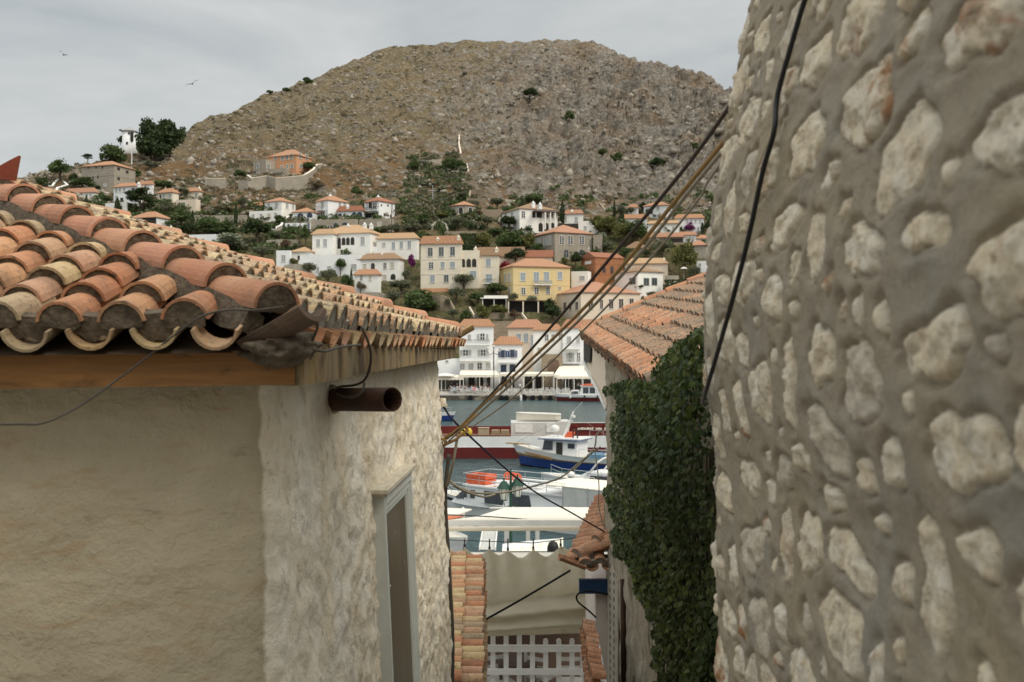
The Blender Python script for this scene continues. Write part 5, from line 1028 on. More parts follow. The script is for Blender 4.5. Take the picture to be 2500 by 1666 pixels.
for (s, z, a, b, rot, cr_, ph) in stones:
    i0, i1 = np.searchsorted(SS, [s-a-b-.06, s+a+b+.06]); j0, j1 = np.searchsorted(zs, [z-a-b-.06, z+a+b+.06])
    if i1 <= i0 or j1 <= j0: continue
    X = S0[i0:i1, j0:j1]-s; Y_ = Z0[i0:i1, j0:j1]-z; c_, n_ = math.cos(rot), math.sin(rot); U = (X*c_+Y_*n_)/a; W = (-X*n_+Y_*c_)/b
    th = np.arctan2(W, U); wob = 1+.07*np.sin(2*th+ph)+.09*np.sin(3*th+ph*2.1)+.07*np.sin(5*th+ph*3.3)+.03*np.sin(9*th+ph)
    d = (np.abs(U)**2.6+np.abs(W)**2.6)**(1/2.6)/wob+NZ[i0:i1, j0:j1]*.13
    sc = min(a, b); dd = (d-1)*sc           # signed distance, metres
    m = 1/(1+np.exp(np.clip(dd/.0022, -30, 30)))
    lip = np.exp(-((dd-.022)/.014)**2)*.003; crev = -np.exp(-((dd-.001)/.0050)**2)*.015
    face = m*(.001+.003*np.clip((1-d)*2.5, 0, 1)+NZ[i0:i1, j0:j1]*.016+cr_*.004)
    hgt[i0:i1, j0:j1] += lip+crev+face; mm_ = msk[i0:i1, j0:j1]; upd = m > mm_; mm_[upd] = m[upd]; sid[i0:i1, j0:j1][d < 1.35] = cr_
hgt += base*.55+NZ*.0035*(1-msk)
xw = np.interp(zs, _tz, _tx); V = np.zeros((ns, len(zs), 3))
nl = len(s_line); wv_ = np.array([mn.noise(Vector((0, 0, z*4)))*.012 for z in zs])
for i in range(ns):
    if i < nl: bx_, by_, nx_, ny_ = xw+wv_, s_line[i], -1, 0
    else:
        al = s_arc[i-nl]/r; bx_ = xw+wv_+r-r*math.cos(al); by_ = 3.2+r*math.sin(al); nx_, ny_ = -math.cos(al), math.sin(al)
    V[i,:,0] = bx_+nx_*hgt[i]; V[i,:,1] = by_+ny_*hgt[i]; V[i,:,2] = H+zs
t = NT('rubble_stone_wall'); t.rough(.92, .2); st = t.attr('stone'); sr = t.attr('sid')
mo = t.mix(t.ramp(t.noise(2.6, 6, .6, .5), [(.35,0),(.65,1)]), (.35,.292,.20), (.305,.28,.23)); mo = t.mix(t.ramp(t.noise(1.3, 4, .5, .5), [(.5,0),(.66,.6)]), mo, (.355,.285,.17))
mo = t.mix(t.ramp(t.noise(60, 4, .8), [(.45,0),(.75,.5)]), mo, (.22,.19,.15)); mo = t.mix(t.ramp(t.noise(16, 5, .7, .4), [(.55,0),(.72,.5)]), mo, (.21,.175,.125))
sc_ = t.mix(sr, (.80,.70,.52), (.68,.59,.43)); sc_ = t.mix(t.ramp(t.noise(9, 6, .7, .6), [(.42,0),(.62,.9)]), sc_, (.74,.69,.59)); sc_ = t.mix(t.ramp(t.noise(22, 6, .75, .3), [(.50,0),(.66,.8)]), sc_, (.44,.34,.21)); sc_ = t.mix(t.ramp(t.noise(50, 4, .8), [(.56,0),(.66,.7)]), sc_, (.28,.22,.15))
sc_ = t.mix(t.math('MULTIPLY', t.ramp(t.noise(5, 5, .65, .6), [(.56,0),(.64,.9)]), t.ramp(sr, [(.72,0),(.74,1)])), sc_, (.30,.13,.05))
sc_ = t.mix(t.ramp(sr, [(.12,.55),(.2,0)]), sc_, (.40,.36,.30)); smear = t.ramp(t.noise(6.5, 6, .7, .6), [(.32,.35),(.44,1)])
t.col(t.mix(t.math('MULTIPLY', st, smear), mo, sc_)); t.bump(t.math('ADD', t.noise(70, 6, .75), t.math('MULTIPLY', t.noise(18, 5, .7), 1.6)), .8, .010); MT['rubble'] = t.m
o = npmesh('wall', V.reshape(-1,3)-np.array(OT), gridfaces(ns, len(zs))[:, ::-1], MT['rubble'], tw, True); attr(o, 'stone', msk); attr(o, 'sid', sid)
mb = MB()   # unseen rest of the same house, height set to shade the lane: above the frame, behind the viewpoint, round the corner
def xat(z): return float(np.interp(z, _tz, _tx)) if z < 1.6 else .84+(z-1.6)*.12
mb.loft([[Vector((xat(z)+.02, -7, H+z)), Vector((xat(z)+.02, .76, H+z))] for z in (-1.7,-1.0,-.14,.48,1.1,1.58)], 0, False, False)
mb.loft([[Vector((xat(z)+.012, -7, H+z)), Vector((xat(z)+.012, 3.2, H+z)), Vector((xat(z)+.16, 3.56, H+z)), Vector((xat(z)+.51, 3.70, H+z)), Vector((4.5, 3.70, H+z)), Vector((4.5,-7,H+z))] for z in (1.59, 2.4, 3.4)], 0)
mb.loft([[Vector((xat(z)+.495, 3.70, H+z)), Vector((4.5, 3.70, H+z)), Vector((4.5, 3.0, H+z))] for z in (-5, 0, 1.58)], 0, False, False)
mb.build('wall', MT['soffit'], tw, False, OT)
# unseen house added behind the viewpoint to shade the cottage front wall
mb = MB(); mb.box(-9, .60, -10.5, -5.5, H-1.9, H+2.2); bh = empty('house', (-4, -8, H-1.9), 0, 'unseen white plastered house added behind the viewpoint to shade the lane', 'house'); mb.build('wall', MT['cream'], bh, False, bh.location)
mb = MB(); pyr(mb, -9, .60, -10.5, -5.5, H+2.35, 1.2, .3); mb.build('roof', MT['tileO'], bh, False, bh.location)
# ---------------------------------------------------------------- IVY HOUSE
ih = empty('ivy_house', (3.0, 12, H-6.5), 0, 'ivy covered house with an orange tiled roof behind the rounded stone wall', 'house'); OI = ih.location
mb = MB()
E1 = Vector((1.25, 18.4, H+.17)); E2 = Vector((1.30, 9.6, H-.42)); eI = (E2-E1).normalized(); upI = Vector((1, 0, .435)).normalized()
roof_face(mb, E1+eI*.12, eI, upI, (E2-E1).length-.1, lambda a: 2.6, .215, .30, .42, .085, mi=0, mm=1, plugdrop=.03)
mb.build('roof_tiles', [MT['dtile'], MT['mortarL']], ih, False, OI, False)
mb = MB(); barr = [E1+upI*(k*.42) for k in range(6)]
for p in barr: barrel(mb, p+Vector((0,0,.08)), upI*.5-Vector((0,0,.02)), Vector((-.4,0,1)), .5, .115, .10, .018, PI, 12)
mb.build('verge_tiles', [MT['otile']], ih, False, OI, False); mb = MB()
for p in [E1+eI*(.2+k*.33)+upI*.0 for k in range(26)]: barrel(mb, p+Vector((-.03,0,.05)), upI*.24, Vector((-.4,0,1)), .26, .10, .10, .018, PI, 9)
for k in range(14):   # bright replacement courses halfway up
    p = E1+eI*(1.2+k*.30)+upI*(.62+.5*(k%2)*.3); barrel(mb, p+Vector((0,0,.075)), upI*.28, Vector((-.4,0,1)), .30, .105, .10, .018, PI, 9)
mb.build('replacement_tiles', [MT['otile']], ih, False, OI, False)
mb = MB(); mb.add([E1, E2, E2+upI*4.2, E1+upI*4.2, E2+upI*4.2-Vector((0,0,3)), E1+upI*4.2-Vector((0,0,3))], [(0,1,2,3),(3,2,4,5)])
for i in range(len(mb.v)): mb.v[i] = (mb.v[i][0], mb.v[i][1], mb.v[i][2]-.05)
mb.build('roof_boards', MT['board'], ih, False, OI)
ys = np.arange(5.2, 15.3, .05); zs = np.arange(-6.6, -.02, .05); V = np.zeros((len(ys)+6, len(zs), 3))
for i in range(len(ys)+6):
    for j, z in enumerate(zs):
        y = ys[min(i, len(ys)-1)]; x = 1.4+(i-len(ys)+1)*.3*(i >= len(ys)); y = min(y, 15.2)
        zz = min(z, -.55+ (y-9.6)*.07 if y > 9.6 else -.1); q = Vector((x, y, zz)); d = mn.fractal(q*2.2, 1, 2, 4)*.045
        V[i,j] = (x-d, y+d*.5, H+zz)
t = NT('mossy_stucco'); t.rough(.95, .1); k = t.mix(t.ramp(t.noise(2.2, 6, .65, .5), [(.35,0),(.65,1)]), (.40,.36,.28), (.27,.235,.175))
k = t.mix(t.ramp(t.noise(4, 6, .7, .8, stretch=(1,1,.5)), [(.52,0),(.64,.9)]), k, (.085,.08,.045)); t.col(k); t.bump(t.noise(9, 5, .7), .8, .04); MT['mossy'] = t.m
npmesh('wall', V.reshape(-1,3)-np.array(OI), gridfaces(len(ys)+6, len(zs)), MT['mossy'], ih, True)
mb = MB(); mb.prism([Vector((1.31,18.3,H+.03)), Vector((1.31,18.3,H-.30)), Vector((1.41,15.25,H-.92)), Vector((1.40,15.25,H-.15))], (.16,0,0)); mb.build('gable_wall', MT['beige'], ih, False, OI)
mb = MB(); mb.prism([Vector((1.285,18.4,H+.10)), Vector((1.285,18.4,H-.29)), Vector((1.30,17.2,H-.30)), Vector((1.31,17.1,H-.05))], (.02,0,0)); mb.build('gable_board', MT['iron'], ih, False, OI)
mb = MB(); mb.tube([Vector((1.285,18.3,H-.29)), Vector((1.31,17.6,H-.47)), Vector((1.33,16.8,H-.60)), Vector((1.36,16.0,H-.76)), Vector((1.395,15.2,H-.95))], .028, 7); mb.build('edge_trim', MT['frame'], ih, True, OI)
mb = MB(); mb.box(1.372, 1.386, 13.3, 14.9, H-6.5, H-3.05); MT['strip'] = simple('pale_metal_strip', (.42,.38,.31), (.33,.29,.23), 4, .7)
for k in range(30):
    for yy in (13.75, 14.3): mb.box(1.366, 1.3715, yy-.04, yy+.04, H-6.3+k*.11, H-6.25+k*.11, 1)
mb.build('perforated_strip', [MT['strip'], MT['dark']], ih, False, OI)
mb = MB(); mb.tube([P(1521,1415,12.6), P(1523,1700,12.6)], .035, 8); mb.build('rusty_downpipe', MT['rustpipe'], ih, True, OI)
# ivy leaves
MT['ivy'] = leafmat('ivy_leaves', (.011,.026,.004), (.11,.14,.032), (.020,.038,.008)); MT['ivy'].node_tree.nodes['Principled BSDF'].inputs['Roughness'].default_value = .42; MT['ivy'].node_tree.nodes['Principled BSDF'].inputs['Specular IOR Level'].default_value = .2
_iy = np.array([780,830,900,950,1000,1100,1250,1350,1450,1550,1700.]); _ix = np.array([1690,1640,1585,1480,1497,1487,1490,1496,1560,1600,1590.])
VV = []; FF = []; n = 0; tries = 0
hx = np.array([(0,-.5),(.42,-.22),(.5,.12),(.18,.28),(0,.62),(-.18,.28),(-.5,.12),(-.42,-.22)])
while n < 24000 and tries < 150000:
    tries += 1
    y = random.uniform(6.2, 15.4); z = random.uniform(-5.2, .22)
    fat = .10+.42*max(0, mn.noise(Vector((y*.9, z*.9, 3)))+.35); dep = random.random()**.55*fat
    x = 1.37-dep; px = 1250+x/y*2500; py = HZ-z/y*2500
    lim = np.interp(py, _iy, _ix)+mn.noise(Vector((px*.02, py*.03, 0)))*26
    if px < lim or py < 800+max(0, (1704-px))*.66*(px > 1560) or px > 1800: continue
    if px < 1590 and py < 925+abs(px-1500)*.1: continue
    if random.random() < .0+.55*(px < lim+22): continue
    s = random.uniform(.028, .064)*(.70+.035*y); 
    nv = Vector((-1, random.uniform(-1.3,.5), random.uniform(-.5,1.2))).normalized(); dn_ = Vector((random.uniform(-.4,.4), random.uniform(-.6,.6), -1)); tx_ = dn_.cross(nv).normalized(); dv = nv.cross(tx_)
    c = Vector((x, y, H+z))
    pts = [c+tx_*(a*s)+dv*(b*s)+nv*(abs(a)*s*-.25) for a, b in hx]
    VV += [tuple(p) for p in pts]; b0 = n*8; FF += [(b0,b0+1,b0+2,b0+3),(b0,b0+3,b0+4,b0+5),(b0,b0+5,b0+6,b0+7)]; n += 1
iv = npmesh('ivy', np.array(VV), np.array(FF), MT['ivy']); o = iv
tag(iv, 'dense dark green ivy hanging over the wall beside the rounded stone corner', 'ivy')
mb = MB()
for k in range(26):
    y = random.uniform(6.5, 9.0); z = -5.5; p = []
    for j in range(9): p.append(Vector((1.33+random.uniform(-.03,.02), y, H+z))); z += .6; y += random.uniform(-.12,.12)
    mb.tube(p, [.018-.0014*j for j in range(9)], 5)
mb.build('stems', MT['bark'], iv)
# ================================================================ LANE: copings, curtain, fence, canopy, ropes
# left coping
lc = empty('tiled_wall', (-.55, 13, H-6.5), 0, 'low wall topped with weathered orange tiles at the foot of the cottage corner', 'wall'); O_ = lc.location
mb = MB(); a0 = Vector((-.295, 10.2, H-3.47)); a1 = Vector((-.44, 15.1, H-3.22)); e = (a1-a0)
roof_face(mb, a0, e, Vector((-1, 0, .16)), e.length, lambda a: .9, .205, .24, .36, .09, mi=0, mm=1, mort=True)
mb.build('coping_tiles', [MT['ntile'], MT['mortarL']], lc, False, O_, False)
mb = MB(); mb.loft([[a+Vector((-.85,0,-.0)), a+Vector((-.04,0,-.06)), a+Vector((-.04,0,-3.2)), a+Vector((-.85,0,-3.2))] for a in (a0, a1)]); mb.build('wall', MT['mossy'], lc, False, O_)
mb = MB(); mb.tube([a0+Vector((.005,0,-.03)), a0.lerp(a1,.5)+Vector((.012,0,-.04)), a1+Vector((.005,0,-.03))], .02, 6); mb.build('edging', MT['mortarL'], lc, False, O_)
# right coping
rc = empty('tiled_wall', (1.2, 12, H-6.5), 0, 'short tiled wall at the foot of the ivy house, bottom right of the fence', 'wall'); O_ = rc.location
mb = MB(); a0 = Vector((.80, 10.4, H-3.46)); a1 = Vector((.875, 12.6, H-3.50)); e = a1-a0
roof_face(mb, a1, -e, Vector((1, 0, .12)), e.length, lambda a: .1, .205, .26, .22, .09, mi=0, mm=1); mb.build('coping_tiles', [MT['otile'], MT['mortarL']], rc, False, O_, False)
mb = MB(); mb.loft([[a+Vector((.03,0,-.06)), a+Vector((.18,0,-.05)), a+Vector((.18,0,-3)), a+Vector((.03,0,-3))] for a in (a0, a1)]); mb.build('wall', MT['white'], rc, False, O_)
# second hip roof house at right (blue fascia)
bhs = empty('taverna_house', (2.0, 16, H-7), 0, 'small orange roofed house with a blue eave board behind the ivy house', 'house'); O_ = bhs.location
mb = MB(); B0 = Vector((.80, 14.5, H-3.16)); B1 = Vector((1.42, 17.3, H-2.74)); e = B1-B0; upB = Vector((1, -.2, .42))
roof_face(mb, B0+e.normalized()*.1, e, upB, e.length, lambda a: 2.0, .205, .27, .38, .092, mi=0, mm=1)
mb.build('roof_tiles', [MT['otile'], MT['mortarL']], bhs, False, O_, False)
mb = MB(); ef = Vector((1, .03, .02)); roof_face(mb, B0+ef*.12, ef, Vector((.0, 1, .45)), 1.6, lambda a: max(.15, a-.1), .22, .27, .38, .095, mi=0, mm=1); mb.build('front_roof_tiles', [MT['otile'], MT['mortarL']], bhs, False, O_, False)
mb = MB(); hip_row(mb, B0+Vector((.16,.12,.05)), B0+Vector((1.5,1.1,.72)), Vector((-.3,-.3,1)).normalized(), .40, .46, .125, plugs=True); mb.build('hip_tiles', [MT['otile'], MT['mortarL']], bhs, False, O_, False)
mb = MB(); barrel(mb, B0+Vector((.22,.0,-.02)), Vector((-.85,-.1,.34)), Vector((.35,0,.95)), .40, .12, .12, .02, PI*.7, 9, 0, True); mb.build('corner_tile', [MT['otile']], bhs, False, O_)
MT['bluewood'] = simple('blue_painted_wood', (.025,.075,.17), (.02,.055,.13), 3, .5, .2, 20)
p = P(1414, 1422, 14.75); p2 = P(1500, 1420, 14.75); zb = P(0, 1449, 14.75).z
mb = MB(); mb.box(p.x, p2.x+.6, 14.72, 14.82, zb, p.z+.04); mb.build('eave_board', MT['bluewood'], bhs, False, O_)
MT['pillarw'] = simple('pinkish_white_render', (.66,.60,.54), (.58,.52,.46), 2, .85, .3, 10, .02)
mb = MB(); x = P(1453,0,14.9).x; mb.box(x, x+1.2, 14.84, 17.2, H-7, zb+.05); mb.build('pillar', MT['pillarw'], bhs, False, O_)
# curtain
MT['canvas'] = simple('old_canvas', (.80,.76,.64), (.72,.68,.56), 1.4, .9, .15, 40, .004, wear=((.46,.42,.32), 2.2, .62))
nu, nv = 150, 70; V = np.zeros((nu, nv, 3)); clips = [1099,1134,1195,1240,1302,1369,1418,1456]; ctop = [1345,1332,1338,1340,1338,1330,1322,1318]
for i in range(nu):
    px = 1094+(1458-1094)*i/(nu-1); j0 = max(0, min(len(clips)-2, int(np.searchsorted(clips, px))-1)); w0, w1 = clips[j0], clips[j0+1]
    f = min(1, max(0, (px-w0)/(w1-w0))); sag = math.sin(PI*f)**.8*(w1-w0)*.42; yt = ctop[j0]*(1-f)+ctop[j0+1]*f+sag*(1-.25*math.cos(2*PI*f))*.8
    yb = 1556-(px-1094)*.028
    for j in range(nv):
        v = j/(nv-1); py = yt*(1-v)+yb*v
        near = math.exp(-v*4.0); fold = .10*near*math.cos(2*PI*f)*(1 if w1-w0 > 40 else .5)
        bul = .16*math.exp(-((py-1500-(px-1200)*-.10)/14)**2)+.10*math.exp(-((py-1530-(px-1250)*-.06)/9)**2)-.10*math.exp(-((py-1478-(px-1200)*-.12)/18)**2)
        n_ = mn.fractal(Vector((px*.012, py*.02, 0)), 1, 2, 3)*.06
        Y = 17.0-fold-bul-n_
        V[i,j] = P(px, py, 17.0)+Vector((0, Y-17.0, 0))
off = np.array((.1, 17, H-4.85)); o = npmesh('curtain', V.reshape(-1,3)-off, gridfaces(nu, nv), MT['canvas'], None, True); o.location = off
t = MT['canvas'].node_tree; tl = t.nodes.new('ShaderNodeBsdfTranslucent'); ms = t.nodes.new('ShaderNodeMixShader'); ms.inputs[0].default_value = .62; tl.inputs[0].default_value = (.78,.74,.62,1); bs = t.nodes['Principled BSDF']
t.links.new(bs.outputs[0], ms.inputs[1]); t.links.new(tl.outputs[0], ms.inputs[2]); t.links.new(ms.outputs[0], t.nodes['Material Output'].inputs[0])
m = o.modifiers.new('solid', 'SOLIDIFY'); m.thickness = .004; tag(o, 'beige canvas curtain hung by clips from a wire across the lane', 'curtain')
mb = MB(); mb.tube([P(1090,1318,17.02), P(1195,1322,17.02), P(1302,1326,17.02), P(1418,1312,17.02), P(1470,1308,17.02)], .007, 5)
wr = thing1('curtain_wire', mb, MT['iron'], 'thin dark wire carrying the clips of the beige curtain', 'wire')
for k, (cx, cy) in enumerate(zip(clips[1:7], ctop[1:7])):
    mb = MB(); a = P(cx, cy+5, 16.97); b = P(cx, 1322-(cx > 1400)*10-6, 17.0); mb.bar(a, b, .022, .018); mb.box(a.x-.018, a.x+.018, 16.95, 17.0, a.z-.02, a.z+.05)
    thing1('clip', mb, MT['iron'], 'small dark clip gripping the top edge of the beige curtain', 'clip', 'curtain clips')
# lattice fence
MT['fencew'] = simple('white_fence_paint', (.86,.86,.84), (.78,.78,.76), 4, .5)
fe = empty('lattice_fence', (.5, 17.25, H-6.4), 0, 'white wooden fence of upright slats below the beige curtain', 'fence'); O_ = fe.location
mb = MB()
for k in range(11):
    px = 1203-64+32.2*k; p = P(px, 0, 17.25); w_ = .042
    mb.box(p.x-w_, p.x+w_, 17.25, 17.28, H-6.35, P(0, 1564 if k > 5 else 1552, 17.25).z)
    mb.tube([Vector((p.x, 17.247, P(0,1565 if k > 5 else 1553,17.25).z-.005)), Vector((p.x, 17.283, P(0,1565 if k > 5 else 1553,17.25).z-.005))], w_*.995, 10)
mb.build('slats', MT['fencew'], fe, False, O_)
for y0, y1 in ((1576,1592),(1634,1648),(1690,1704)):
    mb = MB(); mb.box(P(1130,0,17.25).x, P(1500,0,17.25).x, 17.19, 17.245, P(0,y1,17.2).z, P(0,y0,17.2).z); mb.build('rail', MT['fencew'], fe, False, O_)
# shaded terrace behind the fence
MT['deck'] = simple('brown_deck', (.11,.07,.05), (.075,.05,.035), 3, .6, .2, 8, stretch=(1,8,1))
mb = MB(); mb.box(-4, 4, 17.5, 22.4, H-6.75, H-6.6); tag(mb.build('terrace', MT['deck']), kind='structure')
def chair(name, loc, rz, label, s=1.0, m='chairw'):
    r_ = empty(name, loc, rz, label, 'chair', 'chairs on the shaded terrace'); r_.scale = (s,)*3
    q = MB(); q.box(-.21,.21,-.21,.21,.43,.46); q.build('seat', MT[m], r_)
    for sx in (-.19,.19):
        for sy in (-.19,.19): q = MB(); q.box(sx-.018,sx+.018,sy-.018,sy+.018,0,.429); q.build('leg', MT[m], r_)
    q = MB(); [q.box(sx-.018,sx+.018,.17,.206,.461,.95) for sx in (-.19,.19)]; [q.box(-.171,.171,.175,.2,z,z+.06) for z in (.58,.72,.86)]; q.build('backrest', MT[m], r_); return r_
chair('chair', (-.25, 18.6, H-6.6), .4, 'white ladder back chair behind the left end of the lattice fence', 1.15)
chair('chair', (.55, 18.9, H-6.6), 2.6, 'white ladder back chair behind the middle of the lattice fence', 1.15)
chair('chair', (1.05, 18.5, H-6.6), .0, 'white ladder back chair behind the right end of the lattice fence', 1.15)
tb = empty('table', (.1, 18.9, H-6.6), 0, 'small brown table on the shaded terrace behind the fence', 'table'); q = MB(); q.box(-.35,.35,-.35,.35,.74,.78); q.build('tabletop', MT['deck'], tb)
for sx in (-.3,.3):
    for sy in (-.3,.3): q = MB(); q.box(sx-.03,sx+.03,sy-.03,sy+.03,0,.739); q.build('leg', MT['deck'], tb)
mb = MB(); mb.box(-4, 4, 22.45, 22.6, H-6.6, H-4.75); thing1('terrace_back_wall', mb, MT['deck'], 'dark brown back wall of the shaded terrace', 'wall')
# canopy
cp = empty('canopy', (.0, 22, H-6.6), 0, 'flat cream canopy with a round front pole above the beige curtain', 'canopy'); O_ = cp.location
mb = MB(); xl, xr = -3.0, 3.0
mb.loft([[Vector((x_,Y,z)), Vector((xr,Y,z+.0)), Vector((xr,Y,z-.03)), Vector((x_,Y,z-.03))] for x_, Y, z in ((-1.28, 20.0, H-3.42), (-.75, 21.5, H-3.60), (-.14, 23.2, H-3.68))]); mb.build('canopy_cloth', MT['awnw'], cp, False, O_)
mb = MB(); mb.loft([[Vector((xl,Y,z)), Vector((xr,Y,z)), Vector((xr,Y,z-.02)), Vector((xl,Y,z-.02))] for Y, z in ((17.45, H-3.62), (19.9, H-4.02))]); mb.build('hidden_shade_cloth', MT['awnw'], cp, False, O_)  # hidden cloth added only to keep the terrace below in shade
mb = MB(); n = 60; top = [Vector((xl+(xr-xl)*k/n, 19.97, H-3.415)) for k in range(n+1)]; bot = [Vector((xl+(xr-xl)*k/n, 19.96, H-3.53-.008*math.sin(k*2.1))) for k in range(n+1)]
mb.loft([top, bot], 0, False, False); mb.build('valance', MT['frame'], cp, False, O_)
mb = MB(); mb.tube([P(1000,1292,19.8), P(1446,1290,19.8)], .046, 14); mb.build('front_pole', MT['polew'], cp, True, O_)
mb = MB(); mb.tube([P(1195,1242,23.3), P(1520,1243,23.3)], .035, 10); mb.build('back_pole', MT['frame'], cp, True, O_)
mb = MB(); mb.tube([P(1090,1284,20.1), P(1254,1246,23.1)], .05, 10); mb.build('cross_pole', MT['frame'], cp, True, O_)
for px in (960, 1560): mb = MB(); mb.tube([Vector((P(px,0,19.9).x, 19.9, H-6.6)), P(px,1290,19.9)], .04, 8); mb.build('post', MT['frame'], cp, True, O_)
mb = MB(); mb.tube([P(1090,1257,20.3), P(1200,1262,20.4), P(1330,1272,20.5), P(1450,1276,20.5)], .012, 6); thing1('cable', mb, MT['iron'], 'thin black cable lying across the flat cream canopy', 'cable')
# second small awning, orange
aw = empty('small_awning', P(1110,1270,25), 0, 'small cream awning with an orange side beyond the cottage corner', 'awning'); mb = MB()
mb.loft([[P(1000,1236,27), P(1152,1243,27), P(1152,1246,27), P(1000,1240,27)], [P(1000,1258,24.5), P(1118,1256,24.5), P(1118,1259,24.5), P(1000,1262,24.5)]]); mb.build('awning_cloth', MT['awnw'], aw, False, aw.location)
MT['orangecloth'] = simple('orange_cloth', (.55,.17,.08), None, 3, .8); mb = MB(); mb.loft([[P(990,1258,24.4), P(1132,1260,24.4), P(1132,1262,24.4)], [P(990,1270,23.6), P(1098,1268,23.6), P(1098,1271,23.6)]]); mb.build('orange_cloth', MT['orangecloth'], aw, False, aw.location)
# ---------------------------------------------------------------- ropes and cables
MT['ropeB'] = simple('brown_rope', (.36,.23,.09), (.25,.16,.07), 60, .9, .6, 200, .004); MT['ropeG'] = simple('grey_rope', (.33,.29,.22), (.22,.19,.14), 60, .9, .6, 200, .004)
MT['ropeK'] = simple('dark_rope', (.07,.055,.045), (.045,.035,.03), 60, .85, .4, 200, .004); MT['blk'] = simple('black_rubber_cable', (.012,.012,.013), None, 5, .5); MT['blue'] = simple('dark_blue_rope', (.025,.022,.06), (.015,.014,.03), 80, .8); MT['greyc'] = simple('grey_cable', (.075,.066,.052), None, 5, .6)
def cable(name, pts, r, m, label, cat, sag=0, n=24, seg=7, group=None):
    pts = [P(*p) for p in pts]
    if len(pts) == 2: a, b = pts; q = [a.lerp(b, i/n)-Vector((0,0,sag*4*(i/n)*(1-i/n))) for i in range(n+1)]
    else:
        q = []; e = [pts[0]+(pts[0]-pts[1])]+pts+[pts[-1]+(pts[-1]-pts[-2])]
        for i in range(1, len(e)-2):
            for k in range(8):
                t_ = k/8; a0, a1, a2, a3 = e[i-1:i+3]
                q.append(.5*((2*a1)+(a2-a0)*t_+(2*a0-5*a1+4*a2-a3)*t_**2+(3*a1-a0-3*a2+a3)*t_**3))
        q.append(pts[-1])
    mb = MB(); mb.tube(q, r, seg); return thing1(name, mb, MT[m], label, cat, group, True)
def rp(*q): return [(x, y, 1/(.1015+.166*(x-1095)/711)) for x, y in q]
cable('rope', rp((1806,226),(1649,440),(1396,740),(1198,964),(1100,1066)), .0085, 'ropeK', 'dark brown rope, uppermost of the ropes stretched to the rounded stone wall', 'rope')
cable('rope', rp((1812,290),(1690,440),(1438,740),(1189,979),(1092,1072)), .0095, 'ropeB', 'thick golden brown rope, second of the ropes stretched to the rounded stone wall', 'rope')
cable('rope', rp((1814,310),(1705,440),(1456,740),(1197,985),(1095,1078)), .0082, 'ropeG', 'pale grey brown rope just under the golden brown rope', 'rope')
cable('rope', rp((1800,345),(1731,440),(1684,515),(1490,740),(1256,968),(1150,1045)), .0052, 'ropeG', 'thin grey rope, lowest of the ropes stretched to the rounded stone wall', 'rope')
# knot / ring at the cottage corner
kn = empty('rope_knot', P(1085,1076,9.8), 0, 'knotted loop of brown rope on an iron ring at the cottage corner', 'rope'); O_ = kn.location
mb = MB(); c = P(1077,1081,9.78); mb.tube([c+Vector((.045*math.cos(a), 0, .038*math.sin(a))) for a in np.linspace(0, 2*PI, 17)], .016, 7); mb.tube([P(1086,1071,9.78), P(1130,1040,9.75), P(1160,1010,9.7)], .017, 7); mb.tube([P(1082,1088,9.78), P(1112,1074,9.75), P(1142,1050,9.72), P(1138,1036,9.72), P(1132,1044,9.74)], .014, 7); mb.build('rope_loop', MT['ropeB'], kn, True, O_)
mb = MB(); mb.tube([P(1060,1079,9.95), P(1080,1081,9.8)], .009, 6); mb.build('iron_hook', MT['rustpipe'], kn, True, O_)
cable('rope', [(1116,1072,9.76),(1106,1130,9.8),(1092,1185,9.95)], .014, 'ropeG', 'slack grey rope end hanging from the knot at the cottage corner', 'rope')
cable('rope', [(1081,992,9.95),(1130,1050,9.9),(1290,1190,12.5),(1400,1255,14.2),(1492,1308,15.0)], .0105, 'blue', 'dark blue rope slanting down from the cottage corner to the ivy house', 'rope')
cable('cable', [(-30,1036,3.3),(45,1036,3.35),(110,1032,3.4),(200,988,3.5),(330,895,3.58),(440,808,3.55),(500,770,3.5),(560,757,3.48),(620,758,3.45),(688,750,3.5)], .004, 'greyc', 'grey electric cable looping across the front of the cottage eave', 'cable')
cable('cable', [(884,800,4.55),(902,845,4.6),(905,885,4.7),(892,925,4.8),(868,940,4.85),(830,945,4.9),(815,955,4.92)], .006, 'greyc', 'dark cable hanging from the eave to the rusty pipe', 'cable')
cable('cable', [(890,935,4.72),(885,955,4.7),(868,968,4.7),(845,970,4.75),(822,962,4.85)], .006, 'greyc', 'grey cable loop sagging around the rusty pipe', 'cable')
cable('cable', [(768,768,3.7),(775,800,3.72),(760,845,3.74),(790,858,3.8),(830,848,4.0),(880,842,4.4)], .005, 'greyc', 'thin grey cable wavering along the corner of the side eave', 'cable')
def on_wall(px, py, gap=.03):
    Y = 2.5
    for _ in range(12): Y = (float(np.interp((HZ-py)/2500*Y, _tz, _tx))-gap)/((px-1250)/2500)
    return (px, py, min(Y, 3.32))
cable('cable', [on_wall(*q) for q in ((1985,-45),(1965,0),(1935,100),(1898,235),(1890,320),(1862,420),(1832,560),(1800,690),(1755,850),(1724,955))]+[(1716,985,3.6)], .0066, 'blk', 'thick black cable running down the rounded stone wall', 'cable', seg=10)
cable('cable', [(1178,1517,15.0),(1392,1393,14.3)], .016, 'blk', 'straight black cable across the front of the beige curtain', 'cable', .01)
cable('cable', [(1484,1452,14.6),(1440,1444,14.5),(1412,1450,14.4),(1410,1468,14.4),(1438,1492,14.4),(1455,1508,14.6)], .013, 'blk', 'short black cable curling from under the blue eave board', 'cable')
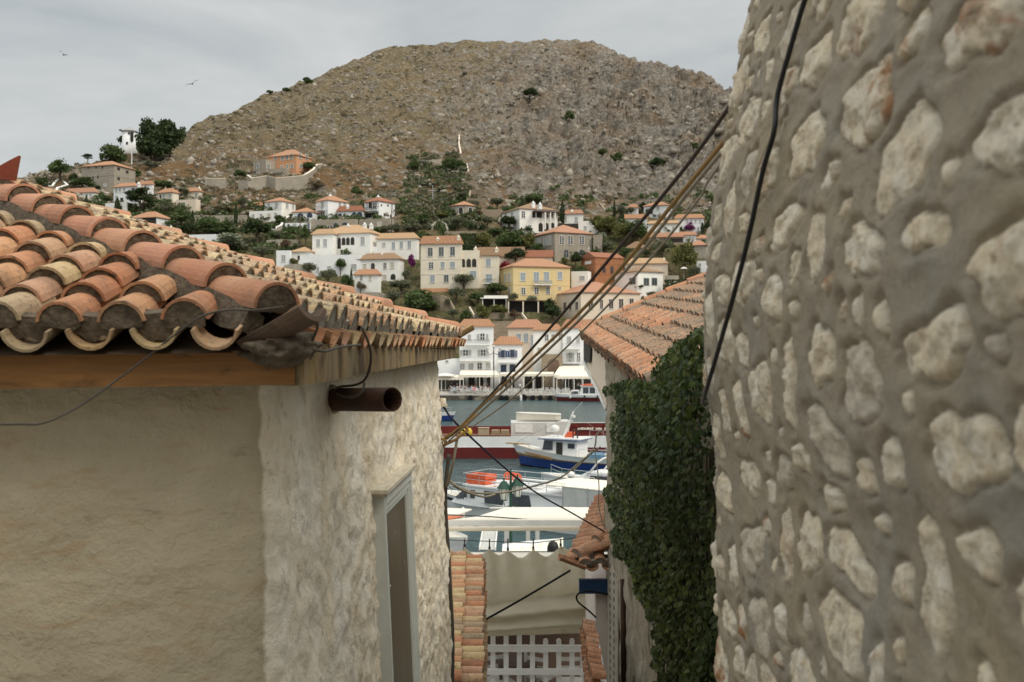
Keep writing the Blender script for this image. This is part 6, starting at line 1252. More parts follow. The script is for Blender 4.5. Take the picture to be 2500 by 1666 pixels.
cable('wire', [(1100,1176,10.0),(1125,1192,10.5),(1165,1204,11.2),(1230,1203,12.2),(1300,1188,13),(1370,1165,13.8),(1420,1125,14.4),(1465,1092,15.0)], .012, 'ropeG', 'grey brown wire sagging across the lane in front of the white boat', 'wire')
cable('wire', [(1104,1182,10.0),(1135,1200,10.6),(1180,1213,11.3),(1208,1208,11.6)], .012, 'ropeG', 'short loose wire end below the sagging wire', 'wire')
cable('wire', [(1468,1052,15.1),(1456,1064,15.0),(1450,1095,14.9),(1415,1135,14.6),(1396,1150,14.4)], .012, 'ropeG', 'looped grey wire hanging at the corner of the ivy house', 'wire')
cable('wire', [(1452,1098,15.1),(1462,1180,15.0),(1462,1240,15),(1478,1300,15),(1482,1345,15)], .008, 'ropeG', 'thin wire hanging straight down beside the ivy house corner', 'wire')
cable('cable', [(1096,1110,10.1),(1088,1185,10.1),(1088,1250,10.12),(1094,1340,10.1),(1100,1450,10.05),(1105,1560,10.0),(1104,1690,9.95)], .02, 'greyc', 'bundle of grey cables running down the far corner of the cottage', 'cable')
cable('cable', [(1100,1555,9.8),(1082,1590,9.6),(1062,1625,9.4),(1050,1670,9.3)], .008, 'greyc', 'thin pale cable straying over the lower cottage wall', 'cable')
lp = empty('wall_lamp', P(1084,985,9.9), 0, 'small wall lamp with white shade on the cottage corner', 'lamp'); mb = MB(); mb.lathe([(.02,.05),(.03,.045),(.03,.01),(.05,-.03),(.045,-.034)], 12, (-.01,0,0)); mb.build('lamp_shade', MT['polew'], lp, True)
mb = MB(); mb.tube([(-.06,0,.0),(.0,0,.02)], .012, 6); mb.build('arm', MT['iron'], lp)
# ================================================================ HARBOUR: boats and quay life
MT['hullw'] = simple('white_hull_paint', (.80,.81,.80), (.72,.73,.72), .8, .35, .05, 4, spec=.5, wear=((.55,.48,.40), 1.4, .70, (1,1,.3)))
MT['hullb'] = simple('blue_hull_paint', (.012,.045,.22), (.012,.035,.15), .8, .35, spec=.5); MT['hullr'] = simple('red_hull_paint', (.12,.014,.013), (.085,.014,.013), .7, .5, .1, 4, wear=((.10,.03,.02), 1.1, .62, (1,1,.4)))
MT['hullk'] = simple('dark_bottom_paint', (.05,.012,.012), None, 1, .7); MT['varn'] = simple('varnished_wood', (.42,.24,.09), (.30,.16,.06), 6, .4, stretch=(1,1,6)); MT['deckt'] = simple('pale_deck', (.62,.58,.50), (.52,.49,.42), 3, .7)
MT['orangep'] = simple('orange_plastic', (.66,.12,.045), (.55,.10,.04), 3, .5); MT['steel'] = simple('steel_tube', (.62,.63,.63), None, 3, .3, metal=.7); MT['vinyl'] = simple('clear_vinyl', (.46,.47,.45), (.60,.60,.57), 2, .2, spec=.5)
MT['cushion'] = simple('blue_cushion', (.10,.22,.34), None, 3, .8); MT['greyp'] = simple('light_grey_paint', (.60,.60,.57), (.50,.50,.47), 1, .6, wear=((.42,.33,.24), 1.5, .66)); MT['card'] = simple('cardboard', (.42,.33,.22), None, 3, .9); MT['yellowp'] = simple('yellow_plastic', (.62,.44,.05), None, 3, .4); MT['planks'] = simple('stacked_planks', (.42,.32,.21), (.25,.18,.11), 3, .9, stretch=(1,1,14))
def hull(root, Ln, beam, zs_, mats, sheer=.45, rake=.9, stern=.8, name='hull', deck='deckt', deckdrop=.12, n=16):
    """local +x to the bow (at x=0), stern at x=-Ln; zs_: levels from keel to gunwale; mats: one per strake"""
    mb = MB(); rings = []
    for i in range(n+1):
        t = i/n; x = -Ln*(1-t); fb = 1 if t < .5 else math.cos(((t-.5)/.5)*PI/2)**.72; fb *= stern+(1-stern)*min(1, t/.35)
        r = []
        for k, z in enumerate(zs_):
            f = k/(len(zs_)-1); w = beam/2*fb*(.62+.38*f**.6)*(1 if k else .35); zz = z+(sheer*max(0, t-.25)**2*1.6*f); xx = x+rake*f*max(0, (t-.7)/.3)**1.5
            r.append((xx, w, zz))
        rings.append(r)
    m = len(zs_)
    for sg in (-1, 1):
        vs = [(p[0], p[1]*sg, p[2]) for r in rings for p in r]
        for k in range(m-1):
            fs = [(i*m+k, (i+1)*m+k, (i+1)*m+k+1, i*m+k+1) for i in range(n)]; mb.add(vs, fs, k)
    vs = [(p[0], p[1]*s, p[2]) for s in (1,-1) for p in rings[0]]; mb.add(vs, [(k, k+1, m+k+1, m+k) for k in range(m-1)], m-2)
    top = [r[-1] for r in rings]; vs = [(p[0], p[1]*.97*s, p[2]-deckdrop) for p in top for s in (1,-1)]; mb.add(vs, [(2*i, 2*i+1, 2*i+3, 2*i+2) for i in range(n)], m-1)
    ho = mb.build(name, [MT[q] for q in mats]+[MT[deck]], root, False, None, True)
    return [(p[0], p[1], p[2]) for p in top]
def boat(name, bow, f, label, cat='boat'):
    o = empty(name, (bow[0], bow[1], 0), math.atan2(f[1], f[0]), label, cat); return o
def bpart(root, name, m, fn, smooth=False):
    mb = MB(); fn(mb); return mb.build(name, MT[m] if isinstance(m, str) else [MT[x] for x in m], root, smooth)
def rail(root, pts, h, posts=True, r=.02, m='steel', mid=True, name='rail'):
    mb = MB(); P3 = [Vector(p) for p in pts]; up = Vector((0,0,h)); mb.tube([p+up for p in P3], r, 6)
    if mid: mb.tube([p+up*.5 for p in P3], r*.7, 6)
    for a, b in zip(P3[:-1], P3[1:]):
        n = max(1, int((b-a).length/1.0))
        for k in range(n): q = a.lerp(b, k/n); mb.tube([q, q+up], r*.8, 5)
    mb.tube([P3[-1], P3[-1]+up], r*.8, 5); return mb.build(name, MT[m], root)
# --- white passenger boat
f = (-.80, .60); pb = boat('passenger_boat', (-4.1, 62.4), f, 'white passenger boat with dark cabin windows and orange rafts on its roof')
top = hull(pb, 14, 3.6, [-.5, 0, .78, .92, 1.06], ['hullk','hullw','iron','hullw'], .35, .8)
def cab(mb):
    for x0, x1, w0, w1, z0, z1 in ((-9.6,-2.2,1.52,1.42,.9,2.0),):
        mb.loft([[(x0,-w0,z0),(x0,w0,z0),(x0,w1,z1),(x0,-w1,z1)], [(-3.2,-w0,z0),(-3.2,w0,z0),(-3.2,w1,z1),(-3.2,-w1,z1)], [(-2.2,-1.30,z0),(-2.2,1.30,z0),(-2.7,1.15,z1),(-2.7,-1.15,z1)], [(-1.3,-.95,z0),(-1.3,.95,z0),(-2.55,.95,z1-.02),(-2.55,-.95,z1-.02)]])
bpart(pb, 'cabin', 'hullw', cab)
bpart(pb, 'roof', 'hullw', lambda mb: mb.loft([[(-10,-1.6,2.01),(-10,1.6,2.01),(-10,1.6,2.10),(-10,-1.6,2.10)],[(-3.2,-1.5,2.01),(-3.2,1.5,2.01),(-3.2,1.5,2.10),(-3.2,-1.5,2.10)],[(-2.3,-1.1,2.0),(-2.3,1.1,2.0),(-2.35,1.1,2.07),(-2.35,-1.1,2.07)]]))
def wnds(a, b, c, d, z0, z1, sg):
    def fn(mb):
        mb.prism([(a, sg*(1.525-.09*(z0-.9)), z0), (b, sg*(1.525-.09*(z0-.9)), z0), (c, sg*(1.525-.09*(z1-.9)), z1), (d, sg*(1.525-.09*(z1-.9)), z1)], (0, sg*.018, 0))
    return fn
for nm, q in (('window',(-5.6,-4.3,-4.2,-5.75,1.15,1.85)),('window',(-7.6,-6.1,-6.1,-7.4,1.15,1.85)),('porthole_window',(-3.55,-3.2,-3.2,-3.55,1.35,1.82)),('porthole_window',(-2.95,-2.72,-2.78,-2.95,1.35,1.82))): [bpart(pb, nm, 'glass', wnds(*q, sg)) for sg in (1, -1)]
[bpart(pb, 'windscreen', 'glass', lambda mb: mb.prism([(-2.62,sg*1.27,1.2),(-1.75,sg*1.07,1.2),(-2.45,sg*1.03,1.8),(-2.72,sg*1.17,1.8)], (.02,sg*.05,0))) for sg in (1,-1)]
rail(pb, [(-2.5,1.25,2.1),(-5,1.45,2.1),(-9.8,1.5,2.1)], .62); rail(pb, [(-2.5,-1.25,2.1),(-5,-1.45,2.1),(-9.8,-1.5,2.1)], .62); rail(pb, [(-2.5,1.25,2.1),(-2.5,-1.25,2.1)], .62)
rail(pb, [(-.2,.1,1.45),(-1.2,.8,1.3),(-2.3,1.4,1.2)], .45, r=.016); rail(pb, [(-.2,-.1,1.45),(-1.2,-.8,1.3),(-2.3,-1.4,1.2)], .45, r=.016)
bpart(pb, 'bench', 'hullw', lambda mb: [mb.box(-7.8,-4.6,y0,y0+.4,2.32,2.38) or mb.box(-7.8,-4.6,y0+.1,y0+.3,2.101,2.319) for y0 in (-1.1,.2,.9)])
bpart(pb, 'canopy', 'awnw', lambda mb: mb.loft([[(x,y,2.62+.12*math.cos(y*.9)-.02*abs(x+10)) for y in np.linspace(-1.7,1.7,9)]+[(x,y,2.58+.12*math.cos(y*.9)-.02*abs(x+10)) for y in np.linspace(1.7,-1.7,9)] for x in (-13.2,-11,-8.7)]))
bpart(pb, 'clear_screen', 'vinyl', lambda mb: [mb.box(-12.8,-9.8,sg*1.66-.01,sg*1.66+.01,1.55,2.6) for sg in (1,-1)])
bpart(pb, 'side_cloth', 'frame', lambda mb: [mb.box(-12.8,-9.7,sg*1.65-.02,sg*1.65+.02,.95,1.545) for sg in (1,-1)])
bpart(pb, 'canopy_frame', 'steel', lambda mb: [mb.tube([(x,sg*1.69,1.0),(x,sg*1.69,2.64)], .025, 6) for x in (-13,-11.4,-9.8) for sg in (1,-1)])
def raft(loc, rz, label, s=1.0, lying=True):
    o = empty('life_raft', loc, rz, label, 'life raft'); 
    for k in range(2): bpart(o, 'float_ring', 'orangep', lambda mb: mb.loft([[((x1)*s,(y1)*s,z*s) for x1, y1 in ((-.75,-.55),(.75,-.55),(.75,.55),(-.75,.55))]+[((x1)*s,(y1)*s,z*s) for x1, y1 in ((-.75,-.551),(-.45,-.25),(-.45,.25),(.45,.25),(.45,-.25),(-.449,-.25))] for z in (.02+k*.30,.27+k*.30)], 0, True, True))
    bpart(o, 'rope_band', 'card', lambda mb: [mb.box(x-.02,x+.02,-.562*s,-.552*s,.0,.6*s) for x in (-.5*s,0,.5*s)]); return o
def onboat(b, x, y, z):
    a = b.rotation_euler[2]; return Vector((b.location.x+x*math.cos(a)-y*math.sin(a), b.location.y+x*math.sin(a)+y*math.cos(a), z))
raft(onboat(pb,-3.3,.55,2.11), pb.rotation_euler[2], 'stacked orange life rafts at the front of the white passenger boat roof', .95)
for k in range(4): 
    c = onboat(pb,-4.3-.28*k,-.75+.1*k,2.11); mb = MB(); mb.tube([c+Vector((.26*math.cos(a),.1*math.sin(a)*(1),.30+.26*math.sin(a))) for a in np.linspace(0,2*PI,19)], .055, 8); thing1('life_ring', mb, MT['orangep'], 'orange life ring standing on the white passenger boat roof', 'life ring', 'life rings on the passenger boat')
mb = MB(); c = onboat(pb,-3.0,1.87,.05); mb.lathe([(.03,.0),(.11,.06),(.12,.2),(.12,.62),(.10,.72),(.03,.8)], 12, c); thing1('fender', mb, MT['frame'], 'white fender hanging on the side of the white passenger boat', 'fender', None, True)
mb = MB(); c = onboat(pb,-.55,.9,.35); mb.lathe([(.03,.0),(.13,.08),(.15,.3),(.12,.55),(.03,.65)], 12, c); thing1('fender', mb, MT['iron'], 'black fender at the bow of the white passenger boat', 'fender', None, True)
# --- second white boat with orange raft behind
wb = boat('motor_boat', (2.6, 70.5), (-.86,.5), 'white motor boat with red orange raft, behind the passenger boat canopy')
hull(wb, 11, 3.2, [-.4, 0, .75, 1.1], ['hullk','hullw','hullw'], .35, .7); bpart(wb, 'cabin', 'hullw', lambda mb: mb.loft([[(-9,-1.3,.9),(-9,1.3,.9),(-9,1.2,1.75),(-9,-1.2,1.75)],[(-3,-1.3,.9),(-3,1.3,.9),(-3.4,1.15,1.75),(-3.4,-1.15,1.75)],[(-1.8,-.9,1.0),(-1.8,.9,1.0),(-3.2,.9,1.72),(-3.2,-.9,1.72)]]))
[bpart(wb, 'window', 'glass', lambda mb: mb.prism([(-7.5,sg*1.29,1.1),(-3.6,sg*1.29,1.1),(-3.7,sg*1.23,1.6),(-7.5,sg*1.23,1.6)], (0,sg*.02,0))) for sg in (1,-1)]
bpart(wb, 'arch', 'frame', lambda mb: mb.tube([(-3.6,1.2,1.75),(-4.2,1.1,2.5),(-4.5,.8,2.75),(-4.5,-.8,2.75),(-4.2,-1.1,2.5),(-3.6,-1.2,1.75)], .06, 8)); rail(wb, [(-.1,0,1.45),(-1.5,1.1,1.35),(-8.5,1.4,1.15)], .55); bpart(wb, 'radar_dome', 'frame', lambda mb: mb.lathe([(.28,0),(.32,.08),(.24,.18),(.02,.22)], 14, (-4.5,0,2.82)))
raft(onboat(wb,-5.6,.6,1.77), wb.rotation_euler[2], 'red orange raft lying on the white motor boat roof', .75)
mb = MB(); c = onboat(wb,-7.2,.2,1.95); mb.lathe([(.05,-.2),(.5,-.1),(.62,.02),(.45,.16),(.05,.22)], 14, c, 0, .5); thing1('covered_buoy', mb, MT['frame'], 'rounded white cover on the white motor boat roof', 'cover', None, True)
mb = MB(); c = onboat(wb,-2.3,1.3,1.55); mb.lathe([(.02,-.26),(.2,-.18),(.27,0),(.2,.18),(.02,.26)], 14, c); thing1('buoy', mb, MT['frame'], 'white ball buoy hanging at the bow of the white motor boat', 'buoy', None, True)
# --- blue caique
cq = boat('fishing_boat', (.85, 87), (-.88,.47), 'blue and white wooden fishing boat with white wheelhouse and mast', 'fishing boat')
hull(cq, 11, 3.4, [-.4, 0, .62, .72, .98, 1.12], ['hullk','hullb','varn','hullw','hullw'], .75, .9)
bpart(cq, 'name_board', 'varn', lambda mb: [mb.prism([(-3.6,sg*1.66,.80),(-.9,sg*1.02,1.15),(-.7,sg*.98,1.32),(-3.6,sg*1.66,1.0)], (0,sg*.06,0)) for sg in (1,-1)])
wh = bpart(cq, 'wheelhouse', 'hullw', lambda mb: mb.loft([[(-5.6,-1.1,.9),(-5.6,1.1,.9),(-5.6,1.05,2.45),(-5.6,-1.05,2.45)],[(-2.3,-1.1,.9),(-2.3,1.1,.9),(-2.6,1.0,2.45),(-2.6,-1.0,2.45)]]))
bpart(cq, 'roof', 'hullw', lambda mb: mb.box(-5.9,-2.2,-1.3,1.3,2.46,2.56)); bpart(cq, 'roof_edge', 'hullb', lambda mb: mb.box(-5.95,-2.15,-1.34,1.34,2.40,2.458))
bpart(cq, 'door', 'dark', lambda mb: mb.box(-4.3,-3.75,1.06,1.125,1.0,2.2)); bpart(cq, 'window', 'glass', lambda mb: mb.prism([(-3.4,1.10,1.55),(-2.5,1.10,1.55),(-2.65,1.045,2.3),(-3.4,1.05,2.3)], (0,.03,0)))
bpart(cq, 'stern_window', 'glass', lambda mb: mb.box(-5.4,-4.8,1.05,1.12,1.75,2.15)); bpart(cq, 'mast', 'frame', lambda mb: (mb.tube([(-4.0,.25,2.56),(-4.8,.05,4.7)], [.10,.06], 8), mb.tube([(-4.0,-.25,2.56),(-4.8,-.05,4.7)], [.07,.04], 8), mb.tube([(-4.5,-.5,3.9),(-4.5,.5,3.9)], .04, 6), mb.tube([(-4.8,0,4.7),(-5.6,0,5.5)], .015, 5), mb.box(-4.9,-4.6,-.2,.2,4.2,4.4)))
bpart(cq, 'radar_dome', 'frame', lambda mb: mb.lathe([(.30,0),(.38,.12),(.38,.36),(.22,.52),(.02,.56)], 16, (-3.2,.2,3.0)), True); bpart(cq, 'radar_stand', 'steel', lambda mb: [mb.tube([(-3.2+a,.2+b,2.56),(-3.2,.2,3.0)], .03, 6) for a, b in ((-.2,-.2),(.2,-.2),(0,.25))])
bpart(cq, 'exhaust', 'iron', lambda mb: [mb.tube([(x,.5,2.3),(x,.5,3.2),(x-.3,.5,3.25)], .06, 8) for x in (-5.0,-5.4)])
bpart(cq, 'rigging', 'ropeG', lambda mb: (mb.tube([(-4.75,0,4.5),(.6,0,1.9)], .014, 4), mb.tube([(-4.75,0,4.5),(-10.8,0,1.2)], .014, 4)))
rail(cq, [(-.1,.1,1.75),(-1.2,1.0,1.5),(-2.6,1.5,1.3)], .5); rail(cq, [(-6,1.6,1.05),(-8,1.55,1.05),(-10.8,1.3,1.05)], .75); rail(cq, [(-6,-1.6,1.05),(-8,-1.55,1.05),(-10.8,-1.3,1.05)], .75)
bpart(cq, 'bowsprit', 'varn', lambda mb: mb.box(-.6,1.5,-.18,.18,1.78,1.86)); bpart(cq, 'bait_box', 'cushion', lambda mb: mb.box(-8.6,-6.4,-.9,.9,1.0,1.35)); bpart(cq, 'rear_cabin', 'awnw', lambda mb: mb.box(-10.4,-7.6,-1.5,-.4,1.0,2.1))
mb = MB(); c = onboat(cq,-4.4,-.2,2.58); mb.box(c.x-.5,c.x+.3,c.y-.3,c.y+.3,c.z,c.z+.22); mb.box(c.x-.2,c.x+.4,c.y-.2,c.y+.3,c.z+.223,c.z+.4); thing1('life_raft', mb, MT['orangep'], 'orange floats lying on the fishing boat wheelhouse roof', 'life raft')
# --- barge
bg = empty('cargo_barge', (0, 94, 0), 0, 'long cargo barge with white upper side, dark red bottom and red bulwark', 'barge')
def bh(mb):
    sec = [(-.5,-.2),(0,0),(1.02,0),(1.04,.03),(1.96,.0),(1.962,.14),(1.2,.16)]
    xs = [(-16,0),(-4,0),(0,.0),(8,.0),(22,.0)]
    rings = [[(x, 92+o_, z+max(0,x-2)*.012*(z > 1.1)) for z, o_ in sec]+[(x, 101-o_, z+max(0,x-2)*.012*(z > 1.1)) for z, o_ in sec[::-1]] for x, _ in xs]
    m = len(rings[0])
    for k in range(m):
        vs = [p for r in rings for p in (r[k], r[(k+1)%m])]
        zz = (rings[0][k][2]+rings[0][(k+1)%m][2])/2; mi = 0 if zz < -.1 else 1 if zz < 1.0 else 2
        mb.add(vs, [(2*i,2*i+1,2*i+3,2*i+2) for i in range(len(rings)-1)], 3 if k in (5, 6, 7) else mi)
    mb.add(rings[0], [tuple(range(m))], 1); mb.add(rings[-1], [tuple(range(m))], 1)
MT['rustdeck'] = simple('rusty_steel_deck', (.17,.075,.045), (.10,.055,.04), .7, .8)
mb = MB(); bh(mb); mb.build('hull', [MT['hullk'], MT['hullr'], MT['hullw'], MT['rustdeck']], bg, False, (0,94,0))
MT['redb'] = simple('red_bulwark', (.15,.02,.017), (.11,.018,.015), 1, .6)
mb = MB(); mb.box(-16,5.49,100.4,100.6,1.1,2.25); mb.box(5.5,22,99.6,99.85,1.2,2.62); [mb.box(x,x+.08,99.5,99.597,1.97,2.6) for x in np.arange(5.7,20,1.1)]; mb.box(5.5,22,99.52,99.597,2.28,2.31); mb.build('bulwark', MT['redb'], bg, False, (0,94,0))
mb = MB(); mb.box(5.5,22,99.55,99.9,2.623,2.68); mb.build('bulwark_rim', MT['greyp'], bg, False, (0,94,0))
mb = MB(); rt = random.Random(4); x_ = 6.4
while x_ < 11.5: w_ = rt.uniform(.10,.2); mb.box(x_,x_+w_,99.44,99.49,1.98,2.0+rt.uniform(.16,.22)); x_ += w_+(.04 if rt.random() < .85 else .25)
mb.build('faded_lettering', MT['awnw'], bg, False, (0,94,0))
mb = MB(); mb.box(-6.5,-.15,93.2,95.2,1.21,1.97); mb.build('hatch', MT['rustdeck'], bg, False, (0,94,0))
mb = MB(); mb.box(-.1,4.2,95,98.4,1.21,3.0); mb.build('deckhouse', MT['greyp'], bg, False, (0,94,0)); mb = MB(); mb.box(4.22,5.3,95.2,98,1.21,3.1); mb.build('deck_store', MT['greyp'], bg, False, (0,94,0)); mb = MB(); mb.box(.3,1.9,94.94,94.99,2.1,2.8); mb.box(3.2,4.0,94.94,94.99,2.1,2.9); mb.build('hatch_door', MT['frame'], bg, False, (0,94,0))
mb = MB(); [mb.box(x-.02,x+.02,92.1,92.14,1.97,2.5) for x in np.arange(7,20,1.2)]; mb.box(7,20,92.1,92.14,2.5,2.54); mb.build('rail', MT['steel'], bg, False, (0,94,0))
sk = empty('skiff', (2.5, 96.6, 3.07), 0, 'small cream skiff carried on the barge deckhouse', 'boat'); mb = MB(); rr = []
for t_ in np.linspace(0, 1, 9): x = -2.1+4.2*t_; w_ = .75*math.sin(PI*min(1, .25+.75*t_))**.5 if t_ > .0 else .5; rr.append([(x,-w_,.62+.15*t_),(x,-w_*.6,.1),(x,0,.0),(x,w_*.6,.1),(x,w_,.62+.15*t_)])
rr = [[(x*-1,y,z) for x,y,z in r] for r in rr]; mb.loft(rr, 0, False, False); mb.add([rr[0][0],rr[0][1],rr[0][2],rr[0][3],rr[0][4]], [(0,1,2,3,4)]); mb.build('hull', MT['awnw'], sk); mb = MB(); [mb.tube([r[k] for r in rr], .05, 6) for k in (0,4)]; mb.build('gunwale', MT['frame'], sk)
for i, (px, lab) in enumerate(((1131,'yellow plastic drum on the barge deck, left of its pair'),(1146,'yellow plastic drum on the barge deck, right of its pair'))): mb = MB(); c = P(px,1068,93.4); mb.lathe([(.22,0),(.26,.05),(.26,.45),(.14,.58),(.07,.66)], 14, (c.x, c.y, 1.98)); thing1('drum', mb, MT['yellowp'], lab, 'drum', None, True)
mb = MB(); c = P(1181,1066,94); mb.box(c.x-.5,c.x+.5,93.6,94.4,1.98,2.6); mb.box(c.x-.52,c.x+.0,93.55,94.45,2.603,2.63); mb.box(c.x+.01,c.x+.52,93.55,94.45,2.603,2.63); thing1('carton', mb, MT['card'], 'brown cardboard carton on the barge deck', 'box')
for px, lab in ((1210,'stack of planks on the barge deck beside the carton'),(1233,'stack of planks on the barge deck beside the deckhouse')):
    mb = MB(); c = P(px,1066,94.2)
    for k in range(3): mb.box(c.x-.42+.03*k,c.x+.40-.02*k,93.8,94.6,1.98+.15*k,2.10+.15*k)
    thing1('plank_stack', mb, MT['planks'], lab, 'planks')
# --- water taxi at the far quay
tx = boat('water_taxi', (8.3, 187.3), (-.995,.09), 'small white water taxi with red bottom moored at the far quay', 'boat')
hull(tx, 9.5, 3.0, [-.3, 0, .65, .75, 1.15], ['hullr','hullr','hullw','hullw'], .25, .5)
bpart(tx, 'cabin', 'hullw', lambda mb: mb.loft([[(-8.6,-1.25,1.0),(-8.6,1.25,1.0),(-8.6,1.15,2.7),(-8.6,-1.15,2.7)],[(-4.0,-1.25,1.0),(-4.0,1.25,1.0),(-4.4,1.15,2.7),(-4.4,-1.15,2.7)],[(-1.6,-1.0,1.1),(-1.6,1.0,1.1),(-3.6,.9,1.7),(-3.6,-.9,1.7)]][:2]))
bpart(tx, 'front_cabin', 'hullw', lambda mb: mb.loft([[(-3.99,-1.1,1.0),(-3.99,1.1,1.0),(-3.99,1.0,2.0),(-3.99,-1.0,2.0)],[(-2.0,-.9,1.05),(-2.0,.9,1.05),(-2.6,.85,1.95),(-2.6,-.85,1.95)]]))
for x0 in (-8.2,-6.9,-5.7): bpart(tx, 'window', 'glass', lambda mb: mb.prism([(x0,1.225,1.45),(x0+1.0,1.225,1.45),(x0+1.0,1.165,2.5),(x0,1.165,2.5)], (0,.03,0)))
bpart(tx, 'front_window', 'glass', lambda mb: mb.prism([(-3.8,1.08,1.35),(-2.5,.98,1.35),(-2.7,.93,1.8),(-3.8,1.04,1.8)], (0,.05,0))); bpart(tx, 'roof', 'hullw', lambda mb: mb.box(-8.8,-4.2,-1.3,1.3,2.705,2.8)); bpart(tx, 'roof_rack', 'orangep', lambda mb: (mb.box(-7.8,-5.0,-1.0,1.0,2.85,3.1), mb.box(-5.0,-4.4,-.6,.6,2.85,3.0))); rail(tx, [(-.1,.1,1.35),(-1.4,.9,1.25),(-3,1.3,1.15)], .6)
for x0 in (-2.4,-5.0,-7.3): c = onboat(tx, x0, 1.62, .55); mb = MB(); mb.lathe([(.04,0),(.14,.08),(.15,.5),(.04,.62)], 10, c); thing1('fender', mb, MT['iron'] if x0 < -3 else MT['frame'], 'dark fender on the side of the white and red water taxi' if x0 < -3 else 'white fender at the bow of the white and red water taxi', 'fender', 'fenders of the water taxi' if x0 < -3 else None)
# --- small boat half hidden at the left, and craft under the canopy
sb = boat('small_boat', (-8.2, 138), (.9,-.4), 'small white boat half hidden by the cottage corner on the water'); hull(sb, 7, 2.4, [-.3,0,.55,.9], ['hullk','hullb','hullw'], .4, .7); rail(sb, [(-.1,0,1.2),(-2.5,.9,1.0)], .6); bpart(sb, 'cabin', 'hullw', lambda mb: mb.loft([[(-5,-.9,.8),(-5,.9,.8),(-5,.8,2.0),(-5,-.8,2.0)],[(-2.5,-.8,.8),(-2.5,.8,.8),(-3,.7,2.0),(-3,-.7,2.0)]]))
nb = boat('moored_boat', (-2.4, 47.2), (.55,-.83), 'white moored boat with steel rails seen below the front pole of the canopy'); hull(nb, 8, 2.6, [-.4,0,.7,1.0], ['hullk','hullw','hullw'], .5, .7); rail(nb, [(-.1,.05,1.5),(-1.5,.9,1.3),(-5,1.2,1.1)], .7); rail(nb, [(-.1,-.05,1.5),(-1.5,-.9,1.3),(-5,-1.2,1.1)], .7); bpart(nb, 'seat', 'frame', lambda mb: (mb.box(-3,-2.2,-.5,.5,1.0,1.3), mb.box(-3.2,-3.01,-.5,.5,1.0,1.9))); bpart(nb, 'cabin', 'hullw', lambda mb: mb.box(-6.5,-4,-1,1,.9,2.0))
gw = empty('gangway', (-1.05, 46.5, 1.0), 0, 'slatted grey gangway below the front pole of the canopy', 'gangway'); mb = MB(); a, b = P(1190,1342,44.5)-gw.location, P(1196,1298,49)-gw.location
for k in range(22): q = a.lerp(b, k/21); mb.box(q.x-.30,q.x+.30,q.y-.07,q.y+.07,q.z,q.z+.03)
mb.build('slats', MT['greyp'], gw); mb = MB(); mb.bar(a+Vector((.34,0,.03)), b+Vector((.34,0,.03)), .06, .14); mb.bar(a-Vector((.34,0,-.03)), b-Vector((.34,0,-.03)), .06, .14); mb.build('side_rails', MT['frame'], gw)
for px, w_, lab in ((1238,.28,'wide white mooring post, first from the gangway'),(1289,.2,'slim white mooring post, second from the gangway'),(1312,.2,'slim white mooring post, third from the gangway')):
    mb = MB(); c = P(px,1300,50); mb.box(c.x-w_/2,c.x+w_/2,49.9,50.1,-1,c.z+.6); mb.box(c.x-w_*.6,c.x+w_*.6,49.87,50.13,c.z+.603,c.z+.68); thing1('mooring_post', mb, MT['greyp'], lab, 'post')
tb_ = empty('covered_boat', (1.3, 36, 1.9), 0, 'boat under a pale tarpaulin rising behind the beige curtain', 'boat'); V = []; nu = 30
for i in range(nu):
    for j in range(14): u, v = i/(nu-1), j/13; px = 1225+150*u; py = 1346-(1346-1313)*u*1.0*(math.sin(PI*v*.5)); V.append(P(px, py, 35+2.5*v)-tb_.location+Vector((0,0,.03*math.sin(u*40)*math.sin(v*3))))
o = npmesh('tarpaulin', V, gridfaces(nu, 14), MT['awnw'], tb_, True); mb = MB(); mb.loft([[Vector((x,y,z))-tb_.location for x, y, z in ((x0,34.9,.9),(x0,37.6,.9),(x0,37.6,z1),(x0,34.9,z1))] for x0, z1 in ((-.35,2.9),(1.0,3.05),(1.75,3.1))]); mb.build('hull', MT['hullw'], tb_)
mb = MB(); c = P(1350,1352,33); mb.lathe([(.16,-.15),(.19,.0),(.185,.22),(.13,.36),(.03,.42)], 16, c); thing1('outboard_motor', mb, MT['blk'], 'rounded black motor hood peeping over the beige curtain', 'motor', None, True)
ob = boat('small_boat', (5.0, 44), (-.8,-.6), 'small white boat with a cream cover beside the tiles of the blue fascia house'); hull(ob, 6, 2.2, [-.3,.9,1.6,2.0], ['hullk','hullw','hullw'], .3, .6); bpart(ob, 'cover', 'awnw', lambda mb: mb.loft([[(-5.5,-1,2.1),(-5.5,1,2.1),(-5.5,0,2.7)],[(-2.5,-1,2.1),(-2.5,1,2.1),(-2.5,0,2.8)],[(-1,-.5,2.2),(-1,.5,2.2),(-1,0,2.4)]]))
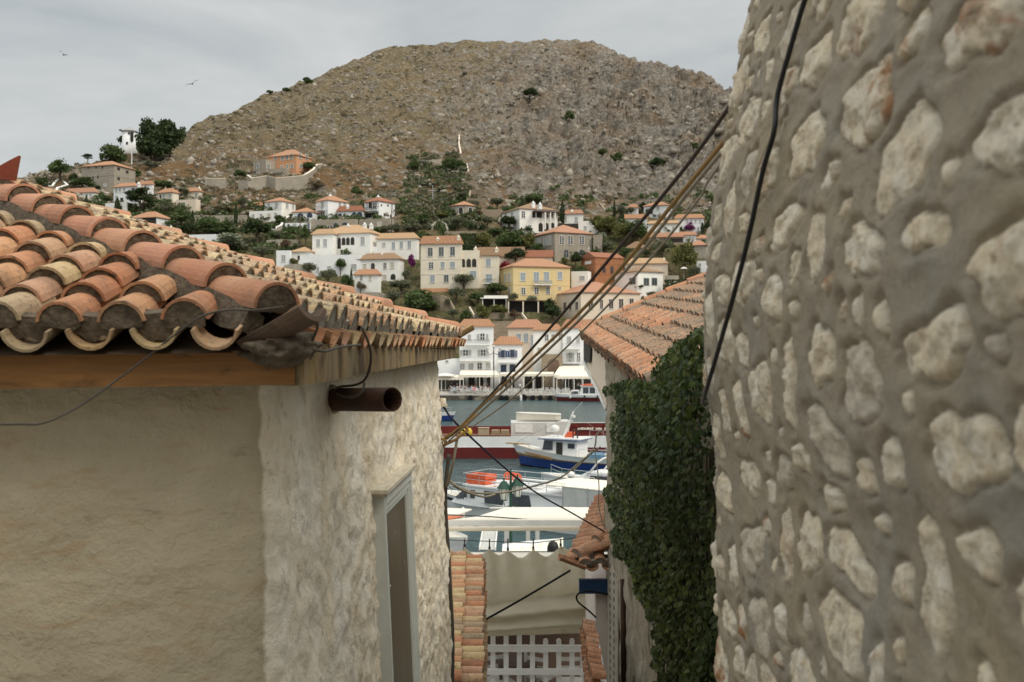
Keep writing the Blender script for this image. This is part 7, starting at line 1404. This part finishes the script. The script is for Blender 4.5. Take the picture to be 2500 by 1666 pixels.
# --- green lantern post on the near quay
lp = empty('street_lamp', (P(1247,0,39).x, 39, .9), 0, 'dark green street lamp with two glass lanterns in front of the passenger boat', 'street lamp'); MT['lampg'] = simple('dark_green_paint', (.02,.07,.045), None, 3, .5); MT['lglass'] = simple('frosted_lantern_glass', (.62,.62,.58), None, 3, .3)
mb = MB(); mb.lathe([(.16,0),(.16,.5),(.07,.6),(.055,3.9),(.03,4.6)], 12); [mb.tube([(0,0,3.2),(sg*.22,0,3.12),(sg*.26,0,3.3)], .02, 6) for sg in (1,-1)]; mb.build('post', MT['lampg'], lp)
for sg, dz in ((-1,0),(1,.12)):
    z = 3.42+dz; q = MB(); q.lathe([(.11,0),(.20,.42)], 6, (sg*.26,0,z)); ln = q.build('lantern', MT['lglass'], lp); q = MB(); q.lathe([(.27,.42),(.25,.46),(.10,.68),(.03,.72),(.03,.82),(.0,.85)], 6, (sg*.26,0,z)); q.lathe([(.12,-.04),(.115,-.002)], 6, (sg*.26,0,z)); [q.tube([(sg*.26+.115*math.cos(a),.115*math.sin(a),z),(sg*.26+.205*math.cos(a),.205*math.sin(a),z+.42)], .012, 4) for a in np.arange(6)*PI/3]; q.build('lantern_cap', MT['lampg'], ln)
# ---------------------------------------------------------------- far quay: awnings, lamp, tyres, chairs, people
def awning(F, back, front, yb, yf, lab, posts=3, Yb=213.4, Yf=204, stripe=False, m='awnw', py=None):
    x0, x1 = [fx(F,q) for q in back]; u0, u1 = [fx(F,q) for q in front]; a = [P(x0,fy(F,yb),Yb), P(x1,fy(F,yb),Yb), P(u1,fy(F,yf),Yf), P(u0,fy(F,yf),Yf)]
    g = Vector(((a[2].x+a[3].x)/2, Yf, .95)); o = empty('awning', g, 0, lab, 'awning'); mb = MB(); d = Vector((0,0,.06)); mb.loft([[a[0],a[1],a[1]-d,a[0]-d],[a[3],a[2],a[2]-d,a[3]-d]]); mb.build('awning_cloth', MT[m], o, False, g)
    mb = MB(); n = int((a[2].x-a[3].x)/.35); mb.loft([[a[3].lerp(a[2], k/n)+Vector((0,-.02,0)) for k in range(n+1)], [a[3].lerp(a[2], k/n)+Vector((0,-.03,-.45-.12*(k%2))) for k in range(n+1)]], 0, False, False); mb.build('valance', MT[m], o, False, g)
    for k in range(posts):
        x = a[3].x+(a[2].x-a[3].x)*(k+.02)/max(1, posts-1)*.98; mb = MB(); mb.box(x-.07,x+.07,Yf+.1,Yf+.24,.95,a[2].z-.08); mb.build('post', MT['frame'], o, False, g)
awning('5',(350,800),(330,855),880,938,'wide cream awning before the balconied waterfront house',3); awning('5',(-200,330),(-200,388),940,972,'low cream awning at the left end of the waterfront',3,212); awning('5',(870,1170),(855,1175),905,925,'narrow cream awning before the blue shuttered house',3,213,207); awning('5',(1180,1560),(1160,1560),900,925,'flat cream awning before the ruined arch',4,213,207); awning('5',(1640,1960),(1562,1950),822,940,'broad pale awning right of the ruined arch, upper one',3,215,206); awning('5',(1850,2300),(1600,2060),880,958,'broad pale awning at the right end of the waterfront, lower one',5,213,202)
um = empty('parasol', (P(fx('5',148),0,205).x, 205, .95), 0, 'flat white parasol on a thin pole at the left of the waterfront', 'parasol'); s = 205/2500/5.3477; mb = MB(); mb.lathe([(2.0,3.05),(2.05,3.2),(1.0,3.5),(.1,3.65)], 12); mb.build('canopy', MT['frame'], um); mb = MB(); mb.tube([(0,0,0),(0,0,3.4)], .05, 6); mb.build('pole', MT['frame'], um)
def spc(F, x, y, Y): p = P(fx(F,x), fy(F,y), Y); return p
# dark café fronts
mb = MB()
for k, (x0, x1, Y) in enumerate([(60,330,214.6),(345,405,213.9),(445,528,213.9),(565,640,213.9),(690,735,213.9),(880,950,213.9),(985,1045,213.9),(1180,1280,214.1),(1320,1400,216.9),(1700,1800,215.9),(1830,1920,215.9),(1950,2060,215.9)]):
    a, b = spc('5',x0,1100,Y), spc('5',x1,985,Y); root = [v for q, v in HOUSES.items() if q.startswith(['low white waterfront','white three storey waterfront','narrow white waterfront','white waterfront house with a brown','long white waterfront'][0 if k == 0 else 1 if k < 5 else 2 if k < 7 else 3 if k < 9 else 4])][0][0]
    q = MB(); q.box(a.x, b.x, Y-.04, Y+.02, .96, 3.9); o = q.build('cafe_opening', MT['dark'], None); o.parent = root; o.matrix_parent_inverse = Matrix.Translation(root.location).inverted() if abs(root.rotation_euler[2]) < 1e-4 else (Matrix.Translation(root.location) @ Matrix.Rotation(root.rotation_euler[2], 4, 'Z')).inverted()
lp = empty('street_lamp', (P(fx('5',780),0,196).x, 196, .95), 0, 'tall dark street lamp with three lanterns on the far quay', 'street lamp'); mb = MB(); mb.lathe([(.22,0),(.2,.9),(.08,1.0),(.06,8.2)], 10); mb.tube([(-1.2,0,8.0),(-.9,0,7.4),(0,0,7.7),(.9,0,7.4),(1.2,0,8.0)], .06, 6); mb.build('post', MT['iron'], lp)
for x, z in ((-1.2,8.0),(0,8.3),(1.2,8.0)): q = MB(); q.lathe([(.12,0),(.28,.6),(.3,.65),(.05,1.0)], 6, (x,0,z)); q.build('lantern', MT['lglass'], lp)
mb = MB(); mb.lathe([(.34,.0),(.5,.04),(.56,.14),(.5,.24),(.34,.28),(.30,.14)], 18); ty = mb.build('tyre', MT['blk']); 
for k, x in enumerate((475,880,945,1170,1290,1385,1515)):
    o = ty if k == 0 else dup(ty); p = spc('5',x,1236,189.45); o.location = (p.x, 189.55, p.z); o.rotation_euler = (R(90),0,0); o.scale = (.85,.85,.85) if k != 3 else (1.15,)*3
    tag(o, 'black tyre fender hung on the far quay edge' if k != 3 else 'largest black tyre fender, beside a white buoy on the far quay edge', 'tyre', 'tyres along the far quay')
mb = MB(); p = spc('5',1133,1240,189.3); mb.lathe([(.06,-.7),(.22,-.5),(.24,.3),(.08,.5)], 12, p); thing1('buoy', mb, MT['frame'], 'white buoy hanging beside the largest tyre on the far quay', 'buoy')
q = MB(); q.box(-.24,.24,-.24,.24,.42,.47); [q.box(a-.025,a+.025,b-.025,b+.025,0,.42) for a in (-.2,.2) for b in (-.2,.2)]; [q.box(a-.025,a+.025,.18,.23,.47,.98) for a in (-.2,.2)]; [q.box(-.2,.2,.185,.22,z,z+.09) for z in (.58,.74,.89)]; ch_ = q.build('chair', MT['chairw'])
q = MB(); q.box(-.4,.4,-.4,.4,.70,.75); q.lathe([(.25,0),(.05,.06),(.05,.699)], 8); [q.box(-.41+.82*(k==1)-.005,-.41+.82*(k==1)+.005,-.41,.41,.45,.72) for k in (0,1)]; tb0 = q.build('table', MT['chairw']); first = [True, True]
rs = random.Random(3)
for i in range(58):
    left = i < 24; x = 225+i*23 if left else 880+(i-24)*27; Y = rs.choice([191.8, 193.2, 195, 197]) ; p = spc('5', x+rs.uniform(-8,8), 1150, Y)
    o = ch_ if first[0] else dup(ch_); first[0] = False; o.location = (p.x, Y, .95); o.rotation_euler = (0,0,rs.choice([0,1.57,3.14,-1.57])+rs.uniform(-.3,.3)); o.scale = (1.1,)*3
    tag(o, 'white chair among the café tables along the far quay', 'chair', 'white café chairs along the far quay')
for i in range(18):
    x = 250+i*62 if i < 8 else 900+(i-8)*84; Y = rs.choice([192.4, 194.2, 196.2]); p = spc('5', x, 1150, Y); o = tb0 if first[1] else dup(tb0); first[1] = False; o.location = (p.x, Y, .95); o.rotation_euler = (0,0,rs.uniform(-.2,.2)); o.scale = (1.05,)*3
    tag(o, 'small white café table among the chairs on the far quay', 'table', 'white café tables along the far quay')
# people
SK = simple('skin', (.48,.30,.22), None, 3, .7); HR = simple('dark_hair', (.05,.035,.025), None, 3, .7); TRS = simple('dark_trousers', (.05,.055,.08), None, 3, .9)
def body(pose):
    J = {'seat': dict(pel=(0,0,.50), ch=(0,.06,.85), nk=(0,.05,1.08), hd=(0,.02,1.22), ht=(0,.03,1.34), sh=.19, el=(.24,-.02,.78), ha=(.17,-.28,.76), kn=(.12,-.42,.52), ft=(.12,-.44,.08), to=(.12,-.56,.04)),
         'stand': dict(pel=(0,0,.92), ch=(0,0,1.28), nk=(0,0,1.47), hd=(0,-.02,1.60), ht=(0,0,1.72), sh=.19, el=(.26,.02,1.12), ha=(.25,-.10,.86), kn=(.11,-.04,.50), ft=(.12,.02,.08), to=(.13,-.14,.04))}[pose]
    v = []; e = []; r = []
    def A(p, rad, par=None):
        v.append(p); r.append(rad)
        if par is not None: e.append((par, len(v)-1))
        return len(v)-1
    pe = A(J['pel'], (.15,.12)); c = A(J['ch'], (.17,.12), pe); n = A(J['nk'], (.06,.06), c); h_ = A(J['hd'], (.085,.10), n); A(J['ht'], (.075,.085), h_)
    for sg in (-1, 1):
        s_ = A((sg*J['sh'], J['ch'][1], J['nk'][2]-.08), (.065,.065), c); l = A((sg*J['el'][0],)+J['el'][1:], (.048,.048), s_); hd = A((sg*J['ha'][0],)+J['ha'][1:], (.035,.03), l); A((sg*J['ha'][0]*.95, J['ha'][1]-.10, J['ha'][2]-.02), (.025,.035), hd)
        hp = A((sg*.10, J['pel'][1], J['pel'][2]-.04), (.09,.09), pe); k = A((sg*J['kn'][0],)+J['kn'][1:], (.065,.065), hp); f_ = A((sg*J['ft'][0],)+J['ft'][1:], (.045,.045), k); A((sg*J['to'][0],)+J['to'][1:], (.035,.03), f_)
    me = bpy.data.meshes.new('body'); me.from_pydata(v, e, []); o = bpy.data.objects.new('body', me); C.objects.link(o); m = o.modifiers.new('s', 'SKIN'); m.use_smooth_shade = True
    for i, q in enumerate(r): me.skin_vertices[0].data[i].radius = q
    me.skin_vertices[0].data[0].use_root = True; o.modifiers.new('d', 'SUBSURF').levels = 1
    dg = bpy.context.evaluated_depsgraph_get(); ev = bpy.data.meshes.new_from_object(o.evaluated_get(dg)); bpy.data.objects.remove(o)
    for m_ in (SK, TRS, TRS, HR): ev.materials.append(m_)
    nk = J['nk'][2]; pz = J['pel'][2]; hz = J['hd'][2]
    for p in ev.polygons:
        cc = p.center; 
        p.material_index = 3 if (cc.z > hz+.05 or (cc.z > nk+.04 and cc.y > J['hd'][1]+.035)) else 0 if cc.z > nk+.01 else (0 if (abs(cc.x) > .15 and cc.z < J['el'][2]+.05 and (cc.z > pz+.12 or pose == 'stand') and abs(cc.x) > .2) else (1 if (cc.z > pz+.03 and cc.y > -.2) else 2))
        if pose == 'seat' and cc.y < -.12 and cc.z > .66: p.material_index = 0
    return ev
BD = {k: body(k) for k in ('seat','stand')}
SH = {'white': (.62,.62,.6), 'black': (.03,.03,.035), 'blue': (.10,.22,.42), 'pink': (.72,.12,.22), 'grey': (.26,.26,.26), 'red': (.42,.05,.05), 'brown': (.22,.13,.08), 'pale blue': (.38,.50,.60)}
SM = {k: simple('shirt_'+k.replace(' ','_'), c, None, 3, .9) for k, c in SH.items()}
def person(x, Y, pose, shirt, rz):
    p = spc('5', x, 1100, Y); o = bpy.data.objects.new('person', BD[pose]); C.objects.link(o); o.location = (p.x, Y, .95); o.rotation_euler = (0,0,rz); o.scale = (1.06,)*3
    o.material_slots[1].link = 'OBJECT'; o.material_slots[1].material = SM[shirt]
    lab = {'seat': 'person in a %s top seated at the café tables on the far quay', 'stand': 'person in a %s top standing among the café tables on the far quay'}[pose] % shirt
    tag(o, lab, 'person', 'people at the far quay cafés'); return o
cols = ['black','white','grey','brown','black','blue','white','grey','red','black','pale blue','brown']
for i in range(34):
    x = 205+i*15.5+rs.uniform(-8,8); Y = rs.uniform(196, 204); person(x, Y, 'seat', cols[i % len(cols)], rs.choice([0,1.5,-1.5,3.1])+rs.uniform(-.4,.4))
    if i < 22: p = spc('5', x, 1100, Y); o = dup(ch_); o.location = (p.x, Y+.12, .95); o.rotation_euler = (0,0,rs.uniform(0,6)); tag(o, 'white chair among the café tables along the far quay', 'chair', 'white café chairs along the far quay')
person(522, 193.6, 'seat', 'pink', .3); person(262, 194.5, 'seat', 'pale blue', .5)
for x, Y, s_, rz in ((228,205,'black',.4),(300,208,'white',2),(480,210,'black',3),(915,199,'pale blue',1.2),(955,198.5,'brown',-1.2),(990,199,'brown',.3),(1120,203,'white',.3),(1880,206,'white',.5),(1910,205,'grey',2),(690,200,'black',1),(1100,205,'grey',2.2)): person(x, Y, 'stand', s_, rz)
